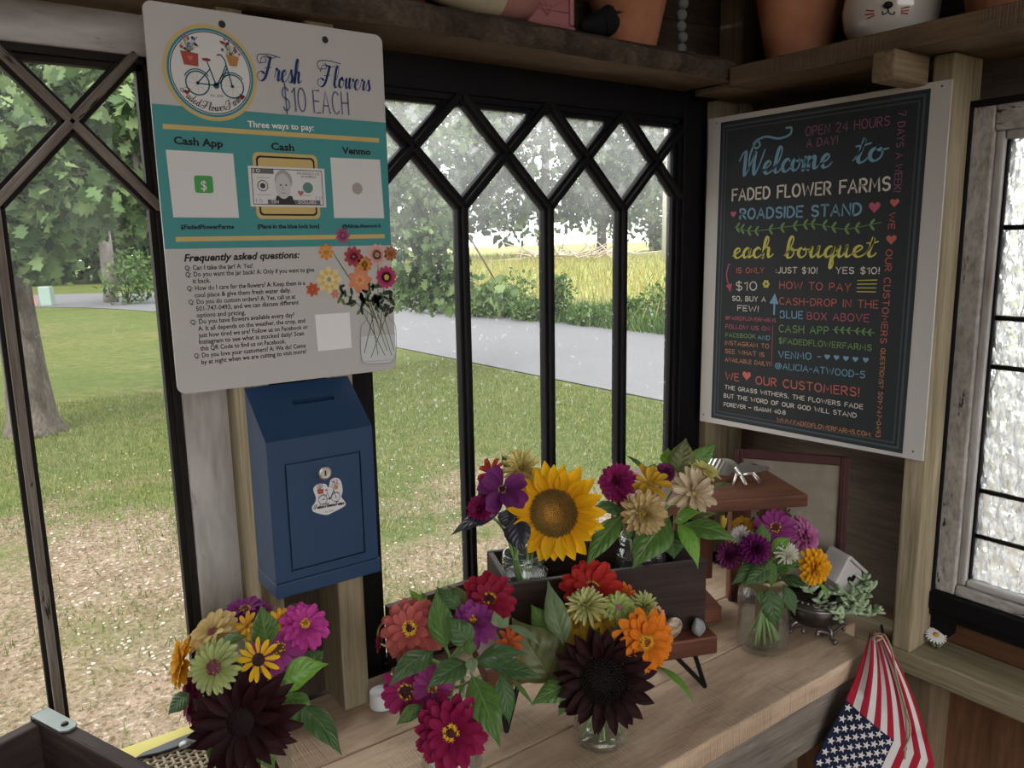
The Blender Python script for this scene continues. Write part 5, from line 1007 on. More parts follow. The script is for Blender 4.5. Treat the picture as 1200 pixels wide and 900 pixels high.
# ------------------------------------------------------------------ flowers: (name, jar, kind, pixel, depth, radius px, facing, petal colours, centre, label, ring)
RING = (16, .20, .06)
FL = [
 # left bouquet
 ('sunflower', 'left', 'shaggysun', (283, 846), .87, 68, (-.05, .12, 1), ((.016, .003, .004), (.032, .004, .007)), (.012, .005, .005), 'huge black-red sunflower drooping over the left bouquet jar', None),
 ('zinnia', 'left', 'narrow', (251, 782), .855, 33, (-.15, .25, 1), ((.30, .34, .10), (.44, .49, .20)), (.14, .04, .06), 'lime green zinnia with maroon centre in the left bouquet', (18, .24, .05), 'floret_tan'),
 ('zinnia', 'left', 'zinnia', (250, 741), .95, 33, (-.35, .85, .75), ((.58, .42, .15), (.66, .50, .22)), (.12, .03, .03), 'pale buff yellow zinnia above the lime one in the left bouquet', (14, .22, .05), 'floret_tan'),
 ('zinnia', 'left', 'zinnia', (212, 776), .93, 31, (-.85, .25, .55), ((.62, .27, .012), (.76, .40, .02)), (.20, .09, .02), 'golden orange zinnia at the left edge of the left bouquet', RING),
 ('zinnia', 'left', 'zinnia', (287, 716), 1.00, 31, (0, .96, .25), ((.20, .03, .16), (.30, .05, .24)), (.12, .04, .02), 'purple zinnia seen edge-on at the top of the left bouquet', (18, .24, .06)),
 ('zinnia', 'left', 'few', (290, 734), .95, 17, (-.25, .4, .9), ((.74, .36, .03), (.82, .48, .05)), (.3, .15, .02), 'small orange flower left of the upright leaf in the left bouquet', None),
 ('zinnia', 'left', 'few', (327, 728), .96, 18, (.5, .35, .8), ((.74, .34, .03), (.84, .46, .05)), (.3, .15, .02), 'small orange flower right of the upright leaf in the left bouquet', None),
 ('zinnia', 'left', 'open', (357, 733), .96, 31, (.42, .62, .75), ((.42, .03, .22), (.60, .07, .36)), (.35, .16, .02), 'hot pink zinnia at the right top of the left bouquet', (14, .16, .06)),
 ('zinnia', 'left', 'single', (325, 762), .94, 36, (.1, .72, .62), ((.30, .03, .19), (.44, .07, .30)), (.12, .05, .02), 'broad magenta zinnia behind the yellow daisy-like flower', (18, .24, .05)),
 ('rudbeckia', 'left', 'susan', (303, 773), .852, 26, (-.05, .25, 1), ((.72, .38, .012), (.80, .48, .02)), (.035, .012, .012), 'small yellow daisy-like flower with black cone in the left bouquet', None),
 ('zinnia', 'left', 'zinnia', (225, 818), .93, 33, (-.8, .1, .6), ((.15, .010, .055), (.24, .018, .09)), (.06, .02, .02), 'dark wine zinnia half hidden behind the black-red sunflower', None),
 # middle front bouquet
 ('zinnia', 'front', 'open', (482, 738), .97, 40, (-.15, .42, .9), ((.42, .07, .07), (.55, .14, .12)), (.05, .02, .02), 'coral red double zinnia at upper left of the middle front bouquet', (16, .20, .10)),
 ('zinnia', 'front', 'zinnia', (573, 703), 1.03, 35, (.12, .55, .85), ((.22, .008, .028), (.34, .014, .045)), (.05, .01, .01), 'crimson zinnia with yellow ring topping the middle front bouquet', (16, .23, .07)),
 ('zinnia', 'front', 'double', (555, 730), .98, 31, (0, .72, .7), ((.24, .03, .18), (.36, .06, .28)), (.4, .2, .03), 'violet zinnia in the middle of the middle front bouquet', (12, .16, .07)),
 ('zinnia', 'front', 'few', (597, 752), .98, 22, (.45, .5, .7), ((.48, .09, .025), (.56, .13, .04)), (.2, .05, .01), 'rusty orange flower partly hidden at right of the middle bouquet', None),
 ('zinnia', 'front', 'single', (477, 810), .93, 34, (-.30, .15, 1), ((.26, .012, .085), (.36, .02, .13)), (.05, .015, .015), 'magenta zinnia at lower left of the middle bouquet beside the white cap', (20, .25, .06)),
 ('zinnia', 'front', 'single', (507, 804), .92, 26, (.1, .0, 1), ((.26, .03, .15), (.38, .06, .24)), (.2, .06, .04), 'smaller purple pink zinnia overlapping the magenta one', (14, .24, .07)),
 ('zinnia', 'front', 'open', (529, 858), .88, 46, (.03, .30, 1), ((.20, .004, .045), (.30, .008, .07)), (.06, .015, .01), 'big crimson zinnia hanging low at the front of the middle bouquet', (18, .22, .08)),
 ('zinnia', 'front', 'few', (446, 752), 1.0, 14, (-.9, .2, .3), ((.20, .01, .03), (.28, .015, .05)), (.05, .01, .01), 'small wine red flower at the far left of the middle bouquet', None),
 # bouquet with the black-red sunflower
 ('sunflower', 'dark', 'darksun', (707, 797), .955, 61, (-.08, .10, 1), ((.012, .0022, .003), (.026, .003, .005)), (.006, .003, .003), 'black-red sunflower with dotted brown ring at the front of the counter', (46, .49, .022), 'floret_tan'),
 ('zinnia', 'dark', 'zinnia', (694, 690), 1.05, 38, (-.02, .48, .9), ((.36, .012, .014), (.52, .03, .022)), (.10, .015, .02), 'bright red zinnia with yellow ring in front of the dark crate', (18, .22, .055)),
 ('zinnia', 'dark', 'few', (733, 698), 1.06, 18, (.6, .4, .7), ((.56, .12, .02), (.68, .18, .03)), (.2, .05, .01), 'orange red flower half hidden behind the bright red zinnia', None),
 ('zinnia', 'dark', 'spiky', (688, 712), 1.0, 26, (-.15, .8, .6), ((.50, .50, .17), (.66, .66, .32)), (.45, .45, .15), 'pale yellow green spiky zinnia below the bright red one', None),
 ('zinnia', 'dark', 'zinnia', (725, 712), 1.0, 21, (.0, .62, .8), ((.32, .40, .10), (.46, .54, .18)), (.36, .13, .22), 'small lime zinnia with pink centre above the orange one', None),
 ('zinnia', 'dark', 'spiky', (754, 711), 1.02, 19, (.3, .6, .7), ((.36, .42, .12), (.55, .58, .26)), (.1, .1, .03), 'small lime zinnia next to peach petals in the sunflower bouquet', None),
 ('zinnia', 'dark', 'double', (769, 723), 1.03, 17, (.8, .3, .5), ((.60, .26, .18), (.72, .40, .30)), (.4, .2, .1), 'peach pink flower at right of the sunflower bouquet', None),
 ('zinnia', 'dark', 'few', (774, 733), 1.03, 14, (.9, .0, .5), ((.45, .03, .04), (.55, .05, .06)), (.2, .03, .02), 'small red flower beside the brown stone on the bench', None),
 ('zinnia', 'dark', 'zinnia', (756, 752), .965, 39, (.25, .22, 1), ((.60, .13, .006), (.80, .24, .012)), (.24, .05, .015), 'vivid orange zinnia with yellow florets near the bench edge', (26, .20, .075)),
 ('zinnia', 'dark', 'zinnia', (676, 733), 1.02, 29, (-.3, .6, .7), ((.44, .24, .02), (.60, .36, .03)), (.2, .1, .02), 'ochre yellow flower behind the pale leaf of the sunflower bouquet', None),
 ('zinnia', 'dark', 'few', (707, 729), 1.0, 20, (.1, .7, .6), ((.44, .25, .02), (.58, .36, .03)), (.2, .1, .02), 'ochre flower just above the black-red sunflower with the dotted ring', None),
 # crate, left jar
 ('sunflower', 'sun', 'sunflower', (650, 601), 1.085, 58, (-.30, .02, 1), ((.80, .35, .004), (.92, .52, .010)), (.2, .1, .03), 'large golden yellow sunflower in the dark crate', None),
 ('zinnia', 'sun', 'cosmos', (589, 574), 1.08, 31, (-.05, .25, 1), ((.12, .018, .11), (.20, .032, .17)), (.03, .012, .012), 'purple flower with few broad petals beside the golden sunflower', (14, .18, .05), 'floret_tan'),
 ('dahlia', 'sun', 'spiky', (611, 549), 1.12, 24, (-.05, .3, 1), ((.52, .40, .10), (.66, .56, .22)), (.3, .18, .05), 'pale yellow spiky bloom at the top of the sunflower jar', None),
 ('zinnia', 'sun', 'few', (577, 554), 1.13, 20, (-.4, .5, .7), ((.44, .05, .02), (.58, .09, .03)), (.2, .03, .02), 'red orange flower behind the purple broad petalled one', None),
 ('zinnia', 'sun', 'double', (562, 597), 1.09, 19, (-.5, .1, .85), ((.20, .008, .07), (.30, .016, .11)), (.1, .02, .03), 'small magenta zinnia at the left edge of the sunflower jar', None),
 # crate, right jar
 ('zinnia', 'crate', 'double', (723, 565), 1.12, 26, (-.55, .3, .75), ((.24, .010, .10), (.34, .02, .15)), (.1, .02, .03), 'magenta zinnia at the left of the crate bouquet', None),
 ('zinnia', 'crate', 'few', (761, 567), 1.11, 26, (-.1, .55, .8), ((.46, .25, .012), (.62, .38, .03)), (.25, .15, .02), 'mustard gold zinnia in the crate bouquet', None),
 ('zinnia', 'crate', 'double', (779, 553), 1.15, 14, (.0, .6, .7), ((.15, .02, .10), (.22, .03, .15)), (.1, .02, .03), 'small dark purple flower at the back of the crate bouquet', None),
 ('zinnia', 'crate', 'strappy', (812, 578), 1.10, 32, (.2, .12, 1), ((.46, .34, .19), (.64, .53, .38)), (.34, .32, .08), 'faded beige zinnia in the crate bouquet', None),
 ('dahlia', 'crate', 'dahlia', (754, 602), 1.07, 29, (-.1, .1, 1), ((.50, .37, .11), (.60, .46, .22), (.60, .33, .26)), (.4, .32, .06), 'cream dahlia with pink tipped petals in the crate bouquet', (14, .14, .06)),
 ('zinnia', 'crate', 'zinnia', (824, 551), 1.15, 23, (.3, .92, .35), ((.62, .54, .14), (.70, .64, .26)), (.35, .15, .12), 'light yellow zinnia seen edge-on by the red-brown stand', None),
 # right bouquet
 ('zinnia', 'right', 'single', (909, 620), 1.27, 26, (-.1, .6, .8), ((.24, .025, .16), (.38, .06, .28)), (.10, .02, .03), 'violet pink zinnia at the top of the right bouquet', (14, .26, .06)),
 ('zinnia', 'right', 'double', (944, 629), 1.27, 21, (.45, .4, .75), ((.44, .09, .28), (.58, .20, .42)), (.4, .1, .2), 'ruffled pink zinnia at upper right of the right bouquet', None),
 ('zinnia', 'right', 'few', (940, 613), 1.29, 10, (.2, .6, .7), ((.46, .08, .26), (.58, .14, .36)), (.3, .08, .15), 'tiny pink bloom above the ruffled pink zinnia', None),
 ('zinnia', 'right', 'pompon', (884, 643), 1.22, 19, (-.1, .2, 1), ((.11, .008, .085), (.19, .016, .14)), (.1, .01, .06), 'deep purple pompon zinnia at the front of the right bouquet', None),
 ('zinnia', 'right', 'pompon', (855, 651), 1.25, 17, (-.6, .1, .8), ((.14, .016, .085), (.22, .04, .14)), (.1, .02, .06), 'mauve pompon at the left of the right bouquet', None),
 ('zinnia', 'right', 'single', (871, 615), 1.29, 15, (-.1, .85, .5), ((.50, .24, .02), (.62, .33, .03)), (.3, .12, .02), 'ochre zinnia at the back of the right bouquet below the stand', None),
 ('zinnia', 'right', 'bud', (847, 618), 1.27, 11, (.05, 1, .1), ((.56, .36, .05), (.66, .46, .09)), (.2, .1, .02), 'withered yellow bud at the left back of the right bouquet', None),
 ('zinnia', 'right', 'spiky', (868, 628), 1.25, 13, (-.3, .6, .7), ((.70, .66, .60), (.78, .75, .72)), (.5, .5, .3), 'small white flower behind the deep purple pompon', None),
 ('zinnia', 'right', 'spiky', (922, 650), 1.22, 15, (.1, .4, .9), ((.72, .70, .52), (.80, .79, .70)), (.6, .6, .3), 'cream white flower beside the golden zinnia of the right bouquet', None),
 ('zinnia', 'right', 'double', (955, 665), 1.21, 24, (.42, .05, .9), ((.68, .30, .008), (.82, .42, .015)), (.5, .25, .02), 'golden yellow double zinnia facing the small footed planter', None),
]
FLOW = {}
for i, f in enumerate(FL):
    nm, jar, kind, (u, v), dep, rp, fc, cols, ctr, label, ring = f[:11]; flo = f[11] if len(f) > 11 else 'floret'
    jp, mh, rj = JARS[jar]; c = AD(u, v, dep); n = facing(*fc); R = rp*dep/FPX
    root = thing(nm, Vector((jp.x, jp.y, jp.z+.008)), label, nm)
    head(root, kind, c, n, R, cols, ctr, 100+i, ring, flo)
    stem(root, c, n, jar, .0034 if 'sun' in kind else .0021, 'stem', i); FLOW[label] = root
# ------------------------------------------------------------------ leafy sprigs: each one stem with its leaves (base px, tip px, width px, depth at base, at tip, material, facing, sag)
def sprig(name, jar, label, cat, top, dep, lv, mat='stem', seed=0):
    jp, mh, rj = JARS[jar]; root = thing(name, Vector((jp.x, jp.y, jp.z+.008)), label, cat); c = AD(*top, dep)
    stem(root, c+Vector((0, 0, .004)), Vector((0, 0, 1)), jar, .0019, mat, seed)
    for (bs, tp, w_, d0, d1, mt, fc, sag) in lv: leaf(root, AD(*bs, d0), AD(*tp, d1), w_*d1/FPX, facing(*fc), .28, sag, mt)
    return root
sprig('basil_sprig', 'left', 'broad bright green leaves at right of the left bouquet', 'foliage', (330, 800), .93, [((328, 800), (385, 778), 40, .92, .90, 'leaf_bright', (.1, .75, .8), .10), ((336, 812), (362, 852), 34, .91, .89, 'leaf', (.3, .4, .9), .12), ((352, 826), (401, 886), 32, .90, .87, 'leaf_dark', (.5, .6, .7), .12), ((358, 782), (381, 762), 24, .95, .96, 'leaf_dark', (.3, .7, .7), .1), ((318, 806), (345, 822), 30, .91, .9, 'leaf', (.1, .5, .9), .1)], seed=201)
sprig('basil_sprig', 'left', 'upright green leaf among the orange flowers of the left bouquet', 'foliage', (316, 752), .94, [((315, 756), (306, 709), 34, .93, .94, 'leaf', (-.2, .2, 1), .05), ((335, 716), (351, 707), 8, .99, 1.0, 'leaf', (0, .8, .6), .1), ((258, 752), (292, 746), 14, .92, .92, 'leaf', (0, .7, .7), .1)], seed=202)
sprig('basil_sprig', 'left', 'dark leaves at lower left of the left bouquet', 'foliage', (226, 815), .92, [((222, 812), (197, 838), 26, .91, .90, 'leaf_dark', (-.5, .3, .8), .1), ((262, 752), (246, 706), 9, .99, 1.0, 'leaf', (-.5, .4, .8), .05), ((300, 855), (322, 905), 30, .88, .87, 'leaf', (.2, .3, 1), .1), ((262, 850), (248, 905), 26, .88, .88, 'leaf', (-.3, .3, 1), .1)], seed=203)
sprig('basil_sprig', 'front', 'upper leafy sprig with large veined leaves in the middle bouquet', 'foliage', (540, 770), .95, [((522, 760), (511, 690), 31, .94, .96, 'leaf', (-.2, .35, .9), .06), ((553, 757), (524, 722), 30, .93, .93, 'leaf_dark', (-.2, .6, .8), .10), ((508, 764), (455, 806), 34, .93, .89, 'leaf_dark', (-.2, .75, .7), .16), ((548, 776), (499, 808), 32, .92, .88, 'leaf_dark', (-.1, .6, .8), .14), ((551, 768), (549, 746), 16, .92, .93, 'leaf', (0, .4, .9), .1), ((551, 770), (555, 790), 15, .91, .90, 'leaf_pale', (0, .5, .8), .1)], seed=204)
sprig('basil_sprig', 'front', 'lower leafy sprig with long hanging leaves in the middle bouquet', 'foliage', (562, 785), .94, [((557, 776), (619, 766), 31, .93, .92, 'leaf_dark', (.1, .8, .6), .12), ((578, 783), (634, 794), 26, .93, .92, 'leaf_dark', (.2, .75, .6), .1), ((553, 792), (586, 876), 41, .92, .87, 'leaf', (.25, .45, .9), .10), ((586, 790), (597, 850), 25, .94, .93, 'leaf_dark', (.4, .2, .9), .08), ((594, 733), (634, 758), 13, .95, .93, 'leaf_pale', (.3, .8, .5), .14), ((494, 826), (464, 850), 18, .91, .90, 'leaf', (-.3, .3, .9), .1), ((600, 795), (626, 828), 6, .93, .92, 'leaf', (.3, .3, .9), .1)], seed=205)
sprig('basil_sprig', 'front', 'small pointed leaves at the top left of the middle bouquet', 'foliage', (515, 730), 1.0, [((498, 712), (479, 690), 11, 1.0, 1.01, 'leaf_bright', (-.3, .5, .8), .1), ((540, 714), (511, 688), 20, .99, 1.0, 'leaf_dark', (0, .6, .8), .1), ((548, 708), (524, 686), 16, 1.02, 1.03, 'leaf_olive', (0, .5, .8), .1), ((500, 705), (494, 693), 6, 1.0, 1.0, 'leaf', (0, .5, .8), .1), ((585, 735), (579, 716), 14, .95, .95, 'leaf_pale', (-.2, .5, .8), .1), ((586, 736), (597, 722), 11, .95, .95, 'leaf_pale', (.3, .5, .8), .1)], seed=206)
sr = FLOW['black-red sunflower with dotted brown ring at the front of the counter']
for (bs, tp, w_, d0, d1, mt, fc, sag) in [((650, 800), (600, 724), 66, .99, 1.0, 'leaf_olive', (-.2, .4, .9), .08), ((663, 758), (642, 680), 30, .99, 1.02, 'leaf_pale', (-.4, .2, .9), .06), ((672, 800), (622, 826), 30, .97, .95, 'leaf', (-.2, .6, .7), .1), ((768, 780), (814, 828), 18, .97, .93, 'leaf_bright', (.6, .7, .4), .14)]:
    leaf(sr, AD(*bs, d0), AD(*tp, d1), w_*d1/FPX, facing(*fc), .25, sag, mt)
sprig('basil_sprig', 'dark', 'pointed green leaves left of the bright red zinnia', 'foliage', (648, 748), 1.02, [((646, 744), (622, 708), 26, 1.02, 1.03, 'leaf', (-.3, .4, .8), .06), ((656, 770), (636, 780), 22, 1.0, .99, 'leaf_dark', (-.2, .5, .8), .1), ((770, 738), (788, 752), 8, 1.0, .98, 'leaf_bright', (.5, .6, .6), .1), ((672, 812), (654, 840), 16, .97, .96, 'leaf', (-.3, .4, .8), .1)], seed=207)
sprig('basil_sprig', 'sun', 'purple-black leaves hanging beside the golden sunflower', 'foliage', (592, 604), 1.10, [((584, 602), (528, 628), 24, 1.10, 1.08, 'leaf_purple', (-.2, .8, .6), .12), ((603, 606), (612, 650), 32, 1.10, 1.08, 'leaf_purple', (-.1, .4, .9), .1), ((596, 596), (594, 622), 24, 1.11, 1.10, 'leaf_purple', (0, .5, .9), .1), ((598, 552), (588, 533), 9, 1.13, 1.14, 'leaf_dark', (-.3, .5, .8), .1), ((576, 566), (560, 590), 18, 1.12, 1.11, 'leaf_purple', (-.4, .5, .8), .1)], 'stem_dark', seed=208)
sprig('basil_sprig', 'crate', 'large green leaves hanging over the front of the dark crate', 'foliage', (786, 610), 1.12, [((784, 606), (741, 667), 44, 1.09, 1.06, 'leaf', (-.2, .5, .9), .12), ((790, 612), (822, 600), 26, 1.09, 1.07, 'leaf_bright', (.1, .8, .6), .16), ((795, 612), (818, 667), 24, 1.08, 1.05, 'leaf_bright', (.3, .4, .8), .14), ((800, 616), (864, 634), 32, 1.09, 1.07, 'leaf', (.2, .7, .7), .12), ((785, 620), (790, 655), 34, 1.10, 1.09, 'leaf_dark', (0, .4, .9), .1), ((800, 606), (842, 602), 18, 1.12, 1.12, 'leaf_olive', (.2, .7, .6), .1)], seed=209)
sprig('basil_sprig', 'crate', 'green leaves at the left of the crate bouquet pointing down', 'foliage', (730, 605), 1.12, [((730, 598), (691, 598), 26, 1.10, 1.08, 'leaf_dark', (-.2, .8, .6), .12), ((728, 604), (686, 666), 28, 1.09, 1.06, 'leaf', (-.35, .4, .9), .12), ((742, 620), (752, 636), 20, 1.09, 1.08, 'leaf_dark', (0, .4, .9), .1)], seed=210)
sprig('basil_sprig', 'crate', 'upright pointed leaves crowning the crate bouquet', 'foliage', (795, 556), 1.15, [((795, 556), (804, 513), 32, 1.15, 1.16, 'leaf_olive', (0, .1, 1), .06), ((806, 550), (839, 520), 22, 1.16, 1.18, 'leaf', (.2, .3, .9), .06), ((782, 546), (783, 525), 18, 1.17, 1.18, 'leaf_bright', (0, .4, .9), .05), ((758, 552), (732, 533), 6, 1.15, 1.16, 'leaf_dark', (0, .6, .7), .1), ((762, 556), (768, 543), 14, 1.14, 1.15, 'leaf', (0, .6, .7), .05), ((835, 570), (858, 566), 10, 1.15, 1.15, 'leaf', (.2, .9, .3), .05)], seed=211)
sprig('basil_sprig', 'right', 'glossy leaves spilling over the mouth of the lone right jar', 'foliage', (902, 665), 1.25, [((900, 690), (909, 737), 28, 1.215, 1.21, 'leaf_dark', (0, .3, 1), .08), ((918, 686), (932, 722), 20, 1.23, 1.22, 'leaf_dark', (.3, .3, .9), .08), ((900, 658), (856, 686), 25, 1.24, 1.21, 'leaf_dark', (-.2, .6, .8), .1), ((903, 664), (870, 688), 20, 1.22, 1.2, 'leaf_dark', (-.1, .5, .9), .1), ((904, 668), (940, 658), 22, 1.22, 1.21, 'leaf', (.2, .7, .6), .1), ((914, 678), (950, 688), 18, 1.24, 1.23, 'leaf_dark', (.2, .7, .6), .1), ((960, 682), (973, 701), 6, 1.22, 1.21, 'leaf_bright', (.3, .3, .9), .05), ((902, 656), (904, 690), 18, 1.22, 1.21, 'leaf', (0, .4, .9), .08)], seed=212)
sprig('basil_sprig', 'right', 'small upright leaves among the blooms of the right bouquet', 'foliage', (905, 648), 1.25, [((896, 642), (892, 611), 17, 1.24, 1.25, 'leaf', (-.2, .3, .9), .06), ((904, 646), (928, 630), 18, 1.23, 1.22, 'leaf_bright', (0, .7, .7), .1), ((850, 650), (836, 662), 12, 1.27, 1.26, 'leaf_purple', (-.4, .4, .8), .1)], seed=213)
# ------------------------------------------------------------------ bench with hairpin legs, crate, stones
bt, bb_ = Zw(-.565), Zw(-.593)
BO = AZ(841.7, 745, bt); BO.z = 0; BL, BW = .345, .128
b0 = BO-CX*BL
bench = thing('bench', b0+CX*BL/2+CY*BW/2+Vector((0, 0, zc)), 'low red-brown plank riser on black hairpin legs under the dark crate', 'riser')
b = MB(); b.box((b0.x, b0.y, bb_), CX*BL, CY*BW, (0, 0, bt-bb_)); mk('plank', b, M['redwood'], bench, bevel=.003)
def hairpin(fx, fy, tip):
    b = MB(); a1 = b0+CX*fx+CY*fy+Vector((0, 0, bb_)); a2 = a1+CX*.034; tp = Vector(tip); q1, q2 = a1.lerp(tp, .90), a2.lerp(tp, .90)
    b.tube(spline([a1, a1.lerp(tp, .5), q1, tp, q2, a2.lerp(tp, .5), a2], 5), .0036, 8); mk('leg', b, M['iron'], bench, smooth=True)
tipz = zc+.0036
t1 = AZ(826, 804, tipz); hairpin(BL-.062, .022, t1); hairpin(BL-.062, BW-.03, b0+CX*(BL-.045)+CY*(BW-.02)+Vector((0, 0, tipz)))
hairpin(.02, .022, b0+CX*.03+CY*.012+Vector((0, 0, tipz))); hairpin(.02, BW-.03, b0+CX*.03+CY*(BW-.02)+Vector((0, 0, tipz)))
CL, CW, CH, th = .300, .128, .106, .009
cr = thing('wooden_crate', CRO+CX*CL/2+CY*CW/2, 'long dark wooden crate on the plank riser holding two flower jars', 'crate')
def cpart(nm, x0, x1, y0, y1, z0, z1, mat='crate'):
    b = MB(); b.box(CRO+CX*x0+CY*y0+Vector((0, 0, z0+.0004)), CX*(x1-x0), CY*(y1-y0), Vector((0, 0, z1-z0))); mk(nm, b, M[mat], cr, bevel=.002)
cpart('side_panel', 0, CL, 0, th, 0, CH); cpart('side_panel', 0, CL, CW-th, CW, 0, CH); cpart('end_panel', 0, th, th, CW-th, 0, CH); cpart('end_panel', CL-th, CL, th, CW-th, 0, CH); cpart('bottom', th, CL-th, th, CW-th, 0, .009)
def stone(p, sx, sy, sz, tilt, mat, label):
    rr = random.Random(int(sx*1e5)); b = MB(); Mx = frame_of(Vector(tilt)); ph = [rr.random()*6 for _ in range(4)]; N, K = 14, 20; rows = []
    for i in range(N+1):
        th_ = math.pi*i/N; row = []
        for j in range(K+1):
            a = 6.28318*j/K; k = 1+.12*math.sin(2*a+ph[0])*math.sin(th_)+.10*math.sin(3*th_+ph[1])+.06*math.sin(5*a+ph[2])*math.sin(th_)
            row.append(Mx @ Vector((sx*math.sin(th_)*math.cos(a)*k, sy*math.sin(th_)*math.sin(a)*k, -sz*math.cos(th_)*k)))
        rows.append(row)
    mz = min(q.z for r_ in rows for q in r_); b.quadgrid([[Vector(p)+q-Vector((0, 0, mz)) for q in r_] for r_ in rows]); mk('stone', b, mat, smooth=True, label=label, cat='stone')
CRZ = 0; q = AZ(787, 750, bt); t = NT('banded_stone'); n = t.noise(t.co('obj', (1, 1, 2.5)), 45, 4, .6, 1.2); t.set('Base Color', t.ramp(n, [(.38, (.11, .065, .035)), (.5, (.34, .24, .16)), (.62, (.48, .40, .32))])); t.set('Roughness', .3)
stone(q, .013, .010, .018, (.35, -.1, 1), t.m, 'brown banded polished stone on the plank riser beside the crate')
q = AZ(818, 744, bt); stone(q, .012, .008, .014, (-.3, .1, 1), plain('grey_quartz', (.22, .225, .225), .4, var=.25, scale=80), 'small grey pointed stone on the plank riser at its right end')
# ------------------------------------------------------------------ red-brown two tier stand
rz = Zw(-.41); k = .41/.36
SA, SC = Vector((.971*k, .627*k, 0)), Vector((1.052*k, .791*k, 0)); SL = Vector((.831*k, .907*k, 0))
SX = (SA-(SL+SA-SC)).normalized(); SY_ = Vector((-SX.y, SX.x, 0)); sl, sd = (SA-(SL+SA-SC)).length, (SC-SA).length; S0 = SA-SX*sl
st = thing('step_stand', S0+SX*sl/2+SY_*sd/2+Vector((0, 0, zc)), 'red-brown wooden two tier stand behind the crate bouquet in the corner', 'stand')
def spart(nm, x0, x1, y0, y1, z0, z1, mat='redwood', par=None):
    b = MB(); b.box(S0+SX*x0+SY_*y0+Vector((0, 0, z0)), SX*(x1-x0), SY_*(y1-y0), Vector((0, 0, z1-z0))); return mk(nm, b, M[mat], st, bevel=.002)
spart('top_board', 0, sl, 0, sd*.47, rz-.020, rz); spart('top_board', 0, sl, sd*.48, sd, rz-.020, rz)
for x0 in (.012, sl-.052):
    for y0 in (.045, sd-.04): spart('leg', x0, x0+.036, y0, y0+.022, zc+.0005, rz-.0205)
for x0 in (.075, .125, .175): spart('back_slat', x0, x0+.026, sd-.030, sd-.020, zc+.045, rz-.0205)
spart('lower_board', -.02, sl*.62, .075, sd-.05, zc+.012, zc+.040); spart('foot_rail', -.015, sl*.60, .095, .115, zc+.0005, zc+.012)
# silver winged ornament on the stand
q = AZ(868, 566, rz); dg = thing('dragonfly_ornament', q, 'silver winged insect ornament lying on the red-brown stand', 'ornament')
rt, fw = CR.copy(), Vector((CF.x, CF.y, 0)).normalized(); rt.z = 0; rt.normalize(); upv = Vector((0, 0, 1))
def wing(c, d, L, W, up_):
    b = MB(); s = Vector(d).normalized(); n = s.cross(Vector(up_)).normalized(); N = 16; rows = []
    for j in range(N+1):
        t_ = j/N; w_ = W*math.sin(math.pi*min(1, .12+.86*t_))**.7; rows.append([c+s*L*t_+n*(w_*i/4)+Vector(up_)*(.0012*math.sin(j*3.1)+.004*math.sin(3.14*t_)) for i in range(-4, 5)])
    b.quadgrid(rows); o_ = mk('wing', b, M['silver'], dg, smooth=False, solid=.0012); return o_
c0 = q+upv*.016
wing(c0-rt*.012+fw*.012, (-rt*.9+fw*.5+upv*.15), .058, .020, (upv-fw*.5).normalized()); wing(c0+fw*.01, (rt*1.0+fw*.35), .062, .0085, (upv-fw*.6).normalized()); wing(c0-rt*.004+fw*.018, (-rt*.6+fw*.9+upv*.2), .05, .017, (upv-fw*.4).normalized()); wing(c0+fw*.02, (rt*.8+fw*.8), .05, .009, (upv-fw*.4).normalized())
b = MB(); b.tube([c0-fw*.03-upv*.010, c0-upv*.002, c0+fw*.02], [.0028, .0036, .0045], 10); b.ball(c0+fw*.024, .006, 12); mk('body', b, M['silver'], dg, smooth=True)
for a_, b_ in ((rt*.028-fw*.012, 0), (rt*.034-fw*.003, 0), (-rt*.018-fw*.018, 0)):
    b = MB(); b.tube([c0-upv*.003, c0+a_*.6+upv*.003, q+a_+upv*.0022], .0022, 7); mk('leg', b, M['silver'], dg, smooth=True)
# ------------------------------------------------------------------ framed picture leaning in the corner
pz = Zw(-.385); L0, L1 = AZ(861, 527, pz), AZ(997, 537, pz); px_ = (L1-L0); pw = px_.length; px_.normalize(); pn = Vector((px_.y, -px_.x, 0))
pn = pn if pn.dot(CF) < 0 else -pn; lean = math.radians(7); ph = (pz-zc)/math.cos(lean); pu = Vector((-pn.x*math.sin(lean), -pn.y*math.sin(lean), math.cos(lean)))
pb = L0-pu*ph+Vector((0, 0, .001)); pnn = px_.cross(pu); pnn = pnn if pnn.dot(CF) < 0 else -pnn
pic = thing('framed_picture', pb+px_*pw/2, 'dark red framed faded picture leaning in the corner behind the stand', 'picture')
FD = flat('dark_red_frame', (.055, .018, .016), .45); fwid = .016
for a_, b_, w_ in ((pb, pb+pu*ph, 0), (pb+px_*(pw-fwid), pb+px_*(pw-fwid)+pu*ph, 0)):
    b = MB(); b.box(a_, px_*fwid, pu*ph, -pnn*.014); b.box(a_+px_*.004+pnn*.002, px_*.004, pu*ph, -pnn*.004); mk('frame_rail', b, FD, pic, bevel=.002)
for a_ in (pb+px_*fwid, pb+px_*fwid+pu*(ph-fwid)):
    b = MB(); b.box(a_, px_*(pw-2*fwid), pu*fwid, -pnn*.014); mk('frame_rail', b, FD, pic, bevel=.002)
PF = Face(pb-pnn*.008, px_, pu, pnn)
t = NT('faded_print'); n = t.noise(t.co('obj'), 16, 4, .6); n2 = t.noise(t.co('obj', (1, 1, .5)), 30, 3); c = t.mix(t.rng(n, .3, .7), (.20, .165, .125), (.29, .25, .20)); t.set('Base Color', t.mix(t.rng(n2, .64, .70, 0, .5), c, (.42, .33, .20))); t.set('Roughness', .25); PRT = t.m
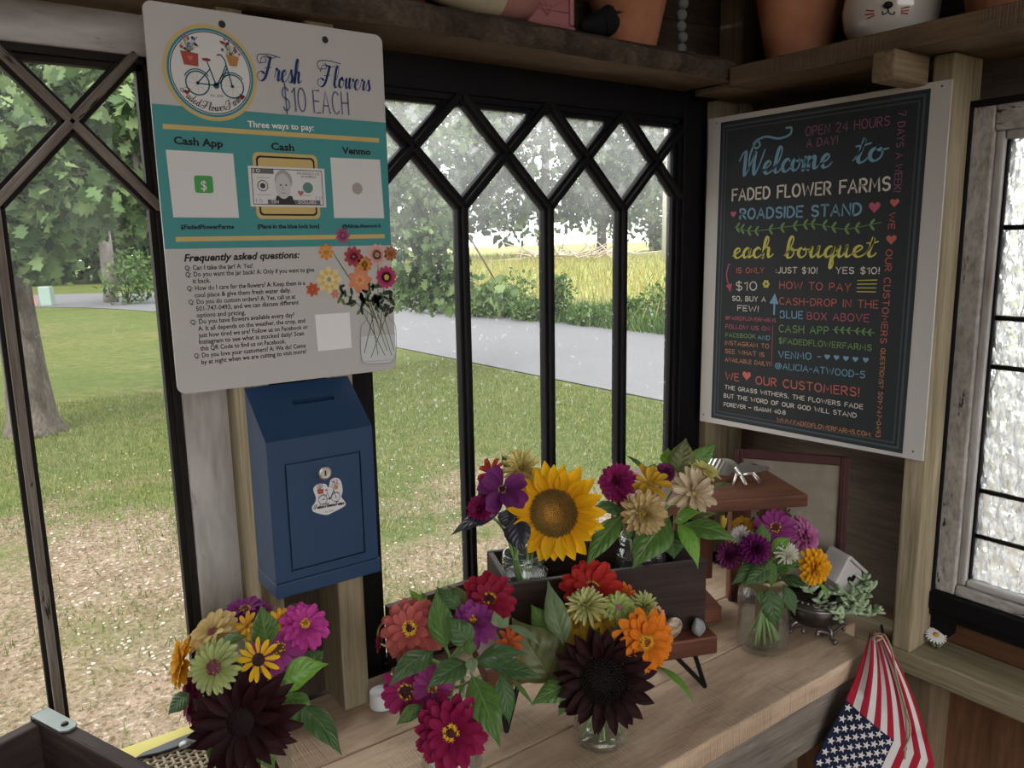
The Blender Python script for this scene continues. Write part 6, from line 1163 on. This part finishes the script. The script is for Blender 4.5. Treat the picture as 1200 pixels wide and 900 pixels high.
b = MB(); b.add([PF.w(p) for p in ((fwid, fwid), (pw-fwid, fwid), (pw-fwid, ph-fwid), (fwid, ph-fwid))], [(0, 1, 2, 3)], None, PRT)
r = random.Random(6)
def twig_shadow(x, y, a, L, d):  # plant shadow painted onto the print as dark twigs
    x1, y1 = x+L*math.cos(a), y+L*math.sin(a); PF.stroke(b, [(x, y), (x1, y1)], .0009, (.05, .045, .03), 1)
    if d == 0: PF.disc(b, (x1, y1), .0042, (.055, .05, .03), 1, 8, .0024, a); return
    for _ in range(3): twig_shadow(x1, y1, a+r.uniform(-.9, .9), L*r.uniform(.6, .85), d-1)
for x_, y_, a_ in ((pw*.45, ph*.42, 1.3), (pw*.55, ph*.38, 1.8), (pw*.38, ph*.40, 1.9)): twig_shadow(x_, y_, a_, .022, 3)
PF.disc(b, (pw*.5, ph*.36), .018, (.045, .05, .03), 1, 16, .012)  # dark blob at the foot of the painted plant shadow
mk('print', b, None, pic)
# ------------------------------------------------------------------ footed pot with succulent and china bird house
pc = AZ(978, 735, zC); pc = Vector((1.163, .728, zC))
t = NT('tarnished_metal'); n = t.noise(t.co('obj'), 40, 4); t.set('Base Color', t.mix(t.rng(n, .35, .7), (.022, .020, .020), (.11, .095, .085))); t.set('Metallic', .75); t.set('Roughness', .38); TM = t.m
pl = thing('footed_planter', pc, 'tarnished dark metal bowl on ornate feet holding a succulent at counter end', 'planter')
b = MB(); rb, hb = .050, .062; b.lathe([(0, .014), (.022, .015), (.038, .023), (.048, .036), (.050, .048), (.046, .058), (.044, .062), (.048, .066), (.051, .068), (.050, .0705), (.045, .069), (.042, .060), (.045, .048), (.040, .032), (0, .028)], pc, 40); mk('bowl', b, TM, pl, smooth=True)
b = MB(); b.lathe([(.0435, .060), (0, .064)], pc, 24); mk('soil', b, plain('soil', (.03, .022, .016), 1, bump=.8, scale=150), pl)
fdir = math.atan2(-CF.y, -CF.x)
for k in range(4):
    a = fdir+.30+k*math.pi/2; d = Vector((math.cos(a), math.sin(a), 0)); s = Vector((-d.y, d.x, 0)); b = MB()
    b.tube(spline([pc+d*.030+Vector((0, 0, .024)), pc+d*.043+Vector((0, 0, .018)), pc+d*.046+Vector((0, 0, .007)), pc+d*.054+Vector((0, 0, .0045))], 5), [.0055]*4+[.004]*6+[.0035]*5+[.0045], 8)
    for sg in (1, -1):
        b.tube(spline([pc+d*.045+Vector((0, 0, .012)), pc+d*.043+s*sg*.014+Vector((0, 0, .020)), pc+d*.041+s*sg*.024+Vector((0, 0, .022)), pc+d*.042+s*sg*.027+Vector((0, 0, .016))], 4), .0026, 6); b.ball(pc+d*.042+s*sg*.026+Vector((0, 0, .018)), .0042, 8)
    b.ball(pc+d*.054+Vector((0, 0, .0048)), .0048, 8); mk('foot', b, M.setdefault('tarn2', plain('worn_silver', (.20, .18, .165), .35, metal=.9, var=.5, scale=120)), pl, smooth=True)
b = MB(); b.lathe([(.048, .052), (.0525, .055), (.048, .058)], pc, 40)
for k in range(36): a = k*.1745; b.ball(pc+Vector((.0515*math.cos(a), .0515*math.sin(a), .069)), .0026, 6)
mk('rim_ornament', b, M['tarn2'], pl, smooth=True)
# china bird house stuck in the planter
hc = AD(988, 681, depth(pc)+.004); hy = (facing(.28, 0, 1)); hy.z = 0; hy.normalize(); hx = Vector((-hy.y, hy.x, 0)); hx = hx if hx.dot(CR) > 0 else -hx
tilt = Matrix.Rotation(math.radians(10), 3, hy); hxx, hz = tilt @ hx, tilt @ Vector((0, 0, 1)); hxx = hxx if hxx.dot(CR) > 0 else -hxx
hs = thing('bird_house', hc-Vector((0, 0, .02)), 'white china bird house with heart hole standing in the succulent bowl', 'bird house'); CH_ = plain('white_china', (.50, .47, .46), .22, var=.03, coat=.4)
Wd, Dp, hw, hr = .050, .040, .020, .052
HP = lambda x, y, z: hc+hxx*x+hy*y+hz*z
prof = [(-Wd/2, -.028), (Wd/2, -.028), (Wd/2, hw), (0, hr), (-Wd/2, hw)]
b = MB(); n_ = len(prof); b.add([HP(x, Dp/2, z) for x, z in prof]+[HP(x, -Dp/2, z) for x, z in prof], [tuple(range(n_)), tuple(range(n_, 2*n_))[::-1]]+[(i, i+n_, (i+1) % n_+n_, (i+1) % n_) for i in range(n_)]); mk('walls', b, CH_, hs, bevel=.003)
for sg in (1, -1):
    d = Vector((Wd/2*1.28, 0, (hw-hr)*1.28)); e0 = HP(0, -Dp/2-.006, hr+.0045); e1 = HP(sg*d.x, -Dp/2-.006, hr+.0045+d.z); nrm = (e1-e0).cross(hy).normalized(); nrm = nrm if nrm.z > 0 else -nrm
    b = MB(); b.box(e0-nrm*.003, e1-e0, hy*(Dp+.012), nrm*.006); mk('roof_slab', b, CH_, hs, bevel=.0025)
HF = Face(HP(0, Dp/2, 0), hxx, hz, hy); b = MB(); HF.heart(b, (.002, .012), .0085, (.006, .005, .005), 2); HF.disc(b, (-.017, -.006), .003, (.006, .005, .005), 2, 10); HF.disc(b, (.012, -.009), .003, (.006, .005, .005), 2, 10); mk('heart_hole', b, None, hs)
# trailing succulent
sc_ = thing('succulent', pc+Vector((0, 0, .062)), 'pale green trailing succulent spilling out of the dark footed bowl', 'succulent')
t = NT('succulent_skin'); xyz = t.sep(t.n('Attribute', attribute_name='uvw').outputs['Vector']); n = t.noise(t.co('obj'), 60, 2); t.set('Base Color', t.mix(t.rng(n, .3, .7), (.25, .35, .19), (.46, .56, .36))); t.set('Roughness', .4); t.set('Subsurface Weight', .1); t.set('Subsurface Radius', (.01, .01, .005)); SUC = t.m
def runner(pts, nl, sd):
    r = random.Random(sd); P = spline(pts, 6); b = MB(); b.tube(P, [.0018]*len(P), 6)
    for i in range(nl):
        t_ = (i+.6)/nl; p = P[min(len(P)-1, int(t_*(len(P)-1)))]; a = i*2.4+r.random()
        for s_ in (1, -1):
            d = Vector((math.cos(a)*s_, math.sin(a)*s_, r.uniform(.1, .8))).normalized() if i < nl-2 else Vector((r.uniform(-1, 1), r.uniform(-1, 1), r.uniform(-.2, .9))).normalized(); L = r.uniform(.015, .024)
            b.lathe([(0, 0), (.0022, .10*L), (.0042, .45*L), (.0040, .72*L), (.0022, .93*L), (0, L)], p, 7, None, frame_of(d), 1, .75)
    for k in range(5):
        d = Vector((r.uniform(-1, 1), r.uniform(-1, 1), r.uniform(-.1, 1))).normalized(); L = r.uniform(.011, .018); b.lathe([(0, 0), (.0022, .12*L), (.0038, .45*L), (.0036, .72*L), (0, L)], P[-1], 7, None, frame_of(d), 1, .75)
    mk('runner', b, SUC, sc_, smooth=True)
dp = depth(pc)
runner([AD(957, 700, dp-.02), AD(968, 713, dp-.055), AD(985, 719, dp-.06), AD(1002, 713, dp-.05), AD(1026, 716, dp-.03)], 11, 1); runner([AD(985, 705, dp-.01), AD(1000, 698, dp-.03), AD(1010, 684, dp-.02), AD(1015, 680, dp-.02)], 7, 2); runner([AD(990, 706, dp-.02), AD(1004, 704, dp-.045), AD(1018, 694, dp-.03), AD(1021, 690, dp-.03)], 7, 3)
runner([AD(975, 702, dp), AD(990, 698, dp-.03), AD(1002, 703, dp-.055), AD(1008, 707, dp-.055)], 8, 4); runner([AD(965, 702, dp), AD(975, 696, dp-.02), AD(984, 693, dp-.03)], 6, 5); runner([AD(955, 698, dp+.01), AD(947, 692, dp-.02), AD(943, 690, dp-.02)], 4, 6); runner([AD(978, 706, dp-.03), AD(990, 716, dp-.058), AD(984, 726, dp-.06)], 5, 7); runner([AD(990, 700, dp-.03), AD(1000, 715, dp-.055), AD(1018, 722, dp-.045)], 7, 8)
# ------------------------------------------------------------------ flag hanging by its gathered corner from twine
fl = thing('flag', AD(1030, 738, 1.255), 'small American flag gathered and hung from twine at the counter end', 'flag')
Zf = lambda X, Y: (840+X/3.3333, 700+Y/3.3333)
NA, NB = 40, 78
def flagpt(a, b):
    """a: 0 hoist .. 1 gathered fly; b: 0..13 stripes"""
    s = b/13
    top = Vector((600+46*s, 137+10*s)); knot = Vector((505+s*345, 400+s*252+22*math.sin(s*3.14))); hoist = Vector((375+s*400, 650+s*235))
    if a >= .4:
        t_ = (a-.4)/.6; q = knot.lerp(top, t_); bulge = math.sin(3.14*t_)*(8+34*s*(1-.35*s)); q += Vector((bulge*.75, -bulge*.20))
    else: q = hoist.lerp(knot, a/.4)
    g_ = max(0, (a-.4)/.6); dep = 1.235+.02*g_-.045*(1-g_)*(s-.35)*(.5)+(.0025+.006*g_)*math.sin(b*1.6+.6)*(1-.5*g_)+.004*math.sin(b*.7+a*4)+(.035*(s-.5) if g_ < .2 else .0)
    u, v = Zf(q.x, q.y); return AD(u, v, dep)
RD, WH, BL_ = plain('flag_red', (.32, .012, .030), .8, var=.15, scale=200), plain('flag_white', (.62, .58, .56), .8, var=.06, scale=200), plain('flag_blue', (.007, .012, .038), .8, var=.2, scale=200)
b = MB(); rows = [[flagpt(i/NA, 13*j/NB) for j in range(NB+1)] for i in range(NA+1)]
vs_ = [q for r_ in rows for q in r_]; b.v = [tuple(q) for q in vs_]; b.uv = [tuple(q) for q in vs_]
for i in range(NA):
    for j in range(NB):
        m_ = BL_ if i < 16 and j < 42 else (RD if (j//6) % 2 == 0 else WH); b.f.append((i*(NB+1)+j, i*(NB+1)+j+1, (i+1)*(NB+1)+j+1, (i+1)*(NB+1)+j)); b.mi.append(b.mid(m_))
mk('cloth', b, None, fl, smooth=True, solid=.0015)
b = MB()
for i in range(9):
    for j in range(11):
        if (i+j) % 2: continue
        a_, c_ = .4*(j+.75)/11.5, 7*(i+.7)/9.4; P5 = []
        o_ = flagpt(a_, c_); ea = (flagpt(a_+.01, c_)-flagpt(a_-.01, c_)).normalized(); eb = (flagpt(a_, c_+.1)-flagpt(a_, c_-.1)).normalized(); nn_ = ea.cross(eb); nn_ = nn_ if nn_.dot(CF) < 0 else -nn_
        for k in range(10):
            an = k*.62832+.3; rr_ = .0068 if k % 2 == 0 else .0028; P5.append(o_+(CR*math.sin(an)+CU*math.cos(an))*rr_-CF*.0026)
        b.add([o_-CF*.0028]+P5, [(0, 1+k, 1+(k+1) % 10) for k in range(10)])
mk('stars', b, WH, fl)
b = MB(); P = [AD(*Zf(608, 150), 1.245), AD(*Zf(648, 142), 1.245), AD(*Zf(680, 200), 1.225), AD(*Zf(703, 310), 1.195), AD(*Zf(735, 430), 1.165), AD(*Zf(742, 520), 1.15), AD(*Zf(733, 632), 1.145)]
b.tube(spline(P, 8), .0017, 6); b.tube(spline([P[4]-CF*.003, P[5]+CR*.004-CF*.003, AD(*Zf(730, 600), 1.14)], 6), .0014, 6); b.tube(spline([AD(*Zf(606, 165), 1.24), AD(*Zf(625, 150), 1.235), AD(*Zf(645, 158), 1.24), AD(*Zf(622, 172), 1.238)], 5), .0018, 6)
mk('twine', b, plain('jute_twine', (.36, .26, .16), .9, scale=300), fl, smooth=True, label='tan jute twine tied at the gathered corner')
b = MB(); b.bar(AD(1033, 733, 1.27), AD(1034, 741, 1.24), .004, .004, (0, 0, 1)); mk('tack', b, M['iron'], fl)
# ------------------------------------------------------------------ daisy ornament on the rail
q = AX(1097, 756, 1.300); q.z = .8612; dz_ = thing('daisy_ornament', q, 'small metal daisy with white petals standing on the rail below the pebbled window', 'ornament')
dc = AD(1097, 744, depth(q)); dn = facing(-.1, .75, .6); Mx = frame_of(dn); b = MB(); rr = random.Random(3)
for k in range(19): petal(b, dc, Mx, k*.3307, .004, 0, .0135, .0036, .0, -.25, PROF['strap'], .3, rr, 0, None)
mk('petals', b, flat('white_enamel', (.72, .70, .68), .5), dz_, smooth=True, solid=.0006)
b = MB(); b.lathe([(.0048, -.001), (.0046, .0015), (.003, .003), (0, .0034)], dc, 14, None, Mx); mk('flower_center', b, flat('ochre_enamel', (.52, .27, .05), .5), dz_, smooth=True)
b = MB(); b.tube([dc, (dc+q)/2, q+Vector((0, 0, .001))], .0018, 6); mk('stem', b, M['iron'], dz_, smooth=True)
for sg in (1, -1):
    o_ = leaf(dz_, q+Vector((0, 0, .004)), q+CR*sg*.011+Vector((0, 0, .012))-CF*.004, .007, facing(0, .4, 1), mat='leaf_pale')
# ------------------------------------------------------------------ shelf things
TC = NT('terracotta'); n = TC.noise(TC.co('obj'), 25, 5, .6); TC.set('Base Color', TC.mix(TC.rng(n, .35, .7), (.36, .135, .065), (.46, .20, .11))); TC.set('Roughness', .85); TC.bump(n, .15, .003); TC = TC.m
s1, s2 = Zw(.320), Zw(.297)
def terracotta(p, rb, rt_, h, label):
    rt2 = rt_*1.1; t_ = thing('terracotta_pot', p, label, 'pot'); b = MB(); b.lathe([(0, .001), (rb-.003, 0), (rb, .003), (rt_, h*.78)], p, 44); b.lathe([(rt_, h*.78), (rt_-.006, h*.78), (rb-.006, .008), (0, .008)], p, 44); mk('body', b, TC, t_, smooth=True)
    b = MB(); b.lathe([(rt_-.001, h*.775), (rt2, h*.775), (rt2*1.01, h-.003), (rt2-.002, h), (rt2-.008, h-.001), (rt_-.006, h*.77)], p, 44); mk('rim', b, TC, t_, smooth=True)
terracotta(Vector((1.010, 1.040, s1)), .048, .082, .20, 'terracotta pot on the shelf above the dark window')
terracotta(Vector((1.272, .885, s2)), .052, .084, .21, 'tall terracotta pot on the right shelf left of the cat pot')
terracotta(Vector((1.280, .545, s2)), .055, .084, .20, 'terracotta pot on the right shelf above the pebbled window')
# cat face pot
cp = Vector((1.275, .722, s2)); ct_ = thing('cat_planter', cp, 'glossy white round planter with a painted cat face on the right shelf', 'planter'); b = MB()
b.lathe([(0, .001), (.044, 0), (.055, .006), (.068, .028), (.072, .055), (.068, .085), (.056, .105), (.050, .108), (.048, .105), (.060, .080), (.062, .05), (.05, .012), (0, .010)], cp, 48); mk('body', b, plain('white_glaze', (.58, .53, .47), .12, var=.04, coat=.6), ct_, smooth=True)
def onball(u, v, lift=.0008):
    d = ray(u, v); best = None
    for i in range(4000):
        p = EV+d*(1.0+i*.0001); h = p.z-cp.z; r_ = np.interp(h, [0, .006, .028, .055, .085, .105], [.044, .055, .068, .072, .068, .056])
        if math.hypot(p.x-cp.x, p.y-cp.y) <= r_+lift: return p
    return EV+d*1.5
def paint(pts, rad, col):
    b = MB(); b.tube(spline([onball(*p) for p in pts], 5), rad, 6, ink(col)); return b
b = MB(); c_ = onball(1041, 6); b.ball(c_, .0065, 12, ink((.012, .008, .008)), (1.2, 1, .8))
for pts in ([(1041, 10), (1040, 14), (1035, 17), (1034, 13)], [(1041, 10), (1042, 15), (1047, 17), (1048, 14)]): q_ = paint(pts, .0008, (.02, .012, .012)); b.add(q_.v, q_.f, q_.uv, ink((.02, .012, .012)))
for pts in ([(1015, 12), (1024, 13)], [(1014, 17), (1024, 16)], [(1016, 22), (1025, 18)], [(1056, 10), (1066, 8)], [(1056, 13), (1065, 12)], [(1056, 15), (1064, 16)]): q_ = paint([pts[0], ((pts[0][0]+pts[1][0])/2, (pts[0][1]+pts[1][1])/2), pts[1]], .0010, (.4, .07, .09)); b.add(q_.v, q_.f, q_.uv, ink((.4, .07, .09)))
mk('painted_face', b, None, ct_, smooth=True)
# bead strand standing by the post, wooden base
bp_ = AY(800, 60, 1.06); bp_.z = s1; bs_ = thing('bead_strand', bp_, 'strand of grey round beads on a small wood base on the shelf', 'beads')
b = MB(); b.lathe([(0, 0), (.019, 0), (.020, .003), (.020, .016), (.018, .018), (0, .018)], bp_+CR*.006, 28); mk('base', b, M['pine_old'], bs_, smooth=False)
for k in range(8): b = MB(); b.ball(bp_+CR*(-.003+.002*math.sin(k*2))+Vector((0, 0, .027+k*.0195)), .0102, 14); mk('bead', b, M.setdefault('bead', plain('grey_bead', (.17, .18, .175), .7)), bs_, smooth=True)
# small dark bird
bq = AY(705, 44, 1.015); bq.z = s1; bd = thing('bird_figurine', bq, 'small dark bird figurine with pale throat perched on the shelf', 'figurine'); DB = flat('dark_feather', (.006, .007, .010), .85)
b = MB(); hd = AY(714, 14, 1.005); K = 12; axis = [bq+Vector((-.045, 0, .018)), bq+Vector((-.02, 0, .024)), bq+Vector((.0, 0, .028)), (bq+hd)/2+Vector((.004, 0, .008)), hd+Vector((-.002, 0, -.008)), hd, hd+Vector((.006, 0, .005))]
b.tube(spline(axis, 4), list(np.interp(np.linspace(0, 1, 25), [0, .2, .4, .6, .75, .85, 1], [.006, .018, .024, .019, .014, .0135, .004])), 14); mk('body', b, DB, bd, smooth=True)
b = MB(); b.lathe([(.0036, 0), (.002, .006), (0, .013)], hd+CR*.011+Vector((0, 0, -.001)), 8, None, frame_of(CR-CF*.2)); mk('beak', b, M['iron'], bd, smooth=True)
b = MB(); b.ball(hd+CR*.001-CF*.008+Vector((0, 0, -.010)), .009, 12, None, (1, .8, 1.2)); mk('throat', b, plain('grey_feather', (.10, .105, .10), .8), bd, smooth=True)
b = MB(); b.ball(hd+CR*.004-CF*.0125+Vector((0, 0, .002)), .0018, 8); mk('eye', b, M['iron'], bd, smooth=True)
for dx in (-.006, .006): b = MB(); b.tube([bq+Vector((dx, 0, .014)), bq+Vector((dx, -.002, .001))], .0016, 6); mk('foot', b, M['iron'], bd)
# pink raised-heart box
h0, h1 = AY(618, 30, .995), AY(669, 36, .995); wv = (h1.x-h0.x); pb_ = thing('heart_box', Vector(((h0.x+h1.x)/2, 1.02, s1)), 'dusty pink embossed box with an envelope heart on the shelf', 'box'); PK = plain('dusty_pink', (.33, .125, .13), .5, var=.08)
b = MB(); b.bx(h0.x, h1.x, .990, 1.06, s1, s1+.10); b.bx(h0.x-.003, h1.x+.003, .986, 1.064, s1, s1+.006); b.bx(h1.x-.009, h1.x, .985, .991, s1+.006, s1+.1); mk('body', b, PK, pb_, bevel=.003)
XF = Face((h0.x, .9895, s1), (1, 0, 0), (0, 0, 1), (0, -1, 0)); b = MB(); hcen = XF.at(641, 10)+Vector((h0.x, 0))
P = [(hcen[0]+.0085*math.sin(a)**3, .9885, s1+hcen[1]+.0085*(13*math.cos(a)-5*math.cos(2*a)-2*math.cos(3*a)-math.cos(4*a))/16) for a in [i*.2244 for i in range(29)]]; b.tube(P, .0014, 6)
for s_ in (1, -1): b.tube([(hcen[0]+s_*.009, .9885, s1+hcen[1]+.002), (hcen[0]+s_*.028, .9885, s1+hcen[1]+.014)], .0010, 6)
b.tube([(h0.x+.006, .9885, s1+.024), (h1.x-.011, .9885, s1+.024)], .0010, 6); b.tube([(h0.x+.006, .9885, s1+.024), (h0.x+.006, .9885, s1+.09)], .0010, 6); mk('embossing', b, PK, pb_, smooth=True)
# two-tone egg-shaped piece lying on the shelf, red thing at its end
e0, e1 = AY(497, -2, 1.0), AY(625, 10, 1.0); ec = (e0+e1)/2; L = (e1-e0).length; ec.z = s1+.040; eg = thing('wooden_vase', Vector((ec.x, ec.y, s1)), 'round wooden vase half cream and half dusty pink lying on the shelf', 'vase')
Mx = frame_of((e1-e0).normalized()*Vector((1, 1, 0)) if False else Vector((1, 0, 0)))
pr = [(0, -L/2), (.018, -L/2+.002), (.028, -L*.42), (.036, -L*.25), (.040, -.02*L), (.040, .12*L), (.039, .30*L), (.033, .43*L), (.020, .49*L), (0, .5*L)]
b = MB(); b.lathe(pr[:6], ec, 32, None, Mx); mk('cream_half', b, plain('cream_paint', (.44, .38, .26), .6, var=.2), eg, smooth=True)
b = MB(); b.lathe(pr[5:], ec, 32, None, Mx); mk('pink_half', b, plain('pink_paint', (.34, .155, .135), .6, var=.12), eg, smooth=True)
b = MB(); b.lathe([(.0, 0), (.016, .0), (.020, .012), (.020, .05), (0, .052)], AY(483, 0, 1.02)*Vector((1, 1, 0))+Vector((0, 0, s1)) if False else Vector((AY(482, 4, 1.02).x, 1.02, s1)), 20); mk('red_jar', b, flat('dark_red', (.16, .012, .02), .4), label='small dark red round box at the left of the cream and pink vase', cat='box', smooth=False)
# ------------------------------------------------------------------ white cap, gilt figurine, dark little frame
q = AZ(448, 826, zC); b = MB(); R_ = .0185; b.lathe([(0, 0), (R_*.98, 0), (R_, .002), (R_, .019), (R_*.97, .022), (R_*.9, .0228), (R_*.86, .0205), (0, .0200)], q, 36); mk('plastic_cap', b, M['white_plastic'], smooth=True, label='round white plastic cap on the counter beside the wood post', cat='cap')
GLD = plain('gilt', (.42, .30, .13), .3, metal=1, var=.3, scale=90); q = Vector((AZ(462, 792, zC).x, 1.022, zC)); gf = thing('gilt_ornament', q, 'ornate gilt piece with ring handle hidden behind the coral zinnia', 'ornament')
d0 = depth(q); b = MB(); c_ = AD(454, 743, d0); b.tube([c_+(CR*math.cos(a)+CU*math.sin(a)*1.25)*.0155 for a in [i*.2618 for i in range(25)]], .0022, 8); mk('ring_handle', b, GLD, gf, smooth=True)
b = MB(); b.lathe([(0, 0), (.024, 0), (.026, .004), (.020, .008), (.010, .014), (.008, .022), (.014, .030), (.017, .040), (.012, .048), (0, .05)], q+CR*.012, 24)
for k in range(7): a = k*.9; b.ball(q+CR*(-.012+.004*k)+CU*(.016+.006*math.sin(k*2))-CF*.012, .0055, 8)
mk('body', b, plain('pale_gilt', (.50, .43, .28), .4, metal=.6, var=.4, scale=120), gf, smooth=True)
f0 = AD(454, 711, 1.13); f0.y = 1.070; x0_, x1_ = AY(454, 711, 1.068).x, AY(556, 740, 1.068).x; ztop = AY(455, 711, 1.068).z
fp = thing('small_frame', Vector(((x0_+x1_)/2, 1.07, zc)), 'small dark picture frame behind the middle bouquet, against the window rail', 'frame')
b = MB(); b.bx(x0_, x1_, 1.065, 1.077, ztop-.014, ztop); b.bx(x0_, x0_+.012, 1.065, 1.077, zc+.0005, ztop-.014); b.bx(x1_-.012, x1_, 1.065, 1.077, zc+.0005, ztop-.014); b.bx(x0_+.012, x1_-.012, 1.065, 1.077, zc+.0005, zc+.013); mk('frame_rail', b, M['darkboard'], fp)
b = MB(); b.bx(x0_+.012, x1_-.012, 1.070, 1.074, zc+.013, ztop-.014); mk('backing', b, M['putty'], fp)
# ------------------------------------------------------------------ worn dark box at lower left, wicker basket, yellow board
wz = Zw(-.50); Ca, Cb, Cc = AZ(56, 832, wz), AZ(186, 900, wz), AZ(0, 860, wz); Wx = (Cb-Ca).normalized(); Wy = Vector((Wx.y, -Wx.x, 0)); Wy = Wy if Wy.dot(Cc-Ca) > 0 else -Wy
LX, LY, T_ = .30, .26, .017; wb = thing('wooden_box', Ca+Wx*LX/2+Wy*LY/2+Vector((0, 0, zC-wz)), 'worn dark brown wooden box with steel corner strap at lower left', 'box')
def wpart(nm, x0, x1, y0, y1, z0, z1, mat='box'):
    b = MB(); b.box(Ca+Wx*x0+Wy*y0+Vector((0, 0, z0-wz)), Wx*(x1-x0), Wy*(y1-y0), Vector((0, 0, z1-z0))); return mk(nm, b, M[mat], wb, bevel=.003)
wpart('side_panel', 0, LX, 0, T_, zC, wz); wpart('side_panel', 0, LX, LY-T_, LY, zC, wz); wpart('end_panel', 0, T_, T_, LY-T_, zC, wz-.002); wpart('end_panel', LX-T_, LX, T_, LY-T_, zC, wz-.002); wpart('bottom', T_, LX-T_, T_, LY-T_, zC, zC+.012)
b = MB(); P = [(.0, -.001), (.056, -.001), (.062, .004), (.062, .013), (.056, T_+.001), (0, T_+.001)]; n_ = len(P); b.add([Ca+Wx*x+Wy*y+Vector((0, 0, .0003)) for x, y in P]+[Ca+Wx*x+Wy*y+Vector((0, 0, .003)) for x, y in P], [tuple(range(n_))[::-1], tuple(range(n_, 2*n_))]+[(i, (i+1) % n_, (i+1) % n_+n_, i+n_) for i in range(n_)]); b.box(Ca-Wx*.0025-Wy*.001+Vector((0, 0, -.05)), Wx*.0025, Wy*(T_+.002), Vector((0, 0, .053))); mk('corner_strap', b, M['steel'], wb, bevel=.0008, label='grey steel corner strap')
b = MB(); b.lathe([(0, 0), (.004, 0), (.0035, .0015), (0, .002)], Ca+Wx*.048+Wy*.008+Vector((0, 0, .003)), 12); mk('screw', b, M['iron'], wb, smooth=True)
hz_ = Zw(-.615); a_, c_ = AZ(150, 893, hz_), AZ(262, 856, hz_); y1b = (a_.y+c_.y)/2+.004; yb0 = y1b-.085; xb0, xb1 = Ca.x+(Ca.y-yb0)*Wx.x/(-Wx.y)+.004, c_.x+.02
wk = thing('wicker_basket', Vector(((xb0+xb1)/2, (yb0+y1b)/2, zC)), 'tan woven basket with black leather strap beside the dark box', 'basket'); WK = plain('tan_wicker', (.52, .43, .31), .7, var=.3, scale=160); WKD = flat('wicker_gap', (.045, .034, .022), .9)
b = MB(); b.bx(xb0, xb1, yb0, y1b, zC, hz_-.0035); mk('lining', b, WKD, wk)
b = MB(); n1_ = int((xb1-xb0)/.0085); n2_ = int((y1b-yb0)/.0085)
for i in range(n2_+1):
    y = yb0+(y1b-yb0)*i/n2_; b.tube([(xb0+(xb1-xb0)*k/(n1_*2), y, hz_-.0026+.0012*math.cos(math.pi*(k/2+i))) for k in range(n1_*2+1)], .0021, 5)
for i in range(n1_+1):
    x = xb0+(xb1-xb0)*i/n1_; b.tube([(x, yb0+(y1b-yb0)*k/(n2_*2), hz_-.0026-.0012*math.cos(math.pi*(k/2+i))) for k in range(n2_*2+1)], .0021, 5)
for i in range(6):
    z = zC+.006+i*.0085; b.tube([(xb0, yb0, z), (xb1, yb0, z), (xb1, y1b, z), (xb0, y1b, z), (xb0, yb0, z)], .0028, 6)
mk('weave', b, WK, wk, smooth=True)
s0, s1_ = AZ(157, 889, hz_), AZ(212, 869, hz_); s2_ = AZ(262, 853, hz_); ys_ = (s0.y+s2_.y)/2
b = MB(); P = [(s0.x, ys_-.004), (s0.x+.028, ys_-.011), (s1_.x-.004, ys_-.012), (s1_.x+.008, ys_-.018), (s1_.x+.024, ys_-.012), (s2_.x, ys_-.010), (s2_.x, ys_+.006), (s1_.x+.02, ys_+.008), (s1_.x-.004, ys_+.006), (s0.x+.01, ys_+.002)]; n_ = len(P)
b.add([(x, y, hz_+.0002) for x, y in P]+[(x, y, hz_+.0042) for x, y in P], [tuple(range(n_))[::-1], tuple(range(n_, 2*n_))]+[(i, (i+1) % n_, (i+1) % n_+n_, i+n_) for i in range(n_)]); sp2 = mk('strap', b, M['blacksteel'], wk, bevel=.001, label='black leather strap with round stud')
b = MB(); b.lathe([(0, 0), (.0075, 0), (.0075, .002), (.005, .0042), (0, .005)], AZ(217, 873, hz_+.0042), 22); mk('stud', b, plain('grey_stud', (.34, .34, .35), .35, metal=.4), sp2, smooth=True)
yz = Zw(-.652); q0_, q1_ = AZ(160, 872, yz), AZ(216, 849, yz)
b = MB(); b.bx(max(q0_.x-.05, Ca.x+.012), q1_.x+.03, y1b+.006, 1.078, zC, yz); mk('painted_board', b, plain('yellow_paint', (.62, .55, .16), .6, var=.08, scale=40), bevel=.002, label='yellow painted board lying along the window sill behind the woven basket', cat='board')
